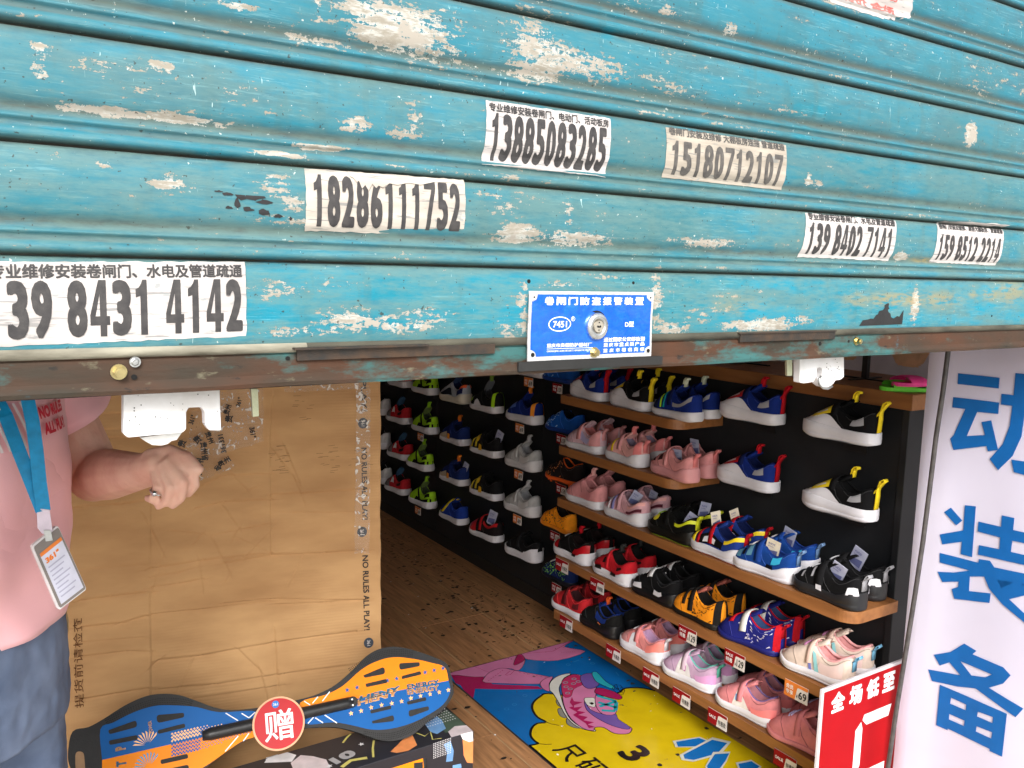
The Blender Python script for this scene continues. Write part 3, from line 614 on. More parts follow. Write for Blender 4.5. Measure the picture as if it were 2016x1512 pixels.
# ---------------------------------------------------------------- shoes
LS = .205
WP = [(0, .0), (.005, .045), (.02, .085), (.05, .118), (.10, .142), (.18, .156), (.28, .155), (.40, .150), (.52, .160), (.64, .184), (.74, .198), (.82, .190), (.89, .160), (.94, .122), (.975, .078), (.993, .036), (1.0, .0)]
HP = [(0, .34), (.1, .40), (.3, .45), (.42, .455), (.48, .435), (.55, .400), (.62, .358), (.70, .310), (.78, .265), (.86, .222), (.92, .175), (.96, .145), (.99, .11), (1.0, .09)]
RP = [(0, .40), (.04, .405), (.08, .385), (.14, .335), (.22, .295), (.30, .290), (.38, .325), (.45, .385), (.50, .42), (.54, .395)]
OP = [(0, .0), (.035, .012), (.05, .045), (.08, .072), (.14, .092), (.22, .098), (.32, .096), (.42, .085), (.48, .065), (.525, .03), (.54, 0)]
BLK, WHT = S(12, 12, 14), S(222, 220, 226)
def shoe_material(c, kind='cloth'):
    key = 'shoe_%s_%d_%d_%d' % (kind, *[int(x*999) for x in c])
    if kind == 'sole': return mat(key, c, .45, var=.05, nscale=25, bump=.12, bscale=90, coat=.1)
    if kind == 'gloss': return mat(key, c, .3, var=.05, nscale=25, bump=.05)
    return mat(key, c, .85, var=.10, nscale=40, bump=.8, bscale=420, spec=.15, bdist=.0009)
class Shoe:
    def __init__(s, name, sole_profile='std', low=1.0, bulge=.62, thick=1.0, chunky=0):
        s.k = sole_profile; s.low = low; s.bulge = bulge; s.th = thick; s.ch = chunky
    def zs(s, t):
        if s.k == 'wrap': return interp([(0, .15), (.25, .15), (.45, .155), (.62, .18), (.75, .195), (.88, .205), (.95, .19), (1, .15)], t)*1.0
        if s.k == 'wave': return interp([(0, .22), (.12, .20), (.25, .13), (.42, .125), (.6, .14), (.8, .13), (.93, .15), (1, .14)], t)
        if s.k == 'thin': return interp([(0, .085), (.3, .075), (.7, .065), (1, .09)], t)
        return interp([(0, .145), (.2, .125), (.5, .11), (.8, .10), (.93, .12), (1, .13)], t)*s.th
    def z0(s, t): return (.055 if s.k != 'thin' else .03)*max(0, (t-.72)/.28)**2+.012*max(0, (.08-t)/.08)**2
    def h(s, t): return max(interp(HP, t)*s.low+(.02 if t < .9 else 0), s.zs(t)+.01)
    def w(s, t): return interp(WP, t)
    def arch(s, t, a, off=0):
        """a in -1..1 around the upper; 0 = top centre, +-1 = sole edge; closed arch"""
        w_ = s.w(t)*.97+off; z0_ = s.zs(t)-.02; H_ = s.h(t)-z0_+off; ang = (1-abs(a))*math.pi/2
        x = w_*max(0, math.cos(ang))**s.bulge; z = z0_+H_*math.sin(ang)**.9
        return Vector((math.copysign(x, a)*LS, t*LS, z*LS))
    def side(s, t, q, off=0):
        """q 0 at sole edge, 1 at collar rim (or top centre where closed)"""
        w_ = s.w(t)*.97+off; wo = interp(OP, t) if t < .54 else 0; z0_ = s.zs(t)-.02
        rim = interp(RP, t)*s.low if t < .54 else s.h(t)
        if t >= .50: rim = rim*(1-min(1, (t-.50)/.04))+s.h(t)*min(1, (t-.50)/.04)
        wo = min(wo, w_*.9)
        ang = q*math.pi/2; x = wo+(w_-wo)*max(0, math.cos(ang))**(s.bulge if t >= .54 else s.bulge*.9); z = z0_+(rim-z0_+off*q)*math.sin(ang)**.9
        return Vector((x*LS, t*LS, z*LS))
TS = [0, .005, .02, .05, .09, .14, .2, .27, .34, .41, .47, .505, .54, .58, .63, .69, .75, .81, .86, .9, .94, .97, .99, 1.0]
def build_shoe(d, root):
    """d: dict describing the model; parts are children of root (root at origin, toe towards +Y)"""
    s = Shoe('', d.get('sole_shape', 'std'), d.get('low', 1.0), d.get('bulge', .62), d.get('thick', 1.0))
    up, so_, li = d['upper'], d['sole'], d.get('lining', d['upper']); acc = d.get('accent', so_)
    def part(nm, mb, m, smooth=True): return mb.build(nm, m, root, smooth=smooth)
    # upper
    NA = 9; P = []
    for t in TS:
        rr = [s.side(t, q/NA) for q in range(NA+1)]; row = [Vector((-p.x, p.y, p.z)) for p in rr]+[p for p in reversed(rr)]
        P.append(row)
    mb = MB().grid([[*r_[:NA+1]] for r_ in P]).grid([[*r_[NA+1:]] for r_ in P])
    part('upper', mb, shoe_material(up, d.get('mat', 'cloth')))
    # sole
    P = []
    for i, t in enumerate(TS):
        w_ = s.w(t)*1.03+.008; zt = s.zs(t); zb = s.z0(t); fl_ = 1.0
        tw = .0
        if d.get('chunk'): fl_ = 1+.05*max(0, math.sin(t*math.pi*2*d['chunk']))
        prof_ = [(0, zb), (.80, zb), (.97, zb+.012), (1.03*fl_, zb+(zt-zb)*.28), (.985*fl_, zb+(zt-zb)*.33), (1.03*fl_, zb+(zt-zb)*.38), (1.015*fl_, zb+(zt-zb)*.68), (1.0, zt-.008), (.95, zt+.004), (.85, zt+.002)]
        P.append([Vector((-a*w_*LS, (t+(t-.5)*.03*(1 if 0 < k < 9 else .2))*LS, z*LS)) for k, (a, z) in enumerate(prof_)][::-1]+[Vector((a*w_*LS, (t+(t-.5)*.03*(1 if 0 < k < 9 else .2))*LS, z*LS)) for k, (a, z) in enumerate(prof_)][1:])
    sm_ = MB().grid(P); n_ = len(P[0]); k_ = len(sm_.v); sm_.f += [tuple(range(n_)), tuple(range(k_-n_, k_))]; sm_.mi += [0, 0]; part('sole', sm_, shoe_material(so_, 'sole'))
    # outsole tread
    oc = d.get('outsole', tuple(x*.75 for x in so_)); P = []
    for t in TS[1:-1]:
        w_ = s.w(t)*.98; zb = s.z0(t); P.append([Vector((x*w_*LS, t*LS, (zb+z)*LS)) for x, z in ((-1.0, .014), (-.97, -.004), (0, -.004), (.97, -.004), (1.0, .014))])
    part('outsole', MB().grid(P), shoe_material(oc, 'sole'))
    if d.get('studs'):
        mb = MB()
        for t, x in ((.1, .09), (.1, -.09), (.24, .1), (.24, -.1), (.6, .13), (.6, -.13), (.74, .15), (.74, -.15), (.88, .10), (.88, -.10), (.74, 0)):
            mb.cyl((x*LS, t*LS, .01*LS), (x*LS, t*LS, -.05*LS), .028*LS, 8, r2=.018*LS)
        part('studs', mb, shoe_material(d['studs'], 'sole'), False)
    # lining and insole
    To = [t for t in TS if .035 <= t <= .54]; P = []; Q = []
    for t in To:
        p = s.side(t, 1); wo = p.x; row = []
        for k in range(4): f = k/3; row.append(Vector((-(wo*(1-.25*f)+.004*LS*math.sin(f*3)), p.y+(.0 if t > .1 else f*.02*LS), p.z-(p.z-.15*LS)*f)))
        P.append(row+[Vector((-v.x, v.y, v.z)) for v in reversed(row)])
    lm = shoe_material(li)
    part('lining', MB().grid(P), lm)
    # insole print
    mb = MB().prism([(x*LS, y*LS, .158*LS) for x, y in ellipse(0, .24, .062, .14, 20)], (0, 0, .002*LS)); part('insole', mb, shoe_material(d.get('insole', S(60, 58, 20)), 'cloth'), False)
    # padded collar
    pts = []
    for t in To: p = s.side(t, 1); pts.append(p)
    loop = [Vector((-p.x, p.y, p.z)) for p in reversed(pts)]+[p for p in pts]
    cr_ = d.get('collar_r', .013)*LS
    part('collar', MB().tube(loop[:], cr_, 8), shoe_material(d.get('collar', li)))
    # tongue
    if d.get('tongue', True):
        tc_ = d.get('tongue_col', up); P = []
        hh = d.get('tongue_h', .53)
        for k in range(7):
            f = k/6; y = (.60-.25*f); zc = (.345+(hh-.345)*f**.9)*s.low-(.0 if f < .9 else .0); wt = (.055+.03*math.sin(f*2.6))*(1 if f < .95 else .8)
            P.append([Vector((x*wt*LS, (y-.02*x*x)*LS, (zc-.03*x*x)*LS)) for x in (-1, -.6, -.2, .2, .6, 1)]+[Vector((x*wt*LS, (y-.02*x*x-.03)*LS, (zc-.03*x*x-.012)*LS)) for x in (1, .6, .2, -.2, -.6, -1)])
        mb = MB().grid(P, close=True); k0 = len(mb.v)-12; mb.f.append(tuple(range(k0, k0+12))); mb.mi.append(0)
        part('tongue', mb, shoe_material(tc_))
        if d.get('tongue_loop'):
            z = hh*s.low; mb = ribbon([(0, .35, z-.04), (0, .335, z+.045), (0, .30, z+.085), (0, .262, z+.08), (0, .262, z+.062), (0, .295, z+.06), (0, .315, z+.02), (0, .32, z-.05)], .036); part('tongue_loop', mb, shoe_material(d['tongue_loop']))
    # straps and bands
    for nm, t0, t1, a0, a1, col, off in d.get('bands', ()):
        P = []
        for k in range(15):
            a = a0+(a1-a0)*k/14; t00 = t0 if not isinstance(t0, tuple) else t0[0]+(t0[1]-t0[0])*k/14; t11 = t1 if not isinstance(t1, tuple) else t1[0]+(t1[1]-t1[0])*k/14
            P.append([s.arch(t00, a, off*.3), s.arch(t00, a, off), s.arch((t00+t11)/2, a, off*1.1), s.arch(t11, a, off), s.arch(t11, a, off*.3)])
        part(nm, MB().grid(P), shoe_material(col))
    # panels on the sides: quad in (t,q)
    for nm, quad, col, off, kind in d.get('panels', ()):
        for sg in (-1, 1):
            mb = MB(); P = []
            for i in range(9):
                row = []
                for j in range(6):
                    u_, v_ = i/8, j/5; (a, b), (c, e), (f, g), (h_, l_) = quad
                    t = (a*(1-u_)+c*u_)*(1-v_)+(h_*(1-u_)+f*u_)*v_; q = (b*(1-u_)+e*u_)*(1-v_)+(l_*(1-u_)+g*u_)*v_
                    p = s.side(min(max(t, .004), .996), min(max(q, 0), 1), off); row.append(Vector((p.x*sg, p.y-(off*LS if t < .04 else 0), p.z)))
                P.append(row)
            mb.grid(P); part(nm, mb, shoe_material(col, kind))
    # stitched seams
    sc_ = tuple(min(1, c*1.9+.03) if sum(up) < .5 else c*.55 for c in up)
    for sg in (-1, 1):
        for path in ([(.47, .98), (.50, .6), (.44, .25), (.34, .06)], [(.02, .75), (.12, .62), (.24, .60), (.36, .80)], [(.78, .95), (.74, .5), (.66, .05)]):
            q_ = []
            for k in range(len(path)-1):
                for m_ in range(4): f = m_/4; q_.append((path[k][0]*(1-f)+path[k+1][0]*f, path[k][1]*(1-f)+path[k+1][1]*f))
            q_.append(path[-1]); pp = [s.side(t, min(q, .99), .006) for t, q in q_]
            MB().tube([Vector((p.x*sg, p.y, p.z)) for p in pp], .0042*LS, 5).build('seam', shoe_material(sc_), root, smooth=True)
    # laces
    if d.get('laces'):
        mb = MB()
        for k, t in enumerate(d.get('lace_t', (.56, .61, .66, .71))):
            pp = [s.arch(t+(.02 if k % 2 else -.02)*math.sin(a*3), a, .012) for a in np.linspace(-.26, .26, 9)]; mb.tube(pp, .009*LS, 6)
        part('laces', mb, shoe_material(d['laces']))
    # heel loop
    if d.get('heel_loop'):
        hz = interp(RP, .03)*s.low
        if d.get('loop_tall'): pts = [(0, -.010, .16), (0, -.022, hz-.08), (0, -.020, hz-.01), (0, -.055, hz+.11), (0, -.10, hz+.14), (0, -.115, hz+.12), (0, -.08, hz+.09), (0, .0, hz-.02), (0, .03, hz-.1)]
        else: pts = [(0, -.006, hz-.16), (0, -.008, hz-.05), (0, -.045, hz+.03), (0, -.075, hz+.055), (0, -.085, hz+.035), (0, -.05, hz), (0, .02, hz-.05)]
        part('heel_loop', ribbon(pts, .040), shoe_material(d['heel_loop']))
    # splatter marks
    if d.get('marks'):
        rr = random.Random(d.get('seed', 3)); mb = MB()
        for col in (0,):
            for k in range(d.get('nmarks', 26)):
                t0 = rr.uniform(*d.get('mark_t', (.05, .55))); q0 = rr.uniform(.08, .75); dt = rr.uniform(.015, .06); dq = rr.uniform(.02, .06); sk = rr.uniform(-.08, .08)
                for sg in (-1, 1):
                    vs = []
                    for t, q in ((t0, q0), (t0+dt, q0+sk), (t0+dt*.8, q0+dq+sk), (t0+dt*.2, q0+dq)):
                        p = s.side(min(t, .95), min(max(q, 0), .98), .006); vs.append((p.x*sg, p.y, p.z))
                    mb.add(vs, [(0, 1, 2, 3)])
        part('print_marks', mb, shoe_material(d['marks'], 'gloss'), False)['kind'] = 'stuff'
    if d.get('badge'):
        mb = MB(); pts = []
        for i in range(16):
            a = 2*math.pi*i/16; q = .5+.17*math.sin(a); t = d.get('badge_t', .72)+.065*math.cos(a); pts.append((t, q))
        for sg in (-1, 1):
            c0 = s.side(d.get('badge_t', .72), .5, .025); vs = [Vector((c0.x*sg, c0.y, c0.z))]+[Vector((s.side(t, q, .015).x*sg, s.side(t, q, .015).y, s.side(t, q, .015).z)) for t, q in pts]
            mb.add(vs, [(0, 1+i, 1+(i+1) % 16) for i in range(16)])
        part('badge', mb, shoe_material(d['badge'], 'gloss'))
def ribbon(pts, wd):
    pts = [Vector(p)*LS for p in pts]; n = len(pts); P = []
    for i, p in enumerate(pts):
        dd = (pts[min(i+1, n-1)]-pts[max(i-1, 0)]).normalized(); nn = Vector((1, 0, 0)).cross(dd).normalized()*.005*LS; hw = Vector((wd*LS, 0, 0))
        P.append([p-hw-nn, p+hw-nn, p+hw+nn, p-hw+nn])
    mb = MB().grid(P, close=True); k = (n-1)*4; mb.f += [(0, 1, 2, 3), (k+3, k+2, k+1, k)]; mb.mi += [0, 0]; return mb
PINK, PINK2, LILAC, CORAL, ROSE = S(214, 150, 152), S(226, 168, 164), S(184, 150, 182), S(222, 128, 128), S(196, 120, 118)
NAVY, ROYAL, BLUE2, RED, YEL, ORG, LIME, GREY = S(14, 26, 72), S(20, 42, 116), S(26, 80, 150), S(176, 20, 32), S(236, 206, 40), S(244, 150, 32), S(170, 220, 40), S(160, 160, 165)
WH = S(214, 212, 218); GR2 = S(176, 174, 176)
STRAP = lambda c, t0=.46, t1=.53, off=.022: ('strap', t0, t1, -.85, .85, c, off)
MODELS = {
 'navy_white': dict(upper=ROYAL, sole=WH, lining=NAVY, sole_shape='wrap', tongue_loop=RED, heel_loop=RED, loop_tall=1, bands=[('strap', .47, .55, -.7, .7, NAVY, .02)], badge=None, panels=[('toe_wrap', ((.34, 0), (.985, 0), (.93, .75), (.60, .40)), WH, .012, 'sole'), ('lace_patch', ((.55, .42), (.80, .44), (.77, .88), (.57, .86)), RED, .022, 'gloss'), ('lace_print', ((.60, .56), (.74, .58), (.73, .66), (.61, .66)), WH, .028, 'gloss'), ('clear_window', ((.10, .28), (.28, .30), (.25, .66), (.12, .70)), GREY, .010, 'gloss')]),
 'black_white_yellow': dict(upper=BLK, sole=WH, lining=BLK, sole_shape='wrap', tongue_loop=YEL, heel_loop=YEL, loop_tall=1, bands=[('strap', .47, .55, -.7, .7, S(16, 16, 18), .02)], panels=[('toe_wrap', ((.34, 0), (.985, 0), (.93, .75), (.60, .40)), WH, .012, 'sole'), ('lace_patch', ((.55, .42), (.80, .44), (.77, .88), (.57, .86)), YEL, .022, 'gloss'), ('lace_print', ((.60, .56), (.74, .58), (.73, .66), (.61, .66)), WH, .028, 'gloss'), ('clear_window', ((.10, .28), (.28, .30), (.25, .66), (.12, .70)), GREY, .010, 'gloss')]),
 'blue_stripe': dict(upper=ROYAL, sole=WH, lining=NAVY, chunk=6, tongue_loop=S(200, 205, 180), bands=[STRAP(NAVY), ('yellow_stripe', (.66, .72), (.69, .75), -.9, .9, LIME, .012), ('teal_stripe', .60, .63, -.9, .9, S(20, 140, 150), .012)], panels=[('grey_stripe', ((.04, .42), (.42, .18), (.42, .34), (.04, .66)), GREY, .012, 'gloss'), ('toe_panel', ((.74, .0), (.98, .0), (.95, .9), (.76, .9)), NAVY, .008, 'cloth')]),
 'pink_sparkle': dict(upper=S(206, 172, 182), sole=WH, lining=ROSE, collar=ROSE, heel_loop=PINK, bands=[STRAP(PINK, .46, .56)], panels=[('foil', ((.26, .12), (.5, .2), (.46, .62), (.2, .42)), S(176, 168, 205), .012, 'gloss'), ('heel_panel', ((.01, .0), (.2, .0), (.2, .7), (.02, .8)), PINK, .01, 'cloth')]),
 'pink_stripe': dict(upper=PINK2, sole=WH, lining=S(150, 140, 165), collar=PINK, heel_loop=CORAL, tongue_loop=CORAL, sole_shape='wave', bands=[STRAP(PINK, .46, .55), ('yellow_stripe', .66, .70, -.9, .9, YEL, .012)], panels=[('heel_panel', ((.01, .0), (.12, .0), (.10, .9), (.02, .95)), CORAL, .012, 'cloth')]),
 'pink_cutout': dict(upper=S(216, 146, 146), sole=S(214, 148, 150), lining=S(190, 130, 130), heel_loop=CORAL, sole_shape='wave', tongue=False, panels=[('cutout', ((.60, .30), (.70, .28), (.68, .55), (.61, .6)), S(60, 30, 32), .006, 'cloth'), ('cutout', ((.76, .30), (.84, .28), (.82, .50), (.77, .55)), S(60, 30, 32), .006, 'cloth')], bands=[('strap', .50, .56, -.9, .9, S(214, 146, 146), .02)]),
 'pink_knit': dict(upper=S(208, 140, 142), sole=WH, lining=S(182, 120, 122), collar=S(214, 150, 150), tongue_h=.56, tongue_loop=PINK2, panels=[('side_gloss', ((.2, .05), (.5, .08), (.42, .3), (.16, .5)), S(200, 126, 130), .01, 'gloss')]),
 'pink_lilac_sandal': dict(upper=S(206, 158, 166), sole=WH, lining=S(150, 120, 130), sole_shape='wave', tongue=False, bands=[('strap', .48, .56, -.9, .9, S(206, 158, 166), .022), ('band', .62, .68, -.95, .95, S(128, 124, 176), .014), ('band', .72, .76, -.95, .95, S(206, 200, 210), .014)], panels=[('heel_stripe', ((.0, .45), (.30, .40), (.30, .62), (.0, .70)), PINK2, .014, 'cloth'), ('heel_curve', ((.02, .1), (.34, .12), (.30, .26), (.02, .26)), S(92, 40, 52), .01, 'cloth')]),
 'black_lime': dict(upper=S(11, 11, 10), sole=S(15, 15, 13), lining=S(14, 14, 14), outsole=LIME, sole_shape='wave', heel_loop=S(206, 214, 40), badge=S(222, 208, 50), bands=[('strap', .47, .54, -.85, .85, S(18, 18, 18), .022), ('lime_band', .70, .73, -.3, .3, LIME, .02)], panels=[('heel_band', ((.0, .42), (.32, .42), (.32, .64), (.0, .64)), S(206, 214, 40), .018, 'gloss')]),
 'blue_yellow_red': dict(upper=S(30, 56, 130), sole=WH, lining=NAVY, sole_shape='wave', heel_loop=RED, outsole=RED, bands=[('strap', .48, .55, -.9, .9, RED, .02), ('toe_band', .80, .90, -.95, .95, YEL, .012), ('mid_band', .70, .76, -.95, .95, RED, .012)], panels=[('black_panel', ((.3, .12), (.74, .05), (.70, .42), (.28, .50)), BLK, .012, 'cloth'), ('heel_band', ((.0, .40), (.26, .42), (.26, .68), (.0, .66)), YEL, .018, 'gloss'), ('side_print', ((.44, .15), (.64, .12), (.62, .30), (.42, .34)), WH, .016, 'gloss')]),
 'blue_sandal': dict(upper=S(20, 62, 132), sole=WH, lining=S(26, 56, 130), sole_shape='wave', heel_loop=S(110, 140, 180), bands=[('strap', .46, .55, -.9, .9, S(26, 62, 136), .024)], panels=[('sky_panel', ((.16, .30), (.30, .28), (.28, .72), (.14, .76)), S(60, 180, 222), .014, 'gloss'), ('grey_patch', ((.60, .25), (.68, .25), (.66, .7), (.59, .7)), S(90, 140, 165), .012, 'cloth'), ('grey_patch', ((.76, .2), (.84, .2), (.82, .6), (.75, .6)), S(90, 140, 165), .012, 'cloth'), ('cutout', ((.70, .3), (.74, .3), (.73, .6), (.69, .6)), S(8, 12, 24), .014, 'cloth'), ('cutout', ((.26, .06), (.38, .06), (.36, .22), (.27, .22)), S(8, 12, 24), .014, 'cloth')], laces=WH, lace_t=(.62, .66)),
 'black_sport': dict(upper=S(16, 16, 18), sole=S(34, 34, 36), lining=S(14, 14, 16), sole_shape='wave', heel_loop=GREY, bands=[('strap', .46, .56, -.9, .9, S(22, 22, 24), .024)], laces=S(200, 200, 205), lace_t=(.66, .69), panels=[('white_mark', ((.46, .0), (.54, .0), (.55, .22), (.48, .22)), WH, .02, 'gloss'), ('grey_tab', ((.60, .3), (.63, .3), (.62, .7), (.59, .7)), GREY, .012, 'cloth'), ('grey_tab', ((.74, .3), (.77, .3), (.76, .6), (.73, .6)), GREY, .012, 'cloth'), ('heel_print', ((.01, .0), (.12, .0), (.10, .28), (.02, .26)), WH, .02, 'gloss')]),
 'red_black': dict(upper=S(13, 11, 11), sole=WH, lining=S(30, 18, 18), sole_shape='wave', panels=[('heel_panel', ((.0, .0), (.36, .0), (.28, .45), (.0, .55)), RED, .014, 'gloss'), ('toe_panel', ((.72, .0), (.98, .0), (.96, .75), (.74, .7)), RED, .012, 'cloth'), ('pod', ((.22, -.0), (.34, -.0), (.33, .14), (.23, .14)), S(16, 16, 18), .03, 'gloss')], tongue_loop=RED, laces=S(180, 180, 180), lace_t=(.64,)),
 'red_cutout': dict(upper=S(186, 30, 40), sole=WH, lining=S(26, 24, 24), collar=S(20, 18, 18), tongue_col=S(24, 22, 22), sole_shape='wave', tongue_loop=S(50, 50, 50), bands=[('strap', .48, .54, -.9, .9, S(196, 36, 46), .022)], panels=[('pod', ((.22, .0), (.38, .0), (.36, .16), (.24, .16)), S(16, 16, 18), .035, 'gloss'), ('pod', ((.60, .0), (.78, .0), (.76, .16), (.62, .16)), S(16, 16, 18), .03, 'gloss'), ('cutout', ((.50, .28), (.62, .26), (.60, .5), (.51, .5)), S(28, 16, 16), .01, 'cloth'), ('cutout', ((.12, .30), (.26, .30), (.24, .55), (.14, .5)), S(28, 16, 16), .01, 'cloth')], laces=WH, lace_t=(.66,)),
 'black_pods': dict(upper=S(14, 14, 16), sole=S(14, 14, 16), lining=S(14, 14, 15), sole_shape='wave', collar=S(40, 40, 42), bands=[('strap', .47, .56, -.55, .55, S(206, 206, 208), .022)], panels=[('pod', ((.18, .02), (.38, .02), (.36, .24), (.20, .24)), WH, .03, 'gloss'), ('pod', ((.62, .02), (.82, .02), (.80, .24), (.64, .24)), WH, .03, 'gloss')], laces=WH, lace_t=(.62, .66, .70)),
 'orange_black': dict(upper=ORG, sole=S(24, 22, 20), lining=S(26, 24, 22), collar=S(24, 22, 20), insole=S(150, 150, 40), tongue_col=S(170, 96, 84), sole_shape='thin', bands=[('strap', .47, .55, -.9, .9, S(28, 24, 22), .022), ('strap', .62, .67, -.75, .75, S(28, 24, 22), .018)], marks=S(40, 30, 20), nmarks=40, panels=[('heel_panel', ((.0, .0), (.06, .0), (.05, .95), (.0, .95)), S(26, 24, 22), .014, 'cloth')]),
 'blue_red': dict(upper=S(30, 34, 112), sole=S(28, 32, 104), lining=S(60, 84, 130), collar=RED, insole=S(150, 150, 40), sole_shape='thin', heel_loop=RED, bands=[('strap', .47, .56, -.8, .8, S(206, 204, 200), .024), ('strap', .68, .75, -.5, .5, RED, .018)], marks=S(200, 196, 214), nmarks=34, panels=[('heel_stripe', ((.0, .0), (.05, .0), (.05, .9), (.0, .9)), RED, .014, 'cloth')]),
 'beige_pink': dict(upper=S(214, 194, 180), sole=S(214, 210, 214), lining=S(222, 158, 158), collar=S(226, 164, 164), insole=S(150, 130, 36), collar_r=.02, heel_loop=S(120, 180, 214), bands=[('strap', .48, .55, -.85, .85, S(216, 186, 172), .024)], panels=[('pearl_panel', ((.06, .05), (.40, .04), (.36, .45), (.06, .6)), S(222, 196, 190), .014, 'gloss'), ('aqua_stripe', ((.36, .05), (.42, .04), (.48, .6), (.43, .62)), S(140, 196, 200), .016, 'gloss'), ('blue_stripe', ((.46, .04), (.50, .04), (.56, .62), (.53, .62)), S(120, 130, 200), .016, 'gloss')], laces=S(190, 130, 170), lace_t=(.60, .64)),
 'red_sport': dict(upper=S(176, 34, 40), sole=WH, lining=S(60, 30, 34), collar=S(70, 26, 28), tongue_col=S(150, 40, 40), bands=[STRAP(S(90, 24, 28), .48, .55)], panels=[('dark_panel', ((.12, .2), (.3, .18), (.28, .5), (.12, .55)), S(96, 30, 34), .012, 'cloth'), ('dark_panel', ((.48, .1), (.6, .1), (.58, .5), (.48, .5)), S(80, 24, 26), .012, 'cloth')]),
 'black_blue_orange': dict(upper=S(18, 18, 20), sole=S(18, 18, 20), lining=S(14, 14, 18), sole_shape='wave', tongue_loop=S(220, 90, 40), collar=S(26, 50, 120), tongue_col=S(26, 50, 120), panels=[('blue_panel', ((.18, .30), (.46, .25), (.44, .66), (.16, .66)), S(26, 50, 120), .012, 'cloth'), ('orange_mark', ((.84, .3), (.92, .3), (.90, .55), (.84, .6)), S(226, 96, 44), .014, 'gloss'), ('orange_mark', ((.30, .14), (.38, .16), (.37, .22), (.30, .20)), S(226, 120, 60), .016, 'gloss')]),
 'pink_chunky': dict(upper=S(222, 140, 138), sole=WH, lining=S(196, 160, 196), collar=S(200, 150, 176), sole_shape='wave', chunk=9, heel_loop=S(230, 226, 232), bands=[STRAP(S(214, 130, 132), .47, .55)], panels=[('white_panel', ((.50, .0), (.66, .0), (.62, .5), (.54, .5)), WH, .012, 'gloss'), ('toe_panel', ((.70, .0), (.98, .0), (.96, .9), (.72, .9)), S(206, 146, 144), .008, 'cloth'), ('heel_glow', ((.0, .0), (.3, .0), (.26, .5), (.0, .5)), S(236, 134, 124), .012, 'gloss')], laces=WH, lace_t=(.62, .66)),  # the heel panel is plain glossy coral
 'lilac_white': dict(upper=S(190, 158, 186), sole=WH, lining=S(176, 150, 180), collar=S(110, 190, 176), insole=S(30, 28, 26), heel_loop=S(100, 190, 170), bands=[STRAP(S(200, 176, 192), .47, .55)], panels=[('white_panel', ((.36, .05), (.64, .02), (.58, .6), (.42, .42)), S(216, 212, 212), .012, 'cloth'), ('logo_patch', ((.46, .16), (.52, .16), (.52, .36), (.46, .36)), S(160, 70, 140), .02, 'gloss'), ('heel_panel', ((.0, .0), (.26, .0), (.30, .30), (.0, .36)), S(204, 150, 196), .014, 'gloss')]),
 'pink_lilac': dict(upper=S(218, 136, 140), sole=WH, lining=S(206, 140, 150), collar=S(130, 110, 160), insole=S(120, 120, 30), bands=[STRAP(S(210, 130, 136), .47, .55)], panels=[('white_panel', ((.34, .05), (.62, .02), (.56, .5), (.44, .32)), S(222, 214, 210), .012, 'cloth'), ('logo_patch', ((.52, .18), (.57, .18), (.57, .36), (.52, .36)), S(90, 130, 180), .02, 'gloss'), ('heel_panel', ((.0, .0), (.30, .0), (.34, .26), (.0, .30)), S(232, 130, 130), .014, 'gloss')]),
 'plain_pink': dict(upper=S(212, 128, 130), sole=S(212, 130, 132), lining=S(200, 120, 122), insole=S(40, 30, 30), sole_shape='thin', bands=[STRAP(S(206, 122, 126), .47, .54)], laces=S(190, 180, 220), lace_t=(.62, .68)),
 'blue_cleat': dict(upper=S(24, 84, 170), sole=S(20, 60, 140), lining=S(10, 16, 30), sole_shape='thin', marks=S(150, 190, 230), mark_t=(.5, .95), nmarks=44, tongue=False, low=.94),
 'black_orange_cleat': dict(upper=S(30, 24, 24), sole=S(228, 96, 36), lining=S(26, 20, 20), collar=S(228, 96, 36), sole_shape='thin', studs=S(228, 96, 36), marks=S(190, 110, 50), mark_t=(.4, .92), nmarks=34, tongue=False),
 'orange_cleat': dict(upper=S(244, 148, 30), sole=S(236, 140, 30), lining=S(24, 20, 18), sole_shape='thin', marks=S(40, 28, 18), nmarks=60, mark_t=(.05, .9), laces=S(24, 20, 18), low=.94, tongue=False),
 'green_navy': dict(upper=S(24, 40, 90), sole=S(20, 24, 40), lining=S(14, 18, 30), sole_shape='thin', marks=S(130, 200, 60), nmarks=90, mark_t=(.1, .9), laces=WH, low=.9, tongue=False),
 'blue_orange': dict(upper=ROYAL, sole=WH, lining=NAVY, sole_shape='std', chunk=5, tongue_h=.60, tongue_loop=S(236, 130, 40), thick=1.25, panels=[('heel_tab', ((.03, .0), (.09, .0), (.09, 1.0), (.03, 1.0)), S(240, 150, 50), .016, 'cloth'), ('side_print', ((.58, .35), (.76, .35), (.72, .75), (.60, .75)), S(90, 120, 200), .01, 'gloss')]),
 'grey': dict(upper=S(176, 176, 176), sole=S(206, 204, 206), lining=S(150, 150, 154), sole_shape='wave', thick=1.2, tongue_h=.57, tongue_loop=S(190, 190, 192), panels=[('light_panel', ((.1, .1), (.42, .05), (.40, .45), (.1, .5)), S(196, 194, 194), .012, 'gloss'), ('toe_panel', ((.66, .0), (.98, .0), (.96, .7), (.66, .8)), S(164, 164, 162), .008, 'cloth')], bands=[STRAP(S(184, 184, 184), .5, .56)]),
 'black_white': dict(upper=S(20, 20, 22), sole=WH, lining=S(16, 16, 18), sole_shape='wave', panels=[('white_side', ((.0, .0), (.34, .0), (.28, .2), (.0, .25)), WH, .02, 'sole')], bands=[STRAP(S(30, 30, 32))]),
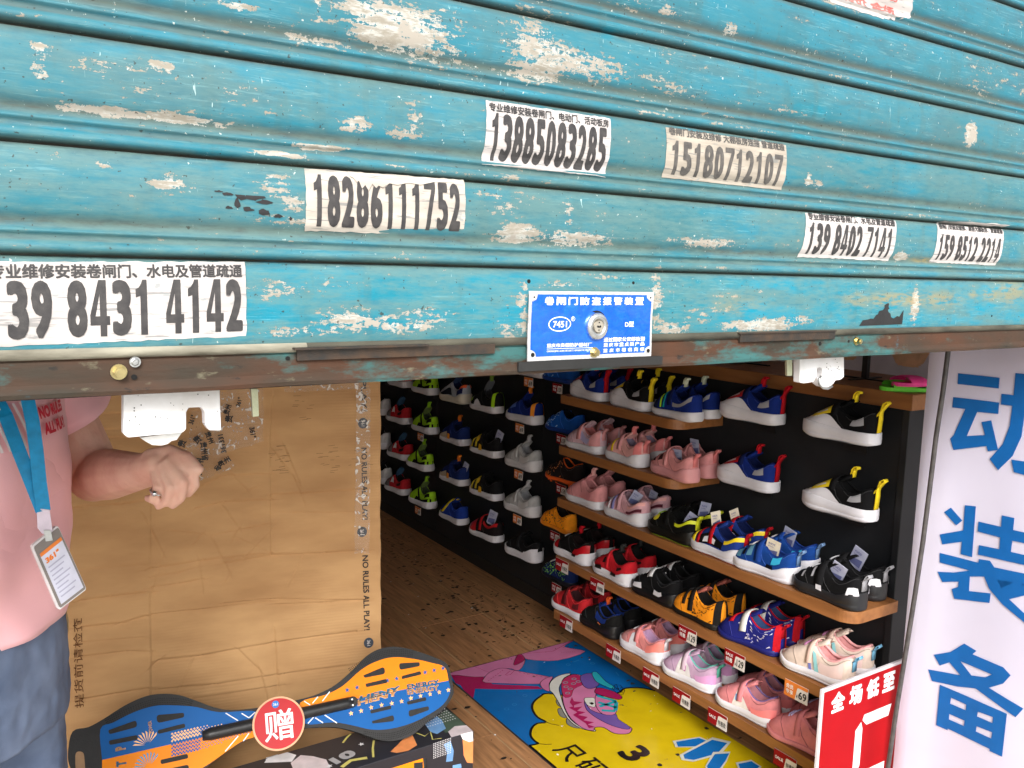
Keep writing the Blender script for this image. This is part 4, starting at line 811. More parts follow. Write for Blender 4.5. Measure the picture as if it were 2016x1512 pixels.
 'black_lime_slip': dict(upper=S(22, 24, 24), sole=WH, lining=S(60, 60, 64), sole_shape='std', tongue_h=.66, tongue_col=S(110, 112, 118), tongue_loop=S(120, 150, 60), panels=[('heel_tab', ((.03, .0), (.08, .0), (.08, 1.0), (.03, 1.0)), LIME, .02, 'cloth'), ('toe_lime', ((.76, .3), (.92, .2), (.90, .7), (.78, .8)), LIME, .012, 'gloss'), ('white_wedge', ((.44, .0), (.70, .0), (.66, .25), (.60, .3)), WH, .014, 'sole')]),
 'black_yellow_small': dict(upper=S(24, 24, 26), sole=WH, lining=S(18, 18, 20), sole_shape='std', chunk=4, badge=S(220, 180, 40), badge_t=.60, bands=[('strap', .62, .66, -.9, .9, S(200, 176, 50), .02), ('strap', .76, .80, -.9, .9, S(200, 176, 50), .02), STRAP(S(24, 24, 26))], panels=[('gold_dot', ((.42, .0), (.54, .0), (.52, .22), (.44, .22)), S(222, 170, 30), .03, 'gloss'), ('gold_dot', ((.82, .0), (.9, .0), (.88, .18), (.82, .18)), S(222, 170, 30), .03, 'gloss')]),
 'red_sandal': dict(upper=S(30, 24, 26), sole=WH, lining=S(18, 18, 20), sole_shape='std', tongue=False, bands=[('strap', .48, .54, -.9, .9, S(180, 30, 36), .022)], panels=[('toe_red', ((.62, .05), (.9, .0), (.86, .8), (.66, .8)), S(186, 34, 40), .014, 'gloss'), ('heel_strap', ((.02, .5), (.42, .55), (.42, .85), (.02, .8)), S(186, 34, 40), .014, 'cloth')]),
 'cream_blue': dict(upper=S(170, 176, 186), sole=S(206, 200, 184), lining=NAVY, sole_shape='wave', thick=1.4, tongue_h=.6, tongue_col=S(60, 80, 120), panels=[('heel_orange', ((.0, .5), (.12, .5), (.12, .9), (.0, .9)), S(236, 96, 50), .016, 'gloss'), ('navy_heel', ((.04, .1), (.2, .1), (.2, .5), (.04, .5)), NAVY, .014, 'cloth'), ('dark_curve', ((.4, .1), (.86, .0), (.8, .2), (.44, .45)), S(30, 34, 44), .012, 'cloth')]),
 'navy_orange': dict(upper=S(26, 44, 100), sole=WH, lining=S(18, 26, 60), chunk=4, tongue_loop=S(226, 120, 40), panels=[('beige_band', ((.56, .05), (.92, .0), (.90, .22), (.58, .30)), S(170, 156, 136), .016, 'gloss'), ('orange_dot', ((.44, .0), (.54, .0), (.53, .2), (.45, .2)), S(238, 150, 40), .03, 'gloss')], bands=[STRAP(S(22, 36, 90))]),
 'blue_yellow_band': dict(upper=S(28, 56, 140), sole=WH, lining=NAVY, chunk=4, bands=[('yellow_band', (.30, .66), (.38, .76), 0.0, .85, S(206, 180, 40), .024), ('yellow_band', (.66, .30), (.76, .38), -.85, 0.0, S(206, 180, 40), .024)]),
 'lime': dict(upper=S(160, 210, 40), sole=WH, lining=S(70, 80, 60), chunk=6, thick=1.15, tongue_h=.62, tongue_col=S(110, 130, 70), tongue_loop=S(140, 190, 40), panels=[('black_base', ((.0, .0), (.60, .0), (.52, .20), (.0, .22)), BLK, .012, 'cloth'), ('black_x', ((.02, .35), (.14, .32), (.14, .62), (.03, .60)), BLK, .014, 'cloth'), ('black_x', ((.30, .05), (.42, .05), (.52, .85), (.47, .9)), BLK, .013, 'cloth')]),
 'red_grey': dict(upper=S(176, 36, 44), sole=WH, lining=S(30, 26, 28), chunk=6, thick=1.1, tongue_h=.64, tongue_col=S(60, 90, 120), panels=[('grey_toe', ((.62, .0), (.98, .0), (.96, .9), (.64, .9)), S(110, 108, 110), .01, 'cloth'), ('dark_patch', ((.10, .3), (.3, .28), (.28, .6), (.1, .6)), S(40, 26, 30), .012, 'cloth'), ('white_wedge', ((.44, .3), (.58, .25), (.55, .6), (.46, .6)), WH, .012, 'gloss')]),
 'white_star': dict(upper=S(200, 198, 200), sole=WH, lining=S(26, 22, 24), tongue_col=S(30, 26, 28), low=1.04, thick=1.2, panels=[('black_flash', ((.40, .3), (.62, .3), (.50, .75), (.34, .6)), BLK, .014, 'cloth'), ('black_toe', ((.72, .3), (.86, .3), (.8, .6), (.74, .6)), BLK, .012, 'cloth'), ('red_chip', ((.40, .05), (.56, .05), (.48, .2), (.46, .2)), S(150, 40, 44), .016, 'gloss')]),
}
PROTO = {}
def place_shoe(model, x, y_toe, z, rz, label, group, sc_=1.0, pitch=0):
    """toe towards +Y when rz = 0"""
    if model not in PROTO:
        r = empty('shoe', (0, 0, 0), label, 'shoe', group); build_shoe(MODELS[model], r); PROTO[model] = (r, [o for o in bpy.data.objects if o.parent == r]); new = r
    else:
        r0, ch = PROTO[model]; new = r0.copy(); C.objects.link(new)
        for o in ch: c = o.copy(); C.objects.link(c); c.parent = new
    k = sc_; rz = R(rz); L_ = LS*k
    new.location = (x+math.sin(rz)*L_/2, y_toe-L_/2-math.cos(rz)*L_/2, z+.0006); new.rotation_euler = (pitch, 0, rz); new.scale = (k, k, k)
    new['label'] = label; new['category'] = 'shoe'; new['group'] = group
    return new
ZS = {'top': .9455, 'second': .7605, 'third': .5685, 'fourth': .3505, 'lowest': .1435}
PAIRS = [ # shelf, model, toe y, rotation, description
 ('top', 'navy_white', 2.445, -6, 'navy and white sneaker with red pull loops'), ('top', 'black_white_yellow', 2.222, -8, 'black and white sneaker with yellow pull loops'), ('top', 'blue_stripe', 2.012, -10, 'blue sneaker with a lime stripe and white sole'),
 ('second', 'pink_sparkle', 2.455, -4, 'glittery pale pink sneaker'), ('second', 'pink_stripe', 2.235, -7, 'pink sneaker with a yellow stripe'), ('second', 'pink_cutout', 2.010, -6, 'all-pink sandal shoe with cutouts'),
 ('third', 'pink_knit', 2.445, -3, 'pink slip-on sneaker with a white sole'), ('third', 'pink_lilac_sandal', 2.226, -6, 'pink and lilac striped sandal shoe'), ('third', 'black_lime', 2.002, -6, 'black shoe with a round yellow badge'), ('third', 'blue_yellow_red', 1.812, -4, 'blue, yellow and red shoe with a white wavy sole'), ('third', 'blue_sandal', 1.640, 3, 'blue closed-toe sandal with sky blue panels'), ('third', 'black_sport', 1.435, -2, 'black sport shoe with grey pull loops'),
 ('fourth', 'red_black', 2.505, -4, 'black and red sneaker with a white sole'), ('fourth', 'red_cutout', 2.275, -5, 'red sneaker with black oval pods'), ('fourth', 'black_pods', 2.066, -2, 'black sneaker with white oval pods'), ('fourth', 'orange_black', 1.878, -2, 'orange shoe with black straps'), ('fourth', 'blue_red', 1.676, 4, 'blue shoe with a white strap and red heel loop'), ('fourth', 'beige_pink', 1.452, 5, 'beige and pink sneaker with a light blue heel loop'),
 ('lowest', 'red_sport', 2.506, -5, 'red sneaker with a plain white sole'), ('lowest', 'black_blue_orange', 2.338, -2, 'black shoe with blue panels and orange marks'), ('lowest', 'pink_chunky', 2.112, 0, 'coral pink sneaker with a ribbed chunky sole'), ('lowest', 'lilac_white', 1.898, 2, 'lilac and white sneaker with mint lining'), ('lowest', 'pink_lilac', 1.672, 1, 'pink and white sneaker with a purple collar line'), ('lowest', 'plain_pink', 1.476, 4, 'plain pink shoe half hidden by the red sale sign'),
]
SHOEX = {}
for sh_, md, yt, rz, ds in PAIRS:
    sc_ = 1.0 if sh_ in ('top', 'second') else 1.03
    nm = {'top': 'top shelf', 'second': 'second shelf', 'third': 'third shelf', 'fourth': 'fourth shelf', 'lowest': 'lowest shelf'}[sh_]
    if ds.endswith('sign'): l1, l2 = 'plain pink shoe beside the red sale sign, nearer of its pair', 'plain pink shoe behind its twin next to the red sale sign'
    else: l1, l2 = 'front '+ds+' of the pair, '+nm, 'rear '+ds+' of the pair, '+nm
    place_shoe(md, 1.848, yt, ZS[sh_], rz+random.uniform(-4, 3), l1, 'shoes on the '+nm, sc_)
    place_shoe(md, 1.942, yt+.016, ZS[sh_], rz*.5+random.uniform(-6, 5), l2, 'shoes on the '+nm, sc_)
WALLS = [ # model, toe y, z, description, tag
 ('navy_white', 1.800, .9650, 'navy and white sneaker with red loops on the wall, upper one', None), ('navy_white', 1.800, .7700, 'navy and white sneaker with red loops on the wall, lower one', None),
 ('black_white_yellow', 1.498, .9630, 'black and white sneaker with yellow loops nearest the banner, upper one', None), ('black_white_yellow', 1.486, .7680, 'black and white sneaker with yellow loops nearest the banner, lower one', None),
 ('blue_cleat', 2.735, .965, 'blue football boot just under the shutter edge', 'r'), ('blue_cleat', 2.700, .776, 'blue football boot above the black and orange one', 'r'), ('black_orange_cleat', 2.690, .585, 'black football boot with orange studs', 'r'), ('orange_cleat', 2.720, .392, 'orange football boot with black streaks on the wall', 'r'), ('green_navy', 2.700, .190, 'navy football boot with green streaks', 'r'),
 ('black_white', 2.930, .965, 'white-soled shoe mostly hidden by the shutter edge', 'o'), ('blue_orange', 2.985, .770, 'royal blue high sneaker with an orange heel strip', 'o'), ('grey', 2.985, .578, 'pale grey sneaker below the royal blue one', 'o'), ('grey', 2.985, .390, 'pale grey sneaker above the black and white one', 'o'), ('black_white', 2.965, .205, 'black sneaker with a white sole, lowest of its column', None),
 ('black_lime_slip', 3.285, .770, 'black shoe with a lime green heel strip', None), ('black_yellow_small', 3.275, .578, 'black shoe with yellow straps, upper of the two', None), ('black_yellow_small', 3.270, .390, 'black shoe with yellow straps, lower of the two', None), ('red_sandal', 3.265, .205, 'red and white sandal, lowest of its column', None),
 ('cream_blue', 3.565, .770, 'grey and navy sneaker with a cream sole', None), ('navy_orange', 3.560, .578, 'navy shoe with an orange dot, upper of the two', None), ('navy_orange', 3.560, .390, 'navy shoe with an orange dot, lower of the two', None), ('blue_yellow_band', 3.560, .205, 'blue shoe crossed by a yellow band', None),
 ('lime', 3.870, .770, 'bright lime sneaker, topmost of its column', None), ('lime', 3.865, .578, 'bright lime sneaker, second of its column', 'o'), ('lime', 3.915, .383, 'bright lime sneaker, third of its column', None), ('lime', 3.885, .200, 'bright lime sneaker, lowest of its column', 'o'),
 ('red_grey', 4.155, .770, 'grey and red sneaker cut off by the shutter', None), ('red_grey', 4.165, .578, 'grey and red sneaker, highest fully visible in its column', None), ('red_grey', 4.145, .390, 'grey and red sneaker in the middle of its column', None), ('red_grey', 4.175, .200, 'grey and red sneaker, lowest of its column', None),
 ('white_star', 4.455, .770, 'white and black sneaker hidden behind the shutter bar, far column', None), ('white_star', 4.425, .585, 'white and black sneaker with a red chip, upper of the far column', None), ('white_star', 4.415, .400, 'white and black sneaker with a red chip, middle of the far column', None), ('white_star', 4.395, .210, 'white and black sneaker with a red chip, lowest of the far column', None),
]
m_acr = mat('black_bracket', (.012, .012, .013), .3); m_red = mat('tag_red', S(140, 6, 18), .6, bump=0, spec=.2); m_orange = mat('tag_orange', S(222, 124, 50), .5, bump=0); m_tagw = mat('tag_white', S(214, 208, 204), .5, bump=0); m_dk = mat('print_black', (.02, .02, .022), .5, bump=0)
def tag_parts(root, origin, ex, ez, w_, h_, kind, num, nrm):
    """kind r/o; lettering on a small card lying in the plane spanned by ex, ez"""
    o = Vector(origin); ex = Vector(ex); ez = Vector(ez); nrm = Vector(nrm)
    f = lambda off: (lambda a, b: o+ex*(a*w_)+ez*(b*h_)+nrm*off)
    decal('colour_field', polyshape([(0, 0), (1, 0), (1, 1), (0, 1)]), f(.0006), m_red if kind in 'rs' else m_orange, root)
    decal('white_field', polyshape([(.47, 0), (1, 0), (1, .80), (.60, .80), (.55, .74)]), f(.0009), m_tagw, root)
    if kind == 's' and num: t = joinsh(fit(text2d('SALE', .02), .06, .60, .36, .18), fit(text2d('特惠', .015), .08, .20, .32, .30))
    elif kind == 's': t = fit(text2d('SALE', .02), .07, .42, .36, .20)
    elif kind == 'o': t = joinsh(fit(text2d('会员', .015), .07, .52, .32, .28), fit(text2d('专享', .015), .07, .18, .32, .28))
    else: t = joinsh(fit(text2d('SALE', .03), .07, .55, .36, .24), fit(text2d('特惠', .015), .07, .18, .32, .28))
    decal('white_lettering', t, f(.0009), m_wp, root)
    if num: t = joinsh(fit(text2d(num, .02), .62, .16, .34, .48), fit(text2d('¥', .02), .53, .16, .06, .2))
    else: t = fit(text2d('特惠款', .015), .56, .18, .40, .36)
    decal('price', t, f(.0012), m_dk, root)
for i, (md, yt, z, ds, tg) in enumerate(WALLS):
    place_shoe(md, 1.935, yt, z, random.uniform(-4, 2), ds, 'single shoes on the black wall', 1.06 if yt > 2.8 else 1.04 if yt < 1.9 else 1.0)
    yc = yt-.11
    h = empty('shoe_holder', (1.95, yc, z-.003), 'bracket under '+ds, 'bracket', 'small wall brackets under single shoes')
    MB().box((1.90, yc-.05, z-.0030), (1.9995, yc+.05, z)).box((1.9965, yc-.035, z-.04), (1.9995, yc+.035, z-.0030)).build('bracket_plate', m_acr, h)
    if tg:
        num = '159' if tg == 'r' else '69'
        MB().box((1.893, yc-.055, z-.040), (1.8948, yc+.005, z-.004)).build('price_tag', m_tagw, h)
        pt_ = bpy.data.objects[-1] if False else [o for o in bpy.data.objects if o.parent == h and o.name.startswith('price_tag')][0]
        tag_parts(pt_, (1.8930, yc+.005, z-.040), (0, -1, 0), (0, 0, 1), .060, .036, tg, num, (-1, 0, 0))
# tags clipped to the shelf fronts
TAGS = [(1114, 1227, 's', ''), (1207, 1286, 's', ''), (1281, 1334, 's', ''), (1341, 1374, 's', ''), (1412, 1416, 's', ''), (1545, 1500, 's', ''), (1106, 1114, 's', ''), (1175, 1153, 's', ''), (1353, 1250, 's', '129'), (1446, 1299, 's', '129'), (1567, 1362, 'o', '69')]
names = ['at the far end of the lowest shelf', 'second from the far end of the lowest shelf', 'on the lowest shelf below the coral sneaker', 'on the lowest shelf below the lilac sneaker', 'on the lowest shelf below the purple-collared sneaker', 'on the lowest shelf next to the red sale sign', 'at the far end of the fourth shelf', 'on the fourth shelf below the red sneaker', 'on the fourth shelf below the orange shoe', 'on the fourth shelf below the blue shoe', 'on the fourth shelf below the beige sneaker']
for (u, v, k, num), nm in zip(TAGS, names):
    p = at_x(u, v, 1.797); w_, h_ = (.074, .044)
    r = empty('price_tag', (1.797, p.y, p.z-h_/2), ('orange 69 price tag ' if k == 'o' else 'red sale tag priced 129 ' if num else 'small red sale tag ')+nm, 'price tag', 'price tags on the shelf edges')
    MB().box((1.7972, p.y-w_/2, p.z-h_/2), (1.7985, p.y+w_/2, p.z+h_/2)).build('card', m_tagw, r)
    tag_parts(r, (1.7972, p.y+w_/2, p.z-h_/2), (0, -1, 0), (0, 0, 1), w_, h_, k, num, (-1, 0, 0))
# hang tags tucked into shoes
m_ht = mat('hang_tag_card', S(176, 178, 196), .35, nscale=20, col2=S(120, 122, 160)); m_ht2 = mat('hang_tag_cream', S(216, 206, 186), .5)
def hang(x, y, z, rx, ry, rz, label, m, s_=1.0):
    r = empty('hang_tag', (x, y, z), label, 'hang tag', 'paper hang tags in the shoes', 0); r.rotation_euler = (rx, ry, rz)
    M = Matrix.LocRotScale(r.location, r.rotation_euler, None)
    MB().box((-.0006, -.017*s_, 0), (.0006, .017*s_, .055*s_), M).build('card', m, r)
    o = M @ Vector((-.0006, .017*s_, 0)); ex = (M.to_3x3() @ Vector((0, -1, 0))); ez = M.to_3x3() @ Vector((0, 0, 1)); nn = M.to_3x3() @ Vector((-1, 0, 0))
    decal('print', joinsh(polyshape([(.12, .12), (.88, .12), (.88, .52), (.12, .40)]), fit(text2d('KIDS', .02), .15, .72, .5, .10), fit(text2d('SHOES', .01), .15, .60, .4, .06)), lambda a, b: o+ex*(a*.034*s_)+ez*(b*.055*s_)+nn*.0004, mat('tag_print', S(92, 96, 140), .4), r)
hang(1.848, 1.895, .80, 0, -.2, .3, 'grey hang tag in the front all-pink cutout shoe', m_ht, .9); hang(1.942, 1.915, .815, 0, -.2, .1, 'grey hang tag in the rear all-pink cutout shoe', m_ht, 1.0)
hang(1.845, 2.100, .62, .5, -.1, .6, 'silver hang tag in the front pink and lilac shoe', m_ht, 1.0); hang(1.94, 2.110, .61, .3, 0, .2, 'silver hang tag in the rear pink and lilac shoe', m_ht, .9)
hang(1.848, 1.855, .60, .6, .1, 1.1, 'thin hang tag seen edge-on in the front black and yellow-badged shoe', m_ht, 1.1); hang(1.94, 1.87, .62, .2, 0, 1.0, 'dark hang tag in the rear black and yellow-badged shoe', m_ht, 1.0)
hang(1.848, 1.72, .64, -.1, .1, 1.4, 'upright hang tag in the front blue, yellow and red shoe', m_ht2, 1.0); hang(1.942, 1.73, .64, -.3, 0, 1.3, 'hang tag in the rear blue, yellow and red shoe', m_ht2, .9)
hang(1.842, 1.515, .615, .25, -.25, .25, 'cream hang tag in the front blue sandal', m_ht2, 1.15); hang(1.94, 1.545, .625, .35, -.2, .1, 'grey blue hang tag in the rear blue sandal', m_ht, 1.15)
hang(1.843, 1.315, .615, .45, -.25, .1, 'grey blue hang tag in the front black sport shoe', m_ht, 1.15); hang(1.938, 1.325, .635, .45, -.2, .05, 'grey blue hang tag in the rear black sport shoe', m_ht, 1.15)
hang(1.93, 3.08, .64, .4, 0, .3, 'grey hang tag standing in the black shoe with yellow straps', m_ht, 1.1); hang(1.93, 3.36, .455, .4, 0, .3, 'grey hang tag in the lower navy shoe with an orange dot', m_ht, .9)
hang(1.93, 3.12, .27, .3, 0, .5, 'grey hang tag in the red and white wall sandal', m_ht, 1.2)

# ---------------------------------------------------------------- ledge display: stands, slippers, backdrop
bd = empty('backdrop_poster', (2.33, 3.5, 1.10), 'grey printed backdrop with a beige letter A behind the ledge', 'backdrop')
MB().box((2.325, YN, 1.1005), (2.345, YF, 2.3)).build('panel', mat('backdrop_grey', S(212, 204, 212), .6, nscale=8), bd)
P_ = at_x(1795, 700, 2.3245)
yA = P_.y
f_bd = lambda off: (lambda a, b: Vector((2.325-off, a, b)))
m_beige = mat('backdrop_beige', S(236, 186, 146), .6)
decal('letter_print', fit(text2d('A', .06), 1.30, 1.14, .16, .14), lambda a, b: Vector((2.3246, 2.76-a, b)), m_beige, bd)
decal('letter_print', fit(text2d('A', .06), 1.30, 1.13, .30, .22), lambda a, b: Vector((2.3244, 3.02-a, b)), m_beige, bd)
dots = []
for i in range(14):
    for j in range(9): dots.append(polyshape(ellipse(1.75+i*.016, 1.14+j*.016, .005, .005, 6)))
decal('dot_print', joinsh(*dots), f_bd(.0005), mat('backdrop_dot', S(180, 172, 182), .6), bd)
m_blk = mat('stand_black', (.015, .015, .016), .4)
for (y0, lab) in ((1.48, 'black display stand on the ledge nearest the banner'), (1.92, 'black display stand farther along the brown ledge')):
    st = empty('display_stand', (2.15, y0, 1.10), lab, 'display stand', 'black stands on the ledge')
    MB().box((2.143, y0-.008, 1.1045), (2.157, y0+.008, 1.25)).build('post', m_blk, st); MB().box((2.14, y0-.10, 1.1005), (2.152, y0+.10, 1.1045)).box((2.08, y0-.006, 1.1005), (2.22, y0+.006, 1.1042)).build('base', m_blk, st)
    MB().box((2.10, y0-.06, 1.2505), (2.20, y0+.12, 1.2545)).build('plate', m_blk, st)
    place_shoe('grey' if y0 < 1.6 else 'black_white', 2.15, y0+.13, 1.2548, 0, 'white soled shoe on the '+lab.replace('black ', ''), 'shoes on the ledge stands')
def slipper(x0, y0, z0, rz, m, label):
    pts = []
    for i in range(24):
        t = i/23; 
    out = []
    for i in range(28):
        a = 2*math.pi*i/28; yy = math.sin(a); xx = math.cos(a)*(.034+.005*yy); out.append((xx, yy*.080))
    M = Matrix.Translation((x0, y0, z0)) @ Matrix.Rotation(rz, 4, 'Z')
    r = empty('slipper', (x0, y0, z0), label, 'slipper', 'slippers on the ledge')
    MB().prism([M @ Vector((a, b, 0)) for a, b in out], (0, 0, .010)).build('slipper_sole', m, r, bevel=.002)
    P = []
    for k in range(9):
        a = math.pi*k/8; P.append([M @ Vector((math.cos(a)*.034, yy, .010+math.sin(a)*.018*(1-abs(yy-.035)*6))) for yy in (.0, .02, .04, .06)])
    MB().grid(P).build('slipper_strap', m, r, smooth=True)
slipper(2.045, 1.275, 1.1005, R(60), mat('green_foam', S(110, 214, 60), .6), 'lime green slipper under the pink one at the ledge corner')
slipper(2.06, 1.270, 1.1150, R(84), mat('pink_foam', S(232, 60, 140), .6), 'hot pink slipper lying on the green one')
def smoothc(pts, n=4, closed=True):
    out = []; k = len(pts)
    for i in range(k if closed else k-1):
        p0, p1, p2, p3 = [Vector((*(pts[j % k] if closed else pts[min(max(j, 0), k-1)]), 0)) for j in (i-1, i, i+1, i+2)]
        for s_ in range(n):
            t = s_/n; q = .5*((2*p1)+(-p0+p2)*t+(2*p0-5*p1+4*p2-p3)*t*t+(-p0+3*p1-3*p2+p3)*t**3); out.append((q.x, q.y))
    return out
# ---------------------------------------------------------------- printed floor mat
def fl_at(pts, z=0): return [(lambda p: (p.x, p.y))(at_z(u, v, 0)) for u, v in pts]
MX0, MX1, MY0, MY1 = 1.345, 1.900, .98, 2.456
mt = empty('floor_mat', ((MX0+MX1)/2, (MY0+MY1)/2, 0), 'blue and yellow printed floor mat with a pink cartoon sneaker', 'floor mat')
MB().box((MX0, MY0, -.001), (MX1, MY1, .0012)).build('mat_base', mat('mat_edge', (.03, .03, .035), .4), mt)
def glossy(name, c, c2=None): return mat(name, c, .22, var=.06, nscale=14, bump=.05, col2=c2, spec=.5)
g_blue, g_yel, g_pink, g_mag, g_pur, g_teal, g_blk, g_gry, g_wht = glossy('print_blue', S(14, 98, 168)), glossy('print_yellow', S(204, 176, 18)), glossy('print_pink', S(196, 116, 158)), glossy('print_magenta', S(158, 30, 84)), glossy('print_purple', S(104, 80, 152)), glossy('print_teal', S(40, 160, 176)), glossy('print_blackline', S(16, 16, 20)), glossy('print_grey', S(128, 128, 120)), glossy('print_white', S(206, 206, 200))
LV = [0]
def flat(name, sh, m, lev=None):
    LV[0] += 1; z = .0014+LV[0]*.00008 if lev is None else lev
    return decal(name, sh, lambda a, b: Vector((a, b, z)), m, mt)
rect = lambda a, b, c, d: polyshape([(a, b), (c, b), (c, d), (a, d)])
flat('blue_print', rect(MX0+.004, MY0+.003, MX1-.003, MY1-.003), g_blue)
zo = lambda x, y: (880+x/4.8, 1250+y/4.8)
def clipm(pts): return [(min(max(a, MX0+.004), MX1-.003), min(max(b, MY0+.003), MY1-.003)) for a, b in pts]
def fp(pts): return clipm(fl_at([zo(*p) for p in pts]))
# pale squiggles on the blue
sq = []
for i in range(46):
    a, b = random.uniform(MX0+.02, MX1-.02), random.uniform(1.5, 2.42)
    if random.random() < .5: sq.append(ringshape(a, b, .008, .008, .0022, 14))
    else: an = random.random()*3; sq.append(stroke([(a, b), (a+.028*math.cos(an), b+.028*math.sin(an))], .003))
sq = [(clipm(v), f) for v, f in sq]
flat('squiggle_print', joinsh(*sq), glossy('print_blue_light', S(40, 122, 184)))
flat('magenta_shape', polyshape(fp([(18, 355), (100, 385), (345, 402), (430, 470), (860, 490), (900, 515), (600, 520), (265, 512), (172, 625), (75, 550), (130, 480), (30, 475)])), g_mag)
def outlined(name, pts, m, wd=.004):
    q = clipm(smoothc(fp(pts), 3)); flat(name, polyshape(q), m); flat('outline', stroke(q+[q[0]], wd), g_blk)
outlined('pink_shoe_print', [(18, 355), (600, 195), (700, 180), (740, 240), (680, 340), (560, 320), (350, 400), (100, 385)], g_pink, .002)
outlined('pink_shoe_print', [(700, 180), (980, 95), (1090, 50), (1230, 50), (1110, 118), (1310, 160), (1050, 245), (760, 235)], g_pink, .002)
outlined('pink_shoe_print', [(340, 430), (400, 360), (520, 318), (660, 345), (1000, 410), (900, 440), (860, 470), (420, 460), (350, 450)], g_pink, .002)
outlined('magenta_tab', [(660, 190), (700, 185), (735, 240), (650, 290), (630, 275)], g_mag, .002)
dsh = []
for (p0, p1) in (((270, 310), (400, 360)), ((390, 440), (540, 330)), ((680, 360), (960, 410)), ((1080, 170), (1220, 165))):
    for k in range(7):
        a = (p0[0]+(p1[0]-p0[0])*k/7, p0[1]+(p1[1]-p0[1])*k/7); b = (p0[0]+(p1[0]-p0[0])*(k+.5)/7, p0[1]+(p1[1]-p0[1])*(k+.5)/7); dsh.append(stroke(fp([a, b]), .002))
for l_ in ([(750, 180), (1000, 160), (1180, 50)], [(430, 470), (440, 500)], [(550, 480), (560, 505)], [(660, 480), (860, 500)], [(640, 190), (735, 240)], [(550, 385), (590, 350), (640, 340), (600, 380), (560, 388)]): dsh.append(stroke(fp(l_), .0018))
flat('stitch_print', joinsh(*dsh), g_mag)
cloud = [(2016, 520), (1850, 508), (1680, 512), (1600, 560), (1300, 600), (960, 560), (880, 590), (820, 640), (805, 700), (850, 780), (935, 830), (850, 845), (800, 890), (790, 960), (830, 1010), (860, 1035), (760, 1060), (690, 1110), (665, 1190), (680, 1260)]
q = clipm(smoothc(fp(cloud), 3, False))
# near edge of the cloud runs on to the near end of the mat
q = q+[(MX0+.004, 1.80), (MX0+.004, MY0+.003), (MX1-.003, MY0+.003)]
flat('yellow_print', polyshape(q), g_yel); flat('cloud_outline', stroke(q[:-2], .0075), g_blk)
flat('cloud_line', joinsh(stroke(fp([(935, 830), (990, 850), (1060, 862)]), .003), stroke(fp([(860, 1035), (930, 1042), (990, 1040)]), .003)), g_blk)
# cartoon sneaker
outlined('sneaker_stud', [(1030, 625), (1065, 622), (1090, 690), (1045, 670)], g_gry, .002); outlined('sneaker_stud', [(1045, 715), (1080, 705), (1130, 790), (1070, 775)], g_gry, .002); outlined('sneaker_stud', [(1130, 800), (1170, 810), (1260, 885), (1200, 885), (1135, 850)], g_gry, .002)
outlined('sneaker_sole', [(970, 470), (1010, 420), (1080, 385), (1170, 375), (1100, 440), (1060, 510), (1080, 600), (1110, 700), (1170, 810), (1290, 890), (1400, 905), (1380, 920), (1250, 885), (1140, 800), (1050, 640), (1000, 560), (970, 530)], g_wht, .003)
outlined('sneaker_heel', [(880, 465), (930, 420), (1000, 405), (965, 470), (970, 540), (910, 520)], g_pink, .002)
outlined('sneaker_body', [(1090, 440), (1170, 385), (1260, 390), (1300, 450), (1400, 480), (1410, 560), (1400, 640), (1450, 740), (1560, 840), (1730, 880), (1740, 920), (1700, 945), (1580, 940), (1480, 885), (1400, 885), (1380, 915), (1280, 890), (1170, 800), (1110, 690), (1090, 580)], g_pink, .003)
outlined('sneaker_patch', [(1085, 450), (1180, 385), (1260, 400), (1290, 470), (1200, 520), (1170, 590), (1100, 590)], glossy('print_rose', S(176, 40, 90)), .0015)
flat('dot_print', joinsh(*[ringshape(*fp([(a, b)])[0], .009, .007, .0022, 12) for a, b in ((1125, 500), (1195, 470), (1140, 560), (1200, 425), (1165, 520), (1240, 450), (1120, 460))]), g_teal)
outlined('sneaker_tongue', [(1260, 400), (1370, 375), (1440, 470), (1360, 520), (1290, 490)], g_pur, .002)
outlined('sneaker_collar', [(1370, 370), (1420, 365), (1500, 450), (1580, 500), (1560, 520), (1460, 480), (1400, 440)], g_teal, .002)
outlined('sneaker_flap', [(1395, 540), (1430, 510), (1560, 540), (1650, 590), (1640, 620), (1580, 615), (1420, 570)], g_mag, .002)
outlined('sneaker_cap', [(1300, 640), (1360, 720), (1480, 760), (1590, 755), (1620, 810), (1725, 880), (1700, 905), (1560, 870), (1420, 800), (1320, 720)], g_pur, .002)
outlined('sneaker_eye', [(1295, 615), (1340, 605), (1400, 615), (1400, 690), (1360, 690), (1320, 670)], g_wht, .002); flat('pupil_print', polyshape(fp([(1340, 655), (1370, 648), (1390, 660), (1370, 675)])), g_blk)
outlined('sneaker_throat', [(1400, 600), (1430, 590), (1600, 640), (1590, 760), (1470, 760), (1410, 690)], g_pink, .002)
flat('lace_print', joinsh(*[stroke(fp(l_), .013) for l_ in ([(1420, 590), (1600, 640)], [(1430, 650), (1600, 700)], [(1600, 640), (1440, 690)], [(1460, 725), (1590, 735)], [(1600, 650), (1590, 730)])]), g_teal)
flat('teeth_print', polyshape(fp([(1180, 600), (1200, 640), (1280, 650), (1200, 680), (1200, 700), (1280, 690), (1230, 730), (1310, 745), (1240, 770), (1330, 790), (1290, 820), (1390, 840), (1330, 860), (1400, 885), (1340, 895), (1310, 850), (1190, 770), (1230, 745), (1150, 700), (1190, 690), (1160, 650)])), g_mag)
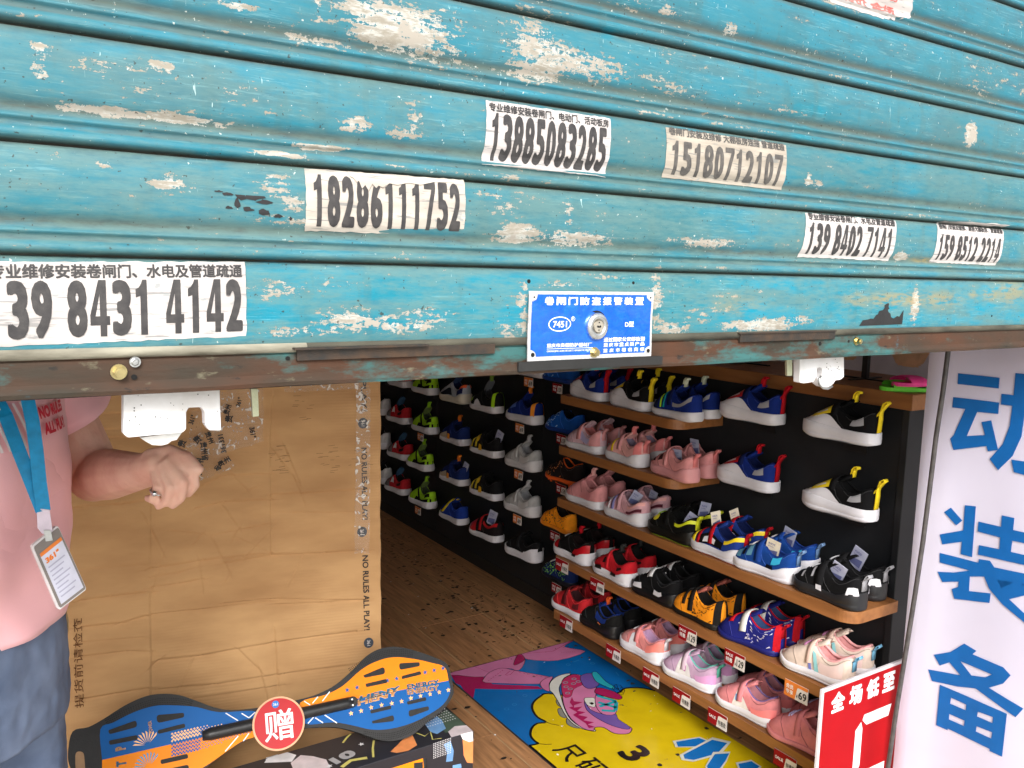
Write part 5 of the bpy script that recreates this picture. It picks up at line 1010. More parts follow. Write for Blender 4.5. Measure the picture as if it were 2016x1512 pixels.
flat('crinkle_print', joinsh(*[stroke(fp(l_), .0018) for l_ in ([(1560, 520), (1590, 480), (1640, 490), (1680, 540), (1660, 580), (1600, 560), (1560, 520)], [(1580, 500), (1660, 560)], [(1600, 480), (1640, 560)], [(1570, 530), (1660, 510)], [(1600, 560), (1680, 540)])]), g_blk)
# lettering on the mat
cjk = lambda sname, a, b, h_, m, bold, ang, lev=None: None
def mat_text(s, u, v, w_, h_, m, bold, ang):
    o_ = at_z(u, v, 0); ca, sa = math.cos(ang), math.sin(ang); LV[0] += 1; z = .0014+LV[0]*.00008
    decal('mat_lettering', fit(text2d(s, bold), 0, 0, w_, h_), lambda a, b: Vector((min(o_.x+ca*a-sa*b, MX1-.003), o_.y+sa*a+ca*b, z)), m, mt)
def mat_glyph(s, zx, zy, w_, h_, bold):
    c_ = at_z(*zo(zx, zy), 0); LV[0] += 1; z = .0014+LV[0]*.00008
    decal('mat_lettering', fit(text2d(s, bold), -w_/2, -h_/2, w_, h_), lambda a, b: Vector((min(c_.x+b, MX1-.003), max(c_.y-a, MY0+.003), z)), g_blk, mt)
mat_glyph('尺', 1160, 1125, .075, .080, .012); mat_glyph('码', 1370, 1270, .080, .080, .012); mat_glyph('3', 1775, 1135, .060, .095, .035); mat_glyph('.', 2010, 1245, .014, .014, .02)
halo_w = glossy('print_halo', S(196, 200, 190)); g_b2 = glossy('print_blue_letter', S(20, 104, 176))
zq = lambda x, y: (1180+x/3.877, 1180+y/3.877)
bars = [[(585, 1100), (760, 1070), (835, 1100), (760, 1135), (600, 1138)], [(640, 1200), (860, 1085), (975, 1110), (900, 1190), (720, 1240), (650, 1230)], [(820, 1287), (880, 1195), (990, 1190), (960, 1250), (900, 1330), (830, 1320)], [(1060, 1270), (1160, 1250), (1220, 1290), (1180, 1340), (1080, 1330)]]
for bpts in bars:
    q = clipm(fl_at([zq(*p) for p in bpts])); c0 = (sum(p[0] for p in q)/len(q), sum(p[1] for p in q)/len(q))
    flat('letter_halo', polyshape([(c0[0]+(a-c0[0])*1.16, c0[1]+(b-c0[1])*1.3) for a, b in q]), halo_w); flat('letter_stroke', polyshape(q), g_b2)

# ---------------------------------------------------------------- banner
m_ban = mat('banner_cloth', S(212, 208, 226), .7, nscale=3, var=.05, bump=.12, bscale=5, bdist=.012, col2=S(204, 199, 219))
bn = empty('standing_banner', (1.88, 1.0, 0), 'tall white banner with large blue Chinese characters beside the display wall', 'banner')
P = []
for i in range(21):
    y = 1.137-.332*i/20; P.append([(1.882+.003*math.sin(y*20)*(1 if i > 4 else .5)+(.006 if i == 0 else 0), y, z) for z in np.linspace(.02, 1.98, 30)])
MB().grid(P).build('cloth', m_ban, bn, smooth=True)
m_bb = mat('banner_blue', S(8, 98, 172), .55, var=.05, bump=.05)
def bchar(polys, zf, dz=0):
    for pts, *holes in polys:
        cv = lambda q: [(lambda p: (-max(p.y, .815), p.z+dz))(at_x(*zf(*p), 1.8795)) for p in q]
        decal('character_stroke', polyshape(cv(pts), [cv(h_) for h_ in holes]), lambda a, b: Vector((1.8815+.003*math.sin(-a*20)-.0016, -a, b)), m_bb, bn, [-1.1+.02*i for i in range(20)], ())
q7 = lambda x, y: (1500+x/3.907, 680+y/3.907)
q8 = lambda x, y: (1500+x/2.953, 1000+y/2.953)
DONG = [([(1505, 215), (1825, 250), (1818, 332), (1500, 298)],), ([(1467, 398), (1822, 440), (1815, 528), (1650, 512), (1570, 698), (1710, 690), (1682, 590), (1760, 577), (1815, 805), (1733, 815), (1722, 775), (1468, 805), (1443, 718), (1470, 690), (1558, 490), (1460, 478)],),
 ([(1925, 465), (1835, 455), (1840, 372), (1935, 383), (1950, 213), (2045, 222), (2040, 392), (2300, 420), (2270, 800), (2200, 985), (2060, 1005), (1940, 975), (1918, 878), (2080, 900), (2150, 860), (2190, 500), (2030, 480), (2000, 700), (1930, 850), (1815, 960), (1748, 875), (1850, 760), (1905, 620)],)]
ZHUANG = [([(1055, 25), (1095, 0), (1160, 75), (1125, 103)],), ([(1175, -15), (1240, -8), (1218, 288), (1150, 270), (1157, 198), (1045, 213), (1030, 155), (1165, 132)],), ([(1255, 80), (1390, 110), (1395, 43), (1470, 58), (1463, 128), (1640, 165), (1635, 225), (1458, 190), (1450, 255), (1630, 295), (1620, 350), (1252, 272), (1258, 217), (1380, 240), (1385, 172), (1250, 138)],),
 ([(1030, 262), (1255, 320), (1258, 298), (1325, 308), (1350, 345), (1690, 412), (1685, 468), (1365, 415), (1400, 480), (1500, 455), (1600, 430), (1640, 480), (1440, 530), (1560, 640), (1680, 700), (1640, 760), (1524, 660), (1400, 560), (1320, 470), (1290, 400), (1205, 400), (1200, 485), (1330, 497), (1322, 553), (1113, 530), (1098, 472), (1135, 462), (1138, 430), (1045, 432), (1017, 372), (1110, 377), (1203, 365), (1030, 318)],)]
BEI = [([(1172, 790), (1245, 832), (1222, 852), (1405, 925), (1449, 972), (1405, 1020), (1320, 1045), (1524, 1165), (1478, 1215), (1240, 1050), (1130, 1040), (985, 1008), (963, 940), (1150, 975), (1085, 900), (1030, 918), (995, 855), (1090, 840)], [(1150, 893), (1338, 968), (1300, 985), (1215, 975)]),
 ([(1030, 1030), (1428, 1195), (1400, 1445), (1325, 1412), (1325, 1400), (1075, 1285), (1075, 1295), (1008, 1265)], [(1095, 1105), (1185, 1145), (1182, 1178), (1090, 1140)], [(1255, 1185), (1345, 1215), (1342, 1250), (1250, 1212)], [(1085, 1200), (1175, 1238), (1172, 1270), (1083, 1232)], [(1248, 1270), (1340, 1303), (1335, 1340), (1243, 1300)])]
bchar(DONG, q7); bchar(ZHUANG, q8); bchar(BEI, q8)
decal('character', fit(text2d('运', .045), 0, 0, .235, .217), lambda a, b: Vector((1.8792, 1.07-a, 1.300+b)), m_bb, bn)
rp = [at_x(u, v, 1.795) for u, v in ((1895, 520), (1880, 610), (1867, 690), (1856, 775), (1843, 859), (1830, 965), (1817, 1067), (1800, 1180), (1781, 1298), (1766, 1390), (1752, 1485), (1738, 1580), (1722, 1690))]
MB().tube(rp, .0052, 12).build('pole', mat('grey_black_rod', (.05, .045, .045), .45, nscale=60, bump=.2, col2=(.10, .09, .085)), bn, smooth=True)
# ---------------------------------------------------------------- sale sign
ys_ = 1.170
sg = empty('sale_sign', (1.74, ys_, 0), 'red sale board with white border and lettering beside the lowest shelf', 'sign')
zt = .4405
MB().box((1.632, ys_, .02), (1.955, ys_+.006, zt)).build('board', mat('sign_white', S(214, 208, 212), .5, bump=0), sg)
m_sr = mat('sign_red', S(158, 2, 14), .65, spec=.2, var=.05, nscale=12, bump=0)
fs = lambda off: (lambda a, b: Vector((a, ys_-off, b)))
decal('red_field', polyshape([(1.6395, .028), (1.948, .028), (1.948, zt-.008), (1.6395, zt-.008)]), fs(.0005), m_sr, sg)
cl = joinsh(*[fit(text2d(ch, .05), x_, .372, .050, .050) for ch, x_ in zip('全场低', (1.668, 1.7355, 1.801))])
decal('lettering', cl, fs(.0010), m_wp, sg)
rt = fit(text2d('至', .05), 1.8655, .372, .050, .050); 
decal('lettering', rt, fs(.0010), m_wp, sg)
seg = [[(1.800, .335), (1.91, .335), (1.90, .306), (1.812, .306), (1.795, .322)], [(1.790, .319), (1.797, .300), (1.797, .205), (1.787, .190), (1.770, .206), (1.770, .302)], [(1.797, .185), (1.90, .185), (1.90, .160), (1.808, .160)], [(1.770, .178), (1.787, .190), (1.797, .165), (1.797, .075), (1.770, .06)]]
decal('big_number', joinsh(*[polyshape(s_) for s_ in seg]), fs(.0010), m_wp, sg)
MB().box((1.69, ys_+.0065, .0), (1.71, ys_+.012, .30)).box((1.66, ys_-.02, .0), (1.74, ys_+.05, .006)).build('sign_foot', m_blk, sg)

# ---------------------------------------------------------------- cardboard sheet
a12 = R(12); dx_ = Vector((math.cos(a12), -math.sin(a12), 0)); BR = Vector((.885, 1.955, 0)); lean = Vector((math.sin(a12)*.03, math.cos(a12)*.03, 1)).normalized()
nrm_ = dx_.cross(lean).normalized()
if nrm_.y > 0: nrm_ = -nrm_
CW, CH = .80, 1.46; BL = BR-dx_*CW
def cb_uv(u, v):
    p = at_p(u, v, BL, nrm_)-BL; return p.dot(dx_), p.dot(lean)
m_cardb = mat('cardboard', S(200, 158, 110), .85, nscale=5, var=.06, bump=.2, bscale=260, col2=S(176, 134, 90), stretch=(1, 1, 3), bdist=.0005)
cs = empty('cardboard_sheet', tuple(BL+dx_*CW/2), 'big creased flattened cardboard carton leaning behind the waveboard', 'cardboard sheet')
GX, GZ = 400, 820
xs = np.linspace(0, CW, GX); zs_ = np.linspace(0, CH, GZ); XX, ZZ = np.meshgrid(xs, zs_); DD = np.zeros_like(XX)
def crease(pts, w_=.004, d=.0035, step=0):
    global DD
    q = [cb_uv(*p) for p in pts]
    for (x0, z0), (x1, z1) in zip(q, q[1:]):
        L2 = (x1-x0)**2+(z1-z0)**2+1e-12; t = np.clip(((XX-x0)*(x1-x0)+(ZZ-z0)*(z1-z0))/L2, 0, 1)
        px, pz = x0+t*(x1-x0), z0+t*(z1-z0); r2 = (XX-px)**2+(ZZ-pz)**2; sgn = ((XX-x0)*(z1-z0)-(ZZ-z0)*(x1-x0))/math.sqrt(L2)
        rr_ = np.sqrt(r2); sg_ = -sgn/(np.abs(sgn)+1e-9)*rr_*(1 if x1 > x0 else -1)
        DD += d*(-.75*np.exp(-(rr_/w_)**2)+.55*np.tanh(sg_/w_)*np.exp(-(rr_/(w_*7))**2))
H_ = [([(60, 818), (240, 812), (430, 806)], .004, .003), ([(60, 846), (240, 846)], .004, .0025), ([(100, 862), (300, 862)], .004, .002), ([(150, 995), (240, 990), (385, 975)], .005, .004), ([(385, 1000), (440, 990), (535, 982)], .005, .004), ([(400, 955), (440, 938), (530, 931)], .004, .004), ([(535, 975), (600, 970), (710, 965)], .005, .004), ([(540, 1010), (700, 1008)], .004, .002), ([(280, 1010), (320, 1090), (300, 1170)], .004, .0025),
 ([(295, 1118), (400, 1103), (535, 1090)], .006, .0045), ([(440, 1108), (535, 1094), (640, 1088), (715, 1082)], .006, .0045), ([(160, 1120), (295, 1110)], .004, .002), ([(300, 1135), (350, 1128), (390, 1118)], .004, .003), ([(300, 1155), (350, 1150), (400, 1140)], .005, .004), ([(160, 1182), (220, 1175), (292, 1165)], .006, .005), ([(300, 1210), (400, 1200), (530, 1185)], .004, .003), ([(430, 1050), (500, 1040), (532, 1030)], .004, .003), ([(335, 1045), (400, 1050), (380, 1075)], .004, .003),
 ([(160, 1235), (240, 1226), (288, 1215)], .006, .005), ([(160, 1262), (280, 1255)], .004, .0025), ([(300, 1310), (310, 1300), (400, 1290), (540, 1265), (700, 1240)], .006, .0045), ([(440, 1190), (540, 1180), (715, 1178)], .005, .004), ([(540, 1190), (640, 1184), (720, 1176)], .005, .0035), ([(160, 1290), (250, 1280), (292, 1280)], .005, .004), ([(160, 1377), (230, 1365), (292, 1357)], .006, .005), ([(310, 1360), (420, 1345), (560, 1325), (700, 1305)], .005, .003), ([(380, 1375), (560, 1345)], .004, .0025),
 ([(298, 990), (297, 1110)], .004, .004), ([(296, 1170), (297, 1290), (298, 1370)], .004, .004), ([(536, 780), (535, 860), (534, 1090)], .004, .004), ([(540, 1240), (545, 1320), (548, 1370)], .004, .003), ([(440, 1000), (470, 1040), (460, 1060)], .004, .003), ([(420, 1065), (450, 1130), (440, 1150)], .004, .002), ([(470, 1060), (535, 1090)], .004, .002), ([(480, 1100), (540, 1040)], .004, .0025), ([(560, 880), (590, 950)], .003, .003), ([(540, 890), (580, 940), (600, 990)], .003, .003), ([(430, 905), (485, 965), (500, 960)], .004, .003), ([(390, 1100), (400, 1160)], .003, .002), ([(470, 1280), (510, 1320), (525, 1370)], .004, .003), ([(380, 1300), (350, 1360)], .003, .002), ([(600, 1090), (570, 1150)], .003, .002), ([(60, 1000), (160, 998)], .005, .004)]
for pts, w_, d in H_: crease([(u_+(0 if k_ in (0, len(pts)-1) else random.uniform(-3, 3)), v_+random.uniform(-2, 2)) for k_, (u_, v_) in enumerate(pts)], w_*.48, d*.85)
low_n = np.zeros_like(XX)
for k in range(60):
    cx, cz, s_ = RNG.uniform(0, CW), RNG.uniform(0, CH), RNG.uniform(.04, .16); low_n += RNG.uniform(-.0035, .0035)*np.exp(-(((XX-cx)/s_)**2+((ZZ-cz)/s_/.6)**2))
flute = .00022*np.sin(ZZ*2*math.pi/.0075)*(np.sin(XX*9+ZZ*4)**2)
DD = DD+low_n+flute+.010*(XX-CW/2)**2/(CW/2)**2
# horizontal soft panels between creases catch light differently
edge = (XX > CW-.0001)
P = (np.array(BL)[None, None, :]+XX[..., None]*np.array(dx_)+ZZ[..., None]*np.array(lean)+DD[..., None]*np.array(nrm_))
# ragged right edge
P[..., 0] += np.where(XX > CW-.003, .0008*np.sin(ZZ*40)+.0006*np.sin(ZZ*97), 0)
idx = np.arange(GX*GZ).reshape(GZ, GX); F = np.stack([idx[:-1, :-1], idx[:-1, 1:], idx[1:, 1:], idx[1:, :-1]], -1).reshape(-1, 4)
me = bpy.data.meshes.new('board'); me.from_pydata(P.reshape(-1, 3).tolist(), [], F.tolist()); me.polygons.foreach_set('use_smooth', [True]*len(F))
o = link('board', me, m_cardb, cs); sm = o.modifiers.new('thick', 'SOLIDIFY'); sm.thickness = .005; sm.offset = -1 if nrm_.y < 0 else 1
def cdisp(x_, z_):
    i = min(max(int(x_/CW*(GX-1)), 0), GX-1); j = min(max(int(z_/CH*(GZ-1)), 0), GZ-1); return DD[j, i]
def fcb(off): return lambda a, b: BL+dx_*a+lean*b+nrm_*(cdisp(a, b)+off)
def vert_text(s, u, v0, v1, w_, m, bold, cw=1, name='printed_text', flip=True):
    a0, b0 = cb_uv(u, v0); a1, b1 = cb_uv(u+(v1-v0)*.02, v1); L_ = b0-b1; sh_ = text2d(s, bold)
    decal(name, ([(a0+(y-.5)*w_+(a1-a0)*x, b0-x*L_) for x, y in sh_[0]], sh_[1]) if cw else ([(a0-(y-.5)*w_+(a1-a0)*(1-x), b1+x*L_) for x, y in sh_[0]], sh_[1]), fcb(.0022), m, cs)
m_cb_ink = mat('carton_ink', (.035, .03, .03), .7, bump=0)
vert_text('ALL PLAY!', 713, 700, 808, .014, m_cb_ink, .02); vert_text('NO RULES ALL PLAY!', 715, 880, 1022, .014, m_cb_ink, .02); vert_text('NO RULES ALL PLAY!', 718, 1092, 1238, .015, m_cb_ink, .02)
for u, v in ((713, 832), (712, 1046), (724, 1262)):
    a, b = cb_uv(u, v); decal('logo_disc', polyshape(ellipse(a, b, .0125, .0135, 24)), fcb(.0020), mat('logo_disc', (.04, .05, .07), .6), cs); t = text2d('361', .0)
    decal('logo_number', ([(a+(y-.5)*.008, b-(x-.5)*.015) for x, y in t[0]], t[1]), fcb(.0026), m_tagw, cs)
vert_text('提货前请检查', 153, 1215, 1392, .019, mat('carton_faded_ink', S(112, 72, 40), .8, bump=0), .0, cw=0)
# grey scuffs
m_sc = mat('scuff', S(120, 92, 62), .9, bump=0); scf = []
for cu, cv, n_ in ((640, 905, 16), (545, 905, 18), (700, 905, 8), (590, 800, 10)):
    for k in range(n_):
        a, b = cb_uv(cu+random.uniform(-18, 22), cv+random.uniform(-28, 28)); scf.append(stroke([(a, b), (a+random.uniform(.006, .022), b+random.uniform(-.001, .002))], .0008))
o = decal('scuff_lines', joinsh(*scf), fcb(.0018), m_sc, cs); o['kind'] = 'stuff'
# clear tape
def tape_mat():
    m = bpy.data.materials.new('clear_tape'); m.use_nodes = True; n = m.node_tree.nodes; L = m.node_tree.links; b = n['Principled BSDF']
    b.inputs['Base Color'].default_value = (.85, .80, .74, 1); b.inputs['Roughness'].default_value = .12; b.inputs['Specular IOR Level'].default_value = .8
    nz = n.new('ShaderNodeTexNoise'); nz.inputs['Scale'].default_value = 60; nz.inputs['Detail'].default_value = 5; tc = n.new('ShaderNodeTexCoord'); L.new(tc.outputs['Object'], nz.inputs['Vector'])
    r_ = n.new('ShaderNodeMapRange'); r_.inputs[1].default_value = .57; r_.inputs[2].default_value = .63; r_.inputs[3].default_value = .10; r_.inputs[4].default_value = .85; nz.inputs['Distortion'].default_value = 1.2; L.new(nz.outputs[0], r_.inputs[0]); L.new(r_.outputs[0], b.inputs['Alpha'])  # opaque pale streaks imitate the highlights on creased film
    bp = n.new('ShaderNodeBump'); bp.inputs['Strength'].default_value = 1; bp.inputs['Distance'].default_value = .004; L.new(nz.outputs[0], bp.inputs['Height']); L.new(bp.outputs[0], b.inputs['Normal']); return m
m_tape = tape_mat()
def tape(corners, n_=(14, 30), amp=.002, off=.004, name='tape'):
    q = [cb_uv(*c) for c in corners]; P = []
    for i in range(n_[0]+1):
        row = []
        for j in range(n_[1]+1):
            u_, v_ = i/n_[0], j/n_[1]; a = (q[0][0]*(1-u_)+q[1][0]*u_)*(1-v_)+(q[3][0]*(1-u_)+q[2][0]*u_)*v_; b = (q[0][1]*(1-u_)+q[1][1]*u_)*(1-v_)+(q[3][1]*(1-u_)+q[2][1]*u_)*v_
            e = .0015 if (i in (0, n_[0]) or j in (0, n_[1])) else 0
            row.append(fcb(off+random.uniform(-amp, amp))(a+random.uniform(-e, e), b+random.uniform(-e, e)))
        P.append(row)
    return MB().grid(P).build(name, m_tape, cs, smooth=False)
tape(((700, 760), (727, 760), (726, 1088), (697, 1088)), (5, 60), .0008, .003)
tape(((560, 758), (724, 750), (724, 764), (560, 772)), (30, 3), .0005, .003)
# crumpled tape ball/patch with print
tapep = empty('crumpled_tape', tuple(fcb(.01)(*cb_uv(410, 880))), 'crumpled clear packing tape with black print stuck on the cardboard by the hand', 'tape')
def crumple(corners, n_, amp, off):
    q = [cb_uv(*c) for c in corners]; P = []
    for i in range(n_[0]+1):
        row = []
        for j in range(n_[1]+1):
            u_, v_ = i/n_[0], j/n_[1]; a = (q[0][0]*(1-u_)+q[1][0]*u_)*(1-v_)+(q[3][0]*(1-u_)+q[2][0]*u_)*v_; b = (q[0][1]*(1-u_)+q[1][1]*u_)*(1-v_)+(q[3][1]*(1-u_)+q[2][1]*u_)*v_
            e = .003; row.append(fcb(off+random.uniform(-amp, amp))(a+random.uniform(-e, e), b+random.uniform(-e, e)))
        P.append(row)
    return MB().grid(P).build('tape_sheet', m_tape, tapep, smooth=False)
crumple(((350, 866), (420, 842), (462, 915), (384, 948)), (11, 11), .008, .014)
crumple(((430, 770), (515, 762), (518, 868), (420, 895)), (8, 8), .004, .007)
crumple(((376, 800), (398, 800), (400, 870), (372, 880)), (6, 12), .004, .008)
dots = []
def ttext(s, u, v, w_, h_, ang, off, bold=.03):
    a, b = cb_uv(u, v); ca, sa = math.cos(ang), math.sin(ang); decal('tape_print', fit(text2d(s, bold), -w_/2, -h_/2, w_, h_), lambda x, y: fcb(off)(a+ca*x-sa*y, b+sa*x+ca*y), m_dk, tapep)
ttext('贵州', 392, 915, .040, .018, R(80), .022); ttext('贵州省', 402, 885, .045, .016, R(-85), .022); ttext('贵', 358, 870, .018, .018, R(70), .022); ttext('361°', 378, 824, .022, .012, R(70), .016); ttext('361331', 437, 872, .045, .012, R(100), .010); ttext('贵', 450, 823, .018, .018, R(80), .010); ttext('贵州', 447, 805, .024, .015, R(70), .010); ttext('361°', 497, 850, .026, .013, R(-82), .010); ttext('贵州', 412, 858, .030, .014, R(-70), .022); ttext('361', 366, 905, .02, .012, R(60), .022); ttext('贵州', 440, 905, .03, .014, R(30), .022); ttext('361°', 470, 790, .022, .010, R(75), .010); ttext('贵', 388, 862, .018, .018, R(40), .024); ttext('省', 428, 917, .018, .013, R(20), .020)
# white plastic piece peeking out behind the sheet
wp_ = [(727, 750), (731, 830), (734, 890), (735, 915), (733, 938), (727, 952), (716, 962), (712, 950), (718, 930), (720, 890), (716, 750)]
o = MB().prism([at_y(u, v, 2.05) for u, v in wp_], (0, .02, 0)).build('plastic_bow', mat('ivory_plastic', S(226, 216, 200), .4), None, bevel=.004); tagp(o, 'curved ivory plastic rim peeking out behind the cardboard edge', 'plastic rim')

# ---------------------------------------------------------------- carton and waveboards
m_box = mat('carton_dark', S(44, 44, 50), .38, nscale=10, var=.08, bump=.05)
BX0, BX1, BY0, BY1, BZ = .10, 1.018, 1.700, 1.842, .256
cpink, corg, cblu, cgold, cwht, cgrn = mat('box_pale', S(212, 200, 204), .4, bump=0), mat('box_orange', S(232, 146, 88), .4, bump=0), mat('box_blue', S(110, 156, 206), .4, bump=0), mat('box_gold', S(206, 196, 110), .4, bump=0), mat('box_white', S(224, 224, 228), .4, bump=0), mat('box_green', S(74, 92, 78), .4, bump=0)
def carton(z0, z1, y0, y1, x0, x1, label, dec=True):
    c = empty('carton', ((x0+x1)/2, (y0+y1)/2, z0), label, 'carton', 'dark printed waveboard cartons'); MB().box((x0, y0, z0), (x1, y1, z1)).build('box_body', m_box, c, bevel=.0015)
    return c
c1 = carton(.0, .127, BY0-.002, BY1, BX0, BX1-.012, 'dark printed carton at the bottom of the stack on the floor')
c2 = carton(.1275, BZ, BY0, BY1, BX0, BX1, 'dark printed carton with orange and white shapes under the waveboard')
ftop = lambda off: (lambda a, b: Vector((a, b, BZ+off))); ffr = lambda off: (lambda a, b: Vector((a, BY0-off, b)))
def ttop(pts): return [(lambda p: (min(max(p.x, BX0+.003), BX1-.002), min(max(p.y, BY0+.002), BY1-.002)))(at_z(u, v, BZ)) for u, v in pts]
def tfr(pts): return [(lambda p: (min(max(p.x, BX0+.003), BX1-.001), max(p.z, .130)))(at_y(u, v, BY0)) for u, v in pts]
def blob(name, pts, m, fn, off): decal(name, polyshape(pts), fn(off), m, c2)
zz5 = lambda x, y: (520+x/4.582, 1260+y/4.582)
blob('green_shape', ttop([zz5(1480, 760), zz5(1640, 625), zz5(1760, 680), zz5(1830, 780), zz5(1640, 840), zz5(1560, 760)]), cgrn, ftop, .0004)
blob('blue_shape', ttop([zz5(1450, 760), zz5(1560, 690), zz5(1600, 720), zz5(1640, 800), zz5(1560, 850), zz5(1500, 830)]), cblu, ftop, .0006)
blob('pale_shape', ttop([zz5(1660, 830), zz5(1720, 780), zz5(1830, 770), zz5(1890, 820), zz5(1760, 880), zz5(1690, 880)]), cpink, ftop, .0008)
blob('orange_shape', ttop([zz5(1140, 1010), zz5(1250, 900), zz5(1340, 860), zz5(1380, 950), zz5(1300, 1000), zz5(1200, 1020)]), corg, ftop, .0004)
blob('pale_shape', ttop([zz5(240, 1110), zz5(330, 1040), zz5(440, 1050), zz5(560, 1080), zz5(600, 1160), zz5(260, 1160)]), cpink, ftop, .0004)
blob('white_shape', ttop([zz5(0, 1010), zz5(100, 985), zz5(200, 1000), zz5(290, 1040), zz5(250, 1100), zz5(0, 1110)]), cwht, ftop, .0006)
for q_ in (stroke(ttop([zz5(775, 840), zz5(740, 890), zz5(710, 930)]), .005), stroke(ttop([zz5(990, 910), zz5(980, 980), zz5(985, 1060)]), .005), stroke(ttop([zz5(1370, 840), zz5(1450, 870), zz5(1500, 830), zz5(1520, 900), zz5(1600, 890)]), .003), stroke(ttop([zz5(700, 1150), zz5(780, 1090), zz5(930, 1065)]), .010)): decal('gold_line', q_, ftop(.0009), cgold, c2)
p = at_z(*zz5(625, 1110), BZ); decal('box_lettering', fit(text2d('10', .05), p.x, p.y-.012, .062, .032), lambda a, b: Vector((p.x+(a-p.x)*.94-(b-p.y)*.3, p.y+(a-p.x)*.25+(b-p.y)*.9, BZ+.0009)), mat('box_silver', S(170, 170, 174), .4), c2)
for q_ in (star(p.x+.085, p.y+.04, .008), star(p.x-.012, p.y-.008, .008)): decal('star_print', q_, ftop(.0009), cwht, c2)
dts = []
for i in range(12):
    for j in range(6):
        a, b = .93+i*.007, 1.775+j*.011
        if a < BX1-.004: dts.append(polyshape(ellipse(a, b, .0018, .0022, 6)))
for i in range(8):
    for j in range(5):
        q_ = ttop([zz5(20+i*13, 1030+j*16)])[0]; dts.append(polyshape(ellipse(q_[0], q_[1], .0015, .002, 6)))
o = decal('dot_print', joinsh(*dts), ftop(.0010), cwht, c2)
# front face print
blob('orange_shape', tfr([zz5(1790, 900), zz5(1885, 910), zz5(1885, 1110), zz5(1830, 1105), zz5(1800, 1040)]), corg, ffr, .0004); blob('white_shape', tfr([zz5(1770, 850), zz5(1880, 822), zz5(1885, 910), zz5(1850, 920), zz5(1790, 895)]), cwht, ffr, .0006)
blob('blue_shape', tfr([zz5(1620, 940), zz5(1680, 910), zz5(1710, 1000), zz5(1700, 1090), zz5(1640, 1100), zz5(1650, 1020)]), cblu, ffr, .0004)
blob('blue_logo', tfr([zz5(1700, 1130), zz5(1775, 1115), zz5(1780, 1150), zz5(1700, 1170)]), cblu, ffr, .0004)
dts = []
for i in range(11):
    for j in range(9): q_ = tfr([zz5(1530+i*15, 935+j*16-i*5)])[0]; dts.append(polyshape(ellipse(q_[0], q_[1], .0013, .0014, 6)))
decal('dot_print', joinsh(*dts), ffr(.0008), cwht, c2)

# waveboard in its own plane
a9 = R(9); wd_ = Vector((math.cos(a9), -math.sin(a9), 0)); tl = R(58); wu_ = Vector((math.sin(a9)*math.cos(tl), math.cos(a9)*math.cos(tl), math.sin(tl))); wn_ = wd_.cross(wu_).normalized()
if wn_.y > 0: wn_ = -wn_
W0 = Vector((.794, 1.752, BZ+.016))
def wb(u, v): p = at_p(u, v, W0, wn_)-W0; return p.dot(wd_), p.dot(wu_)
def fw(off): return lambda a, b: W0+wd_*a+wu_*b+wn_*off
z4 = lambda x, y: (130+x/4.48, 1260+y/4.48)
rim = [z4(40, 1129), z4(20, 1000), z4(60, 810), z4(200, 770), z4(330, 700), z4(520, 580), z4(700, 500), z4(850, 478), z4(1000, 490), z4(1150, 540), z4(1300, 595), z4(1450, 620), z4(1690, 600), zz5(290, 545), zz5(480, 490), zz5(650, 400), zz5(800, 270), zz5(930, 140), zz5(1050, 80), zz5(1180, 65), zz5(1340, 95), zz5(1540, 165), zz5(1640, 220), zz5(1680, 330), zz5(1697, 440), zz5(1695, 500), zz5(1620, 620), zz5(1470, 740), zz5(1330, 860), zz5(1200, 905), zz5(1080, 912), zz5(960, 880), zz5(820, 830), zz5(640, 790), zz5(400, 795), zz5(250, 812), z4(1690, 850), z4(1500, 930), z4(1350, 1030), z4(1230, 1129), z4(1050, 1250), z4(850, 1330), z4(600, 1370), z4(350, 1330), z4(120, 1240)]
rim2 = [wb(*p) for p in rim]
wvb = empty('waveboard', tuple(W0), 'orange and blue waveboard with black rim lying across the cartons', 'waveboard')
m_rub = mat('black_rubber', (.013, .013, .014), .6, nscale=60, bump=.3, bscale=300)
ro = smoothc(rim2, 4)
MB().prism([fw(-.010)(*p) for p in ro], wn_*.018).build('rim', m_rub, wvb, bevel=.004, smooth=False)
# decks
def deck(pts, name, m, off=.0085, cutm=None): decal(name, polyshape(smoothc([wb(*p) for p in pts], 4)), fw(off), m, wvb)
m_dor, m_dbl = mat('deck_orange', S(232, 132, 4), .5, var=.04, nscale=20, bump=0, spec=.2), mat('deck_blue', S(0, 84, 152), .5, var=.04, nscale=20, bump=0, spec=.2)
LU = [z4(305, 790), z4(420, 730), z4(600, 640), z4(780, 585), z4(950, 580), z4(1150, 595), z4(1350, 640), z4(1700, 640), z4(1700, 830), z4(1560, 890), z4(1420, 980), z4(1200, 1130), z4(900, 1260), z4(600, 1310), z4(340, 1270), z4(320, 1060)]
RU = [zz5(320, 570), zz5(540, 500), zz5(700, 420), zz5(860, 280), zz5(1000, 200), zz5(1160, 160), zz5(1340, 175), zz5(1500, 210), zz5(1620, 250), zz5(1655, 370), zz5(1668, 475), zz5(1600, 590), zz5(1450, 690), zz5(1300, 760), zz5(1120, 805), zz5(960, 810), zz5(800, 775), zz5(620, 745), zz5(360, 755)]
def split(poly, a, b, keep):
    """clip 2d polygon by the line a-b, keeping one side"""
    out = []; n_ = len(poly); sd = lambda p: ((b[0]-a[0])*(p[1]-a[1])-(b[1]-a[1])*(p[0]-a[0]))*keep
    for i in range(n_):
        p, q = poly[i], poly[(i+1) % n_]; sp, sq_ = sd(p), sd(q)
        if sp >= 0: out.append(p)
        if sp*sq_ < 0: t = sp/(sp-sq_); out.append((p[0]+(q[0]-p[0])*t, p[1]+(q[1]-p[1])*t))
    return out
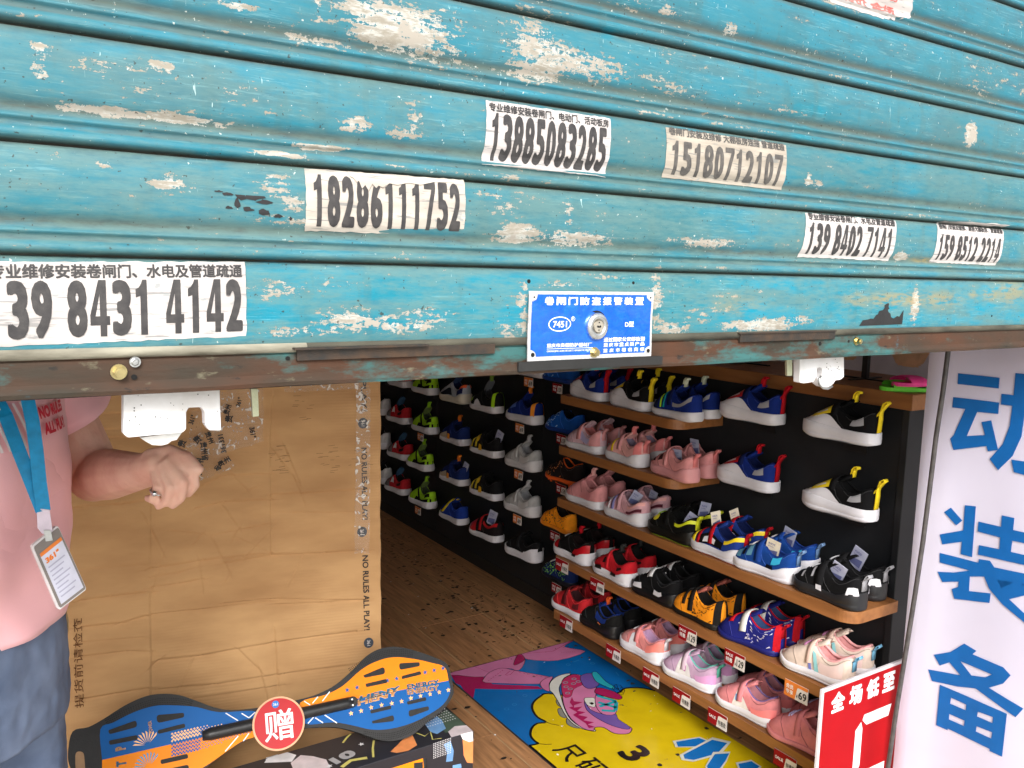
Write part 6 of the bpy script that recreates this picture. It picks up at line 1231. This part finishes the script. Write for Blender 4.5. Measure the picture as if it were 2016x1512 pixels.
for pts, ln, up_, dn in ((LU, (wb(*z4(320, 1060)), wb(*z4(1700, 745))), m_dbl, m_dor), (RU, (wb(*zz5(300, 640)), wb(*zz5(1655, 370))), m_dor, m_dbl)):
    q = smoothc([wb(*p) for p in pts], 4); decal('deck', polyshape(split(q, *ln, 1)), fw(.0085), up_, wvb); decal('deck', polyshape(split(q, *ln, -1)), fw(.0085), dn, wvb)
# slots
slots = [[zz5(885, 325), zz5(1075, 245), zz5(1085, 310), zz5(900, 345)], [zz5(905, 400), zz5(1095, 355), zz5(1105, 390), zz5(915, 430)], [zz5(1208, 215), zz5(1395, 205), zz5(1395, 240), zz5(1215, 275)], [zz5(1232, 330), zz5(1400, 285), zz5(1410, 315), zz5(1235, 358)], [zz5(948, 640), zz5(1135, 592), zz5(1140, 625), zz5(955, 668)], [zz5(965, 735), zz5(1160, 680), zz5(1165, 735), zz5(970, 757)], [zz5(1278, 560), zz5(1450, 518), zz5(1455, 550), zz5(1285, 588)], [zz5(1292, 640), zz5(1475, 600), zz5(1478, 635), zz5(1300, 700)],
 [z4(370, 800), z4(620, 710), z4(628, 770), z4(385, 835)], [z4(378, 890), z4(630, 840), z4(635, 880), z4(385, 930)], [z4(795, 665), z4(1040, 645), z4(1040, 685), z4(805, 738)], [z4(805, 800), z4(1045, 738), z4(1052, 775), z4(812, 832)], [z4(830, 1060), z4(1070, 1005), z4(1078, 1045), z4(838, 1098)], [z4(840, 1150), z4(1080, 1100), z4(1085, 1160), z4(850, 1190)]]
m_slot = mat('deck_grip', (.016, .016, .016), .7, bump=.4, nscale=90)
def rounded(q, r=.42):
    out = []; n_ = len(q)
    for i in range(n_):
        p0, p1, p2 = Vector(q[i-1]), Vector(q[i]), Vector(q[(i+1) % n_]); l_ = min((p0-p1).length, (p2-p1).length)*r
        a = p1+(p0-p1).normalized()*l_; b = p1+(p2-p1).normalized()*l_
        for k in range(5): t = k/4; out.append(tuple(a*(1-t)**2+p1*2*t*(1-t)+b*t*t))
    return out
for s_ in slots:
    q = rounded([wb(*p) for p in s_]); MB().prism([fw(.0080)(*p) for p in q], wn_*.0014).build('grip_pad', m_slot, wvb)
# torsion bar
t0, t1 = Vector(wb(*z4(1200, 850))), Vector(wb(*zz5(790, 565)))
pts = [fw(.012)(*(t0+(t1-t0)*i/20)) for i in range(21)]; MB().tube(pts, [.010]+[.0135]*19+[.0125], 16).build('torsion_bar', mat('bar_black', (.02, .02, .021), .4, bump=.1), wvb, smooth=True)
e_ = wb(*zz5(783, 565)); MB().cyl(fw(.012)(*e_), fw(.024)(*e_), .0118, 24).build('bar_cap', m_rub, wvb, bevel=.001)
mb = MB()
for p_ in (zz5(775, 545), zz5(782, 597)): q = wb(*p_); mb.cyl(fw(.0240)(*q), fw(.0250)(*q), .0022, 12)
mb.build('cap_screw', m_steel, wvb)
# prints
bst, ost = [], []
for p_ in (zz5(743, 455), zz5(832, 432), zz5(1104, 370), zz5(1188, 352), zz5(1443, 296), zz5(1524, 278), zz5(1605, 258)): bst.append(star(*wb(*p_), .0062))
for p_ in (zz5(778, 665), zz5(868, 642), zz5(958, 612), zz5(1052, 590), zz5(1144, 575), zz5(1232, 556), zz5(1316, 528), zz5(1402, 508), zz5(1488, 492), zz5(1570, 475), zz5(1652, 455)): ost.append(star(*wb(*p_), .0062))
decal('star_print', joinsh(*bst), fw(.0090), m_dbl, wvb); m_tan = mat('deck_tan', S(238, 184, 120), .35, bump=0); decal('star_print', joinsh(*ost), fw(.0090), m_tan, wvb)
def wtext(s, p0, p1, h_, m, bold=.03, shear=0, name='deck_lettering', off=.0093):
    a, b = Vector(wb(*p0)), Vector(wb(*p1)); d_ = b-a; L_ = d_.length; d_.normalize(); n_ = Vector((-d_.y, d_.x)); t = text2d(s, bold)
    decal(name, ([tuple(a+d_*(x*L_+shear*y*h_)+n_*(y*h_)) for x, y in t[0]], t[1]), fw(off), m, wvb)
m_lb = mat('deck_letter_blue', S(60, 130, 170), .35, bump=0)
wtext('HENY', zz5(835, 600), zz5(1200, 500), .0135, m_tan, .05, .3); wtext('HENY', zz5(850, 560), zz5(1215, 462), .0115, m_lb, .05, .3); wtext('ENERGY', zz5(1285, 500), zz5(1570, 455), .0130, m_tan, .04); wtext('ENERGY', zz5(1285, 452), zz5(1572, 405), .0120, m_lb, .04)
wtext('P', z4(528, 965), z4(525, 930), .020, m_tan, .05) ; wtext('T', z4(535, 1110), z4(535, 1060), .020, m_lb, .05); wtext('POWER', z4(765, 820), z4(752, 715), .007, m_tan, .02)
chk1, chk2 = [], []
for i in range(26):
    for j in range(13):
        x_, y_ = 935+i*28+ (14 if j % 2 else 0), 830+j*16-(i*28)*.235
        w1 = 1.0 if i < 9 else .6; 
        if abs(j-6)+i*.22 > 8.5: continue
        q = wb(*z4(x_, y_)); r_ = .0026*w1; d_ = polyshape([(q[0]-r_, q[1]), (q[0], q[1]-r_*.95), (q[0]+r_, q[1]), (q[0], q[1]+r_*.95)]); (chk1 if y_ < 1030-(x_-320)*.235 +20 else chk2).append(d_)
decal('check_print', joinsh(*chk1), fw(.0090), m_tan, wvb); decal('check_print', joinsh(*chk2), fw(.0090), m_dbl, wvb)
fan1, fan2 = [], []
for k in range(9):
    a = R(30+k*15); c0 = Vector(wb(*z4(720, 930))); fan1.append(polyshape([tuple(c0+Vector((math.cos(a+.3), math.sin(a+.3)))*.006), tuple(c0+Vector((math.cos(a+.38), math.sin(a+.38)))*.030), tuple(c0+Vector((math.cos(a+.25), math.sin(a+.25)))*.026)]))
    c0 = Vector(wb(*z4(730, 1120))); fan2.append(polyshape([tuple(c0+Vector((math.cos(a+.3), math.sin(a+.3)))*.006), tuple(c0+Vector((math.cos(a+.38), math.sin(a+.38)))*.030), tuple(c0+Vector((math.cos(a+.25), math.sin(a+.25)))*.026)]))
decal('fan_print', joinsh(*fan1), fw(.0090), m_tan, wvb); decal('fan_print', joinsh(*fan2), fw(.0090), m_lb, wvb)
wl = []
for a, b in ((z4(1405, 648), z4(1515, 715)), (z4(1545, 650), z4(1610, 690)), (z4(1610, 690), z4(1665, 640)), (z4(1400, 985), z4(1515, 850)), (z4(1560, 895), z4(1610, 825)), (zz5(430, 575), zz5(480, 515)), (zz5(520, 555), zz5(585, 470)), (zz5(355, 555), zz5(410, 590)), (zz5(390, 755), zz5(440, 700)), (zz5(455, 705), zz5(525, 750)), (zz5(540, 680), zz5(650, 752))): wl.append(stroke([wb(*a), wb(*b)], .0022))
for k_, q_ in enumerate(wl): decal('white_line', q_, fw(.0091+k_*.00004), m_wp, wvb)
# perforated grip bands
dots = []
def grip(path, w0, rows):
    q = [Vector(wb(*p)) for p in path]; q = [Vector(p) for p in smoothc([tuple(p) for p in q], 10, False)]
    for i in range(1, len(q)-1):
        n_ = (q[i+1]-q[i-1]).normalized(); n_ = Vector((-n_.y, n_.x))
        for r_ in range(rows): c0 = q[i]+n_*((r_-(rows-1)/2)*w0); dots.append(polyshape(ellipse(c0.x, c0.y, .0012, .0012, 6)))
grip([z4(345, 725), z4(500, 655), z4(700, 575), z4(850, 545), z4(1000, 550), z4(1120, 575)], .0042, 4); grip([zz5(760, 290), zz5(900, 205), zz5(1050, 135), zz5(1200, 115), zz5(1350, 130)], .0042, 4); grip([zz5(880, 850), zz5(1050, 875), zz5(1200, 855), zz5(1340, 790), zz5(1500, 700)], .0042, 4)
o = decal('grip_dots', joinsh(*dots), fw(.0083), m_hole, wvb); o['kind'] = 'stuff'
q = [wb(*z4(85, 1060)), wb(*z4(90, 1000)), wb(*z4(120, 985)), wb(*z4(155, 1000)), wb(*z4(165, 1060)), wb(*z4(165, 1170)), wb(*z4(95, 1170))]
decal('handle_opening', polyshape(smoothc(q, 3)), fw(.0084), mat('handle_gap', S(150, 120, 90), .8), wvb)
# wheels under the board
for px in (-.42, .02):
    c0 = fw(-.045)(px, .10); MB().cyl(c0-wd_*.012, c0+wd_*.012, .030, 24).build('wheel', mat('wheel_urethane', S(150, 150, 160), .4), wvb, bevel=.004)
    MB().tube([fw(-.008)(px, .10), fw(-.045)(px, .10)], .006, 8).build('wheel_post', m_steel, wvb)

# round gift sign leaning on the board
GN = wn_; gc = at_p(549, 1424, W0+wn_*.030, wn_); ga = (Vector(wb(549+70, 1424-12))-Vector(wb(549, 1424))).normalized()
gx = wd_*ga.x+wu_*ga.y; gy = GN.cross(gx).normalized()
if gy.z < 0: gy = -gy
gs = empty('gift_sign', tuple(gc), 'round red gift sign with a white character in front of the waveboard', 'sign')
RG = (at_p(600, 1419, W0+wn_*.030, wn_)-gc).length
fg = lambda off: (lambda a, b: gc+gx*a+gy*b+GN*off)
MB().prism([fg(-.003)(*p) for p in ellipse(0, 0, RG, RG, 64)], GN*.003).build('disc', mat('gift_rim', S(214, 164, 126), .5, bump=0), gs)
decal('red_disc', polyshape(ellipse(0, 0, RG*.93, RG*.93, 64)), fg(.0006), mat('gift_red', S(176, 8, 22), .5, var=.06, nscale=10, bump=.05), gs)
decal('character', fit(text2d('赠', .010), -RG*.56, -RG*.62, RG*1.12, RG*1.12), fg(.0012), m_wp, gs)
decal('blue_dot', polyshape(ellipse(-RG*.08, RG*.72, RG*.14, RG*.14, 24)), fg(.0012), mat('gift_blue', S(30, 110, 190), .4, bump=0), gs); decal('dot_number', fit(text2d('361', .0), -RG*.17, RG*.67, RG*.18, RG*.10), fg(.0016), m_wp, gs)

# second waveboard below, in front of the cartons
w2 = empty('waveboard', (.86, 1.64, .10), 'second orange waveboard low in front of the dark cartons', 'waveboard')
nb = Vector((0, -math.cos(R(25)), math.sin(R(25)))); ob = Vector((.72, 1.655, .13))
def w2p(u, v): p = at_p(u, v, ob, nb); return p
def w2poly(pts, off): return [w2p(*p)+nb*off for p in pts]
r2 = [zz5(880, 1200), zz5(960, 1120), zz5(1060, 1060), zz5(1200, 1010), zz5(1340, 985), zz5(1440, 990), zz5(1470, 1060), zz5(1470, 1180), zz5(1400, 1300), zz5(1200, 1380), zz5(980, 1340)]
MB().prism(w2poly(r2, -.016), nb*.016).build('rim', m_rub, w2, bevel=.003)
o_ = zz5
q3 = [w2p(*p)+nb*.0006 for p in (o_(1080, 1160), o_(1180, 1110), o_(1300, 1070), o_(1430, 1055), o_(1440, 1150), o_(1380, 1260), o_(1200, 1320), o_(1080, 1250))]
mb = MB(); mb.add(q3, [tuple(range(len(q3)))]); mb.build('deck', m_dor, w2)
mb = MB(); q3 = [w2p(*p)+nb*.0012 for p in (o_(1350, 1110), o_(1430, 1100), o_(1430, 1160), o_(1350, 1170))]; mb.add(q3, [(0, 1, 2, 3)]); mb.build('grip_pad', m_slot, w2)
tagp(w2, cat='waveboard', group='waveboards'); tagp(wvb, group='waveboards')
# ---------------------------------------------------------------- person
PC = Vector((-.035, 1.385, 0)); fa = R(48); FV = Vector((math.sin(fa), -math.cos(fa), 0)); LV_ = Vector((-FV.y, FV.x, 0))
pr = empty('person', tuple(PC), 'person in a pink T-shirt and jeans reaching out a hand behind the shutter', 'person')
def bp3(s_, f_, z): return PC+LV_*s_+FV*f_+Vector((0, 0, z))
m_skin = mat('skin', S(220, 178, 158), .55, var=.05, nscale=26, bump=.3, bscale=140, col2=S(206, 152, 134))
m_skin.node_tree.nodes['Principled BSDF'].inputs['Subsurface Weight'].default_value = .08
def remesh(mb, vox, name, m, parent, it=6, smooth=.5):
    me = mb.mesh(name); o = bpy.data.objects.new(name, me); C.objects.link(o)
    r_ = o.modifiers.new('r', 'REMESH'); r_.mode = 'VOXEL'; r_.voxel_size = vox; r_.use_smooth_shade = True
    s_ = o.modifiers.new('s', 'SMOOTH'); s_.iterations = it; s_.factor = smooth
    dg = bpy.context.evaluated_depsgraph_get(); dg.update(); me2 = bpy.data.meshes.new_from_object(o.evaluated_get(dg)); bpy.data.objects.remove(o)
    me2.polygons.foreach_set('use_smooth', [True]*len(me2.polygons)); me2.name = name
    return link(name, me2, m, parent)
def ball(mb, c, r, sx=1, sy=1, sz=1, n=14):
    c = Vector(c); P = []
    for i in range(n+1):
        a = math.pi*i/n; P.append([c+Vector((math.sin(a)*math.cos(2*math.pi*j/n)*r*sx+.00001, math.sin(a)*math.sin(2*math.pi*j/n)*r*sy, math.cos(a)*r*sz)) for j in range(n)])
    mb.grid(P, close=True)
def limb(mb, pts, rs):
    pts = [Vector(p) for p in pts]; q, rr = [], []
    for i in range(len(pts)-1):
        for k in range(6): t = k/6; q.append(pts[i].lerp(pts[i+1], t)); rr.append(rs[i]+(rs[i+1]-rs[i])*t)
    q.append(pts[-1]); rr.append(rs[-1]); mb.tube(q, rr, 14)
    for p, r_ in zip(pts, rs): ball(mb, p, r_*.99)
def loft(mb, secs, n=40, cap=True):
    """secs: (z, half width, half depth, forward shift)"""
    P = []
    for z, a, b, f_ in secs:
        P.append([bp3(a*math.copysign(abs(math.cos(2*math.pi*i/n))**.9, math.cos(2*math.pi*i/n)), f_+b*math.sin(2*math.pi*i/n), z) for i in range(n)])
    mb.grid(P, close=True)
    if cap: k = len(mb.v)-n; mb.f += [tuple(range(k, k+n)), tuple(range(k-(len(secs)-1)*n, k-(len(secs)-2)*n))]; mb.mi += [mb.cur]*2
body = MB()
loft(body, [(.80, .165, .10, 0), (.88, .168, .11, 0), (1.0, .145, .10, .01), (1.12, .15, .105, .01), (1.22, .16, .10, .005), (1.29, .165, .075, 0), (1.325, .12, .06, -.01), (1.35, .06, .05, -.01)])
limb(body, [bp3(0, -.01, 1.30), bp3(0, .005, 1.41)], [.055, .05])
ball(body, bp3(0, .02, 1.485), .085, 1, 1, 1.25); ball(body, bp3(0, .055, 1.445), .06, 1, 1, 1.1); ball(body, bp3(0, .115, 1.475), .014, 1, 1, 1.6)
for s_ in (-1, 1): ball(body, bp3(s_*.083, .01, 1.475), .018, .6, 1, 1.5)
# left arm, held out towards the camera
sh_l, el, wr_ = bp3(.165, 0, 1.29), Vector((.176, 1.500, 1.035)), Vector(at_y(278, 928, 1.300))
limb(body, [sh_l, sh_l.lerp(el, .5), el], [.056, .046, .042]); limb(body, [el, el.lerp(wr_, .35), wr_], [.041, .040, .026])
pc_ = Vector(at_y(314, 918, 1.245)); limb(body, [wr_, wr_.lerp(pc_, .5), pc_], [.026, .025, .021])
KN = {'index': [(340, 902, 1.225), (378, 925, 1.203), (384, 955, 1.204), (370, 972, 1.214)], 'middle': [(331, 911, 1.222), (360, 948, 1.198), (356, 980, 1.202), (340, 994, 1.214)], 'ring': [(318, 919, 1.226), (335, 960, 1.202), (328, 986, 1.208), (312, 996, 1.220)], 'little': [(305, 926, 1.235), (310, 962, 1.214), (300, 984, 1.220), (291, 981, 1.232)]}
FR = {'index': (.0085, .0076, .0068, .0060), 'middle': (.0085, .0077, .0069, .0061), 'ring': (.0083, .0074, .0066, .0058), 'little': (.0076, .0064, .0058, .0052)}
for k, q in KN.items(): limb(body, [pc_]+[Vector(at_y(*p)) for p in q], (.011,)+FR[k])
limb(body, [Vector(at_y(298, 902, 1.262)), Vector(at_y(334, 889, 1.238)), Vector(at_y(368, 902, 1.215)), Vector(at_y(390, 924, 1.200))], [.014, .0105, .0095, .0078])
# right arm hangs by the side
sr, er, wr2 = bp3(-.165, 0, 1.29), bp3(-.205, -.03, 1.03), bp3(-.20, .03, .80)
limb(body, [sr, sr.lerp(er, .5), er], [.058, .05, .042]); limb(body, [er, er.lerp(wr2, .4), wr2], [.041, .036, .026]); hp = wr2+Vector((0, 0, -.06)); limb(body, [wr2, hp], [.027, .026])
for k in range(4):
    o1 = FV*(.026-.017*k); limb(body, [hp+o1*.9, hp+o1*1.1+Vector((0, 0, -.045))+LV_*.004, hp+o1+Vector((0, 0, -.075+.004*abs(k-1)))+LV_*.014], [.0095, .0085, .0068])
limb(body, [wr2+FV*.02+Vector((0, 0, -.02)), wr2+FV*.045+Vector((0, 0, -.055)), wr2+FV*.045+Vector((0, 0, -.085))], [.012, .010, .008])
for s_ in (-1, 1): limb(body, [bp3(s_*.085, 0, .84), bp3(s_*.09, .02, .46), bp3(s_*.095, -.01, .07)], [.080, .052, .036]); limb(body, [bp3(s_*.095, -.01, .05), bp3(s_*.10, .12, .035)], [.032, .028])
remesh(body, .0029, 'body', m_skin, pr, 2, .35)
# ring on the little finger
rc_ = Vector(at_y(308, 968, 1.2150)); d_ = (Vector(at_y(*KN['little'][2]))-Vector(at_y(*KN['little'][1]))).normalized(); qa = d_.to_track_quat('Z', 'Y')
loopp = [rc_+qa @ Vector((math.cos(2*math.pi*i/20)*.0082, math.sin(2*math.pi*i/20)*.0082, 0)) for i in range(21)]
mb = MB(); mb.tube(loopp, .0016, 8); ball(mb, rc_-Vector((.004, .009, 0)), .0042); mb.build('finger_ring', m_chrome, pr, smooth=True)
# hair and face
m_hair = mat('black_hair', (.012, .010, .009), .45, nscale=120, bump=.5)
hb = MB(); ball(hb, bp3(0, -.005, 1.505), .098, 1, 1, 1.18, 20); ball(hb, bp3(0, -.06, 1.42), .07, 1, 1, 1.5, 16)
remesh(hb, .008, 'hair', m_hair, pr, 4)
fb = MB()
for s_ in (-1, 1): ball(fb, bp3(s_*.030, .098, 1.480), .011)
fb.build('eye', m_dk, pr, smooth=True); fb = MB(); ball(fb, bp3(0, .108, 1.425), .018, 1, .5, .35); fb.build('mouth', mat('lips', S(170, 80, 80), .5), pr, smooth=True)
# T-shirt
m_tee = mat('pink_tshirt', S(242, 184, 190), .85, var=.04, nscale=6, bump=.3, bscale=700, sheen=.2, bdist=.0004)
tsecs = [(.862, .176, .118, .010), (.90, .174, .120, .012), (.98, .166, .122, .020), (1.06, .164, .122, .022), (1.14, .172, .128, .022), (1.22, .178, .122, .015), (1.275, .180, .098, .005), (1.315, .150, .080, -.005), (1.338, .095, .070, -.01), (1.345, .070, .062, -.01)]
def tpt(z, th, off=0):
    for (z0, a0, b0, f0), (z1, a1, b1, f1) in zip(tsecs, tsecs[1:]):
        if z <= z1 or z1 == tsecs[-1][0]:
            t = min(max((z-z0)/(z1-z0), 0), 1); a, b, f_ = a0+(a1-a0)*t, b0+(b1-b0)*t, f0+(f1-f0)*t; break
    fold = .008*math.sin(th*5+z*16)*max(0, 1-(z-.86)/.4)+.004*math.sin(th*9-z*30)*max(0, 1-(z-.86)/.3)+.0035*math.sin(z*55+th*3+2*math.sin(th*2))*math.exp(-((z-.97)/.07)**2)+.003*math.sin(z*34-th*4)
    return bp3((a+off+fold)*math.cos(th), f_+(b+off+fold)*math.sin(th), z)
P = [[tpt(z, 2*math.pi*i/96) for i in range(96)] for z in list(np.linspace(.862, 1.345, 60))]
tee = MB().grid(P, close=True)
tm = tee.build('tshirt', m_tee, pr, smooth=True); so2 = tm.modifiers.new('t', 'SOLIDIFY'); so2.thickness = .0025; so2.offset = 1
def sleeve(a, b, r0, r1):
    a, b = Vector(a), Vector(b); d_ = (b-a).normalized(); u_ = d_.cross(Vector((0, 1, 0))).normalized(); v_ = d_.cross(u_); P = []
    for k in range(14):
        t = k/13; c = a.lerp(b, t); rr = r0+(r1-r0)*t
        P.append([c+(u_*math.cos(2*math.pi*i/32)+v_*math.sin(2*math.pi*i/32))*(rr+.003*math.sin(i*.9+t*9)+(.004*math.sin(t*14)*math.sin(2*math.pi*i/32))) for i in range(32)])
    o = MB().grid(P, close=True).build('sleeve', m_tee, pr, smooth=True); s_ = o.modifiers.new('t', 'SOLIDIFY'); s_.thickness = .0022; s_.offset = 1
sleeve(bp3(.125, 0, 1.295), sh_l.lerp(el, .62)+Vector((.004, 0, 0)), .064, .069); sleeve(bp3(-.125, 0, 1.295), sr.lerp(er, .58), .064, .066)
# chest print: diagonal stripes and red lettering
thr = lambda a, b: tpt(b, a, .0080)
m_prn = mat('shirt_print', S(240, 226, 226), .7, bump=0); m_prr = mat('shirt_print_red', S(214, 50, 70), .7, bump=0); m_prp = mat('shirt_patch', S(232, 158, 160), .8, bump=0)
TH0, TH1, ZA, ZB = 1.50, 2.75, 1.135, 1.195
mt_ = lambda sh_: ([(math.pi-a if False else a, b) for a, b in sh_[0]], sh_[1])
strp = []
for k in range(18):
    a = TH0+.06+k*.062; pts = [(a, ZA), (a+.022, ZA), (a+.022+.10, ZB), (a+.10, ZB)]; pts = [(min(p[0], TH1), p[1]) for p in pts]; strp.append(polyshape(pts))
cz = [ZA+(ZB-ZA)*i/6 for i in range(1, 6)]; ca_ = [TH0+(TH1-TH0)*i/16 for i in range(1, 16)]
decal('shirt_stripes', joinsh(*strp), thr, m_prn, pr, ca_, cz)
def shirt_text(s, a0, a1, z0, h_, m):
    t = text2d(s[::-1], .05); decal('shirt_lettering', ([(a1-x*(a1-a0), z0+y*h_) for x, y in t[0]], t[1]), lambda a, b: tpt(b, a, .0085), m, pr, [a0+(a1-a0)*i/8 for i in range(1, 8)], ())
# text runs from the person's right to left, i.e. left to right as seen
shirt_text('SELUR ON', 1.10, 1.52, 1.168, .016, m_prr); shirt_text('YALP LLA', 1.12, 1.50, 1.146, .016, m_prr)
# jeans
m_den = mat('denim', S(112, 126, 152), .9, var=.16, nscale=9, bump=.5, bscale=900, col2=S(66, 80, 106), bdist=.0006)
jb = MB(); loft(jb, [(.70, .182, .122, 0), (.78, .190, .126, 0), (.86, .178, .120, .005), (.905, .160, .112, .008)], cap=True)
for s_ in (-1, 1):
    P = []
    for k, (z, r_, sx, sf) in enumerate([(.76, .088, .085, 0), (.66, .086, .088, .004), (.55, .075, .09, .012), (.46, .066, .09, .018), (.36, .062, .092, .008), (.2, .056, .094, -.006), (.09, .056, .095, -.01)]):
        P.append([bp3(s_*sx+math.cos(2*math.pi*i/32)*(r_+.003*math.sin(i*1.3+k*2)), sf+math.sin(2*math.pi*i/32)*(r_*1.08+.003*math.sin(i*.8+k)), z) for i in range(32)])
    jb.grid(P, close=True); n0 = len(jb.v); jb.f += [tuple(range(n0-7*32, n0-6*32)), tuple(range(n0-32, n0))]; jb.mi += [0, 0]
remesh(jb, .006, 'jeans', m_den, pr, 5, .5)
m_st = mat('denim_stitch', S(176, 150, 110), .8, bump=0)
for s_ in (-1, 1):
    pts = [bp3(s_*(.07+.085*t), .122*math.cos(math.asin(min(.98, (.07+.085*t)/.185)))+.006, .885-.085*t**1.6) for t in np.linspace(0, 1, 10)]; MB().tube(pts, .0012, 6).build('pocket_seam', m_st, pr)
    MB().tube([bp3(s_*.178, .0, z)+LV_*s_*.002 for z in (.86, .78, .70, .62)], .0012, 6)
for s_ in (-1, 1):
    P = []
    ob_ = MB()
    out = [(math.cos(2*math.pi*i/28)*.042, math.sin(2*math.pi*i/28)*.115) for i in range(28)]
    ob_.prism([bp3(s_*.098+a, .055+b, .001) for a, b in out], (0, 0, .022)); ball(ob_, bp3(s_*.098, .05, .045), .042, 1, 1.0, .8)
    remesh(ob_, .006, 'shoe', mat('white_trainer', S(210, 208, 206), .6), pr, 4)
for o_, st_, sc_ in [(tm, .010, .09)]+[(o, .012, .06) for o in bpy.data.objects if o.name == 'jeans']:
    tx = bpy.data.textures.new('folds', 'CLOUDS'); tx.noise_scale = sc_; tx.noise_depth = 2
    dm = o_.modifiers.new('folds', 'DISPLACE'); dm.texture = tx; dm.strength = st_; dm.mid_level = .5; dm.texture_coords = 'LOCAL'
# lanyard and badge
m_lan = mat('cyan_ribbon', S(14, 142, 196), .5, nscale=100, bump=.3, bscale=800, bdist=.0004)
lb = empty('lanyard_badge', tuple(at_y(92, 1030, 1.215)), 'blue lanyard with a white name badge hanging on the pink T-shirt', 'name badge')
def strap(px, wd, name='strap'):
    P = []
    for u, v, y, dx in px:
        c = at_y(u, v, y); P.append([c-Vector((wd/2, 0, 0))*dx+Vector((0, .001, 0)), c+Vector((wd/2, 0, 0))*dx, c+Vector((wd/2, .0018, 0))*dx, c-Vector((wd/2, -.0025, 0))*dx])
    MB().grid(P, close=True).build(name, m_lan, lb, smooth=False)
nk = lambda s_: bp3(s_*.07, .0, 1.36)
def pin(p): # world to pixel-like tuple is not needed; straps end at the neck
    return p
def strap3(pts, wd):
    P = []
    for i, c in enumerate(pts):
        d_ = (pts[min(i+1, len(pts)-1)]-pts[max(i-1, 0)]).normalized(); s_ = d_.cross(Vector((.15, -1, 0))).normalized()*wd/2; n_ = s_.cross(d_).normalized()*.0008
        P.append([c-s_-n_, c+s_-n_, c+s_+n_, c-s_+n_])
    MB().grid(P, close=True).build('strap', m_lan, lb)
A = [nk(-1), bp3(-.075, .095, 1.31), Vector(at_y(-15, 770, 1.262)), Vector(at_y(12, 820, 1.245)), Vector(at_y(38, 890, 1.230)), Vector(at_y(62, 950, 1.222)), Vector(at_y(84, 1006, 1.215))]
B = [nk(1), bp3(.06, .10, 1.30), Vector(at_y(52, 775, 1.235)), Vector(at_y(64, 830, 1.228)), Vector(at_y(72, 890, 1.222)), Vector(at_y(78, 950, 1.217)), Vector(at_y(86, 1006, 1.213))]
strap3(A, .016); strap3(B, .016)
MB().prism([at_y(u, v, 1.212) for u, v in ((72, 1000), (98, 1004), (104, 1046), (84, 1052), (74, 1040))], (0, .003, 0)).build('connector', mat('connector_white', S(214, 200, 214), .5), lb, bevel=.0006)
MB().prism([at_y(u, v, 1.210) for u, v in ((86, 1044), (100, 1044), (104, 1064), (90, 1066))], (0, .003, 0)).build('metal_clip', m_steel, lb)
bq = [at_y(*p) for p in ((62, 1076, 1.205), (114, 1034, 1.218), (171, 1160, 1.222), (116, 1202, 1.208))]
bn_ = (bq[1]-bq[0]).cross(bq[3]-bq[0]).normalized()
if bn_.y > 0: bn_ = -bn_
def fq(off): return lambda a, b: (bq[3]*(1-a)+bq[2]*a)*(1-b)+(bq[0]*(1-a)+bq[1]*a)*b+bn_*off
MB().prism([fq(0)(*p) for p in rounded([(0, 0), (1, 0), (1, 1), (0, 1)], .06)], bn_*-.006).build('badge_case', mat('badge_case', S(222, 218, 220), .4), lb, bevel=.0008)
decal('badge_frame', polyshape(rounded([(.04, .02), (.98, .02), (.98, .98), (.04, .98)], .06)), fq(.0008), mat('badge_grey', S(128, 120, 116), .4), lb)
decal('badge_card', polyshape([(.12, .06), (.92, .06), (.92, .84), (.12, .84)]), fq(.0014), mat('badge_card', S(204, 204, 220), .35), lb)
decal('badge_bar', polyshape([(.12, .80), (.92, .80), (.92, .85), (.12, .85)]), fq(.0018), m_orange, lb)
ln = [polyshape([(.20, .62-.065*i), (.80-.1*(i % 3), .62-.065*i), (.80-.1*(i % 3), .60-.065*i), (.20, .60-.065*i)]) for i in range(8)]
decal('badge_lines', joinsh(*ln), fq(.0018), mat('badge_ink', S(168, 168, 190), .5), lb); decal('badge_lettering', fit(text2d('361°', .05), .2, .67, .5, .08), fq(.0018), m_orange, lb)
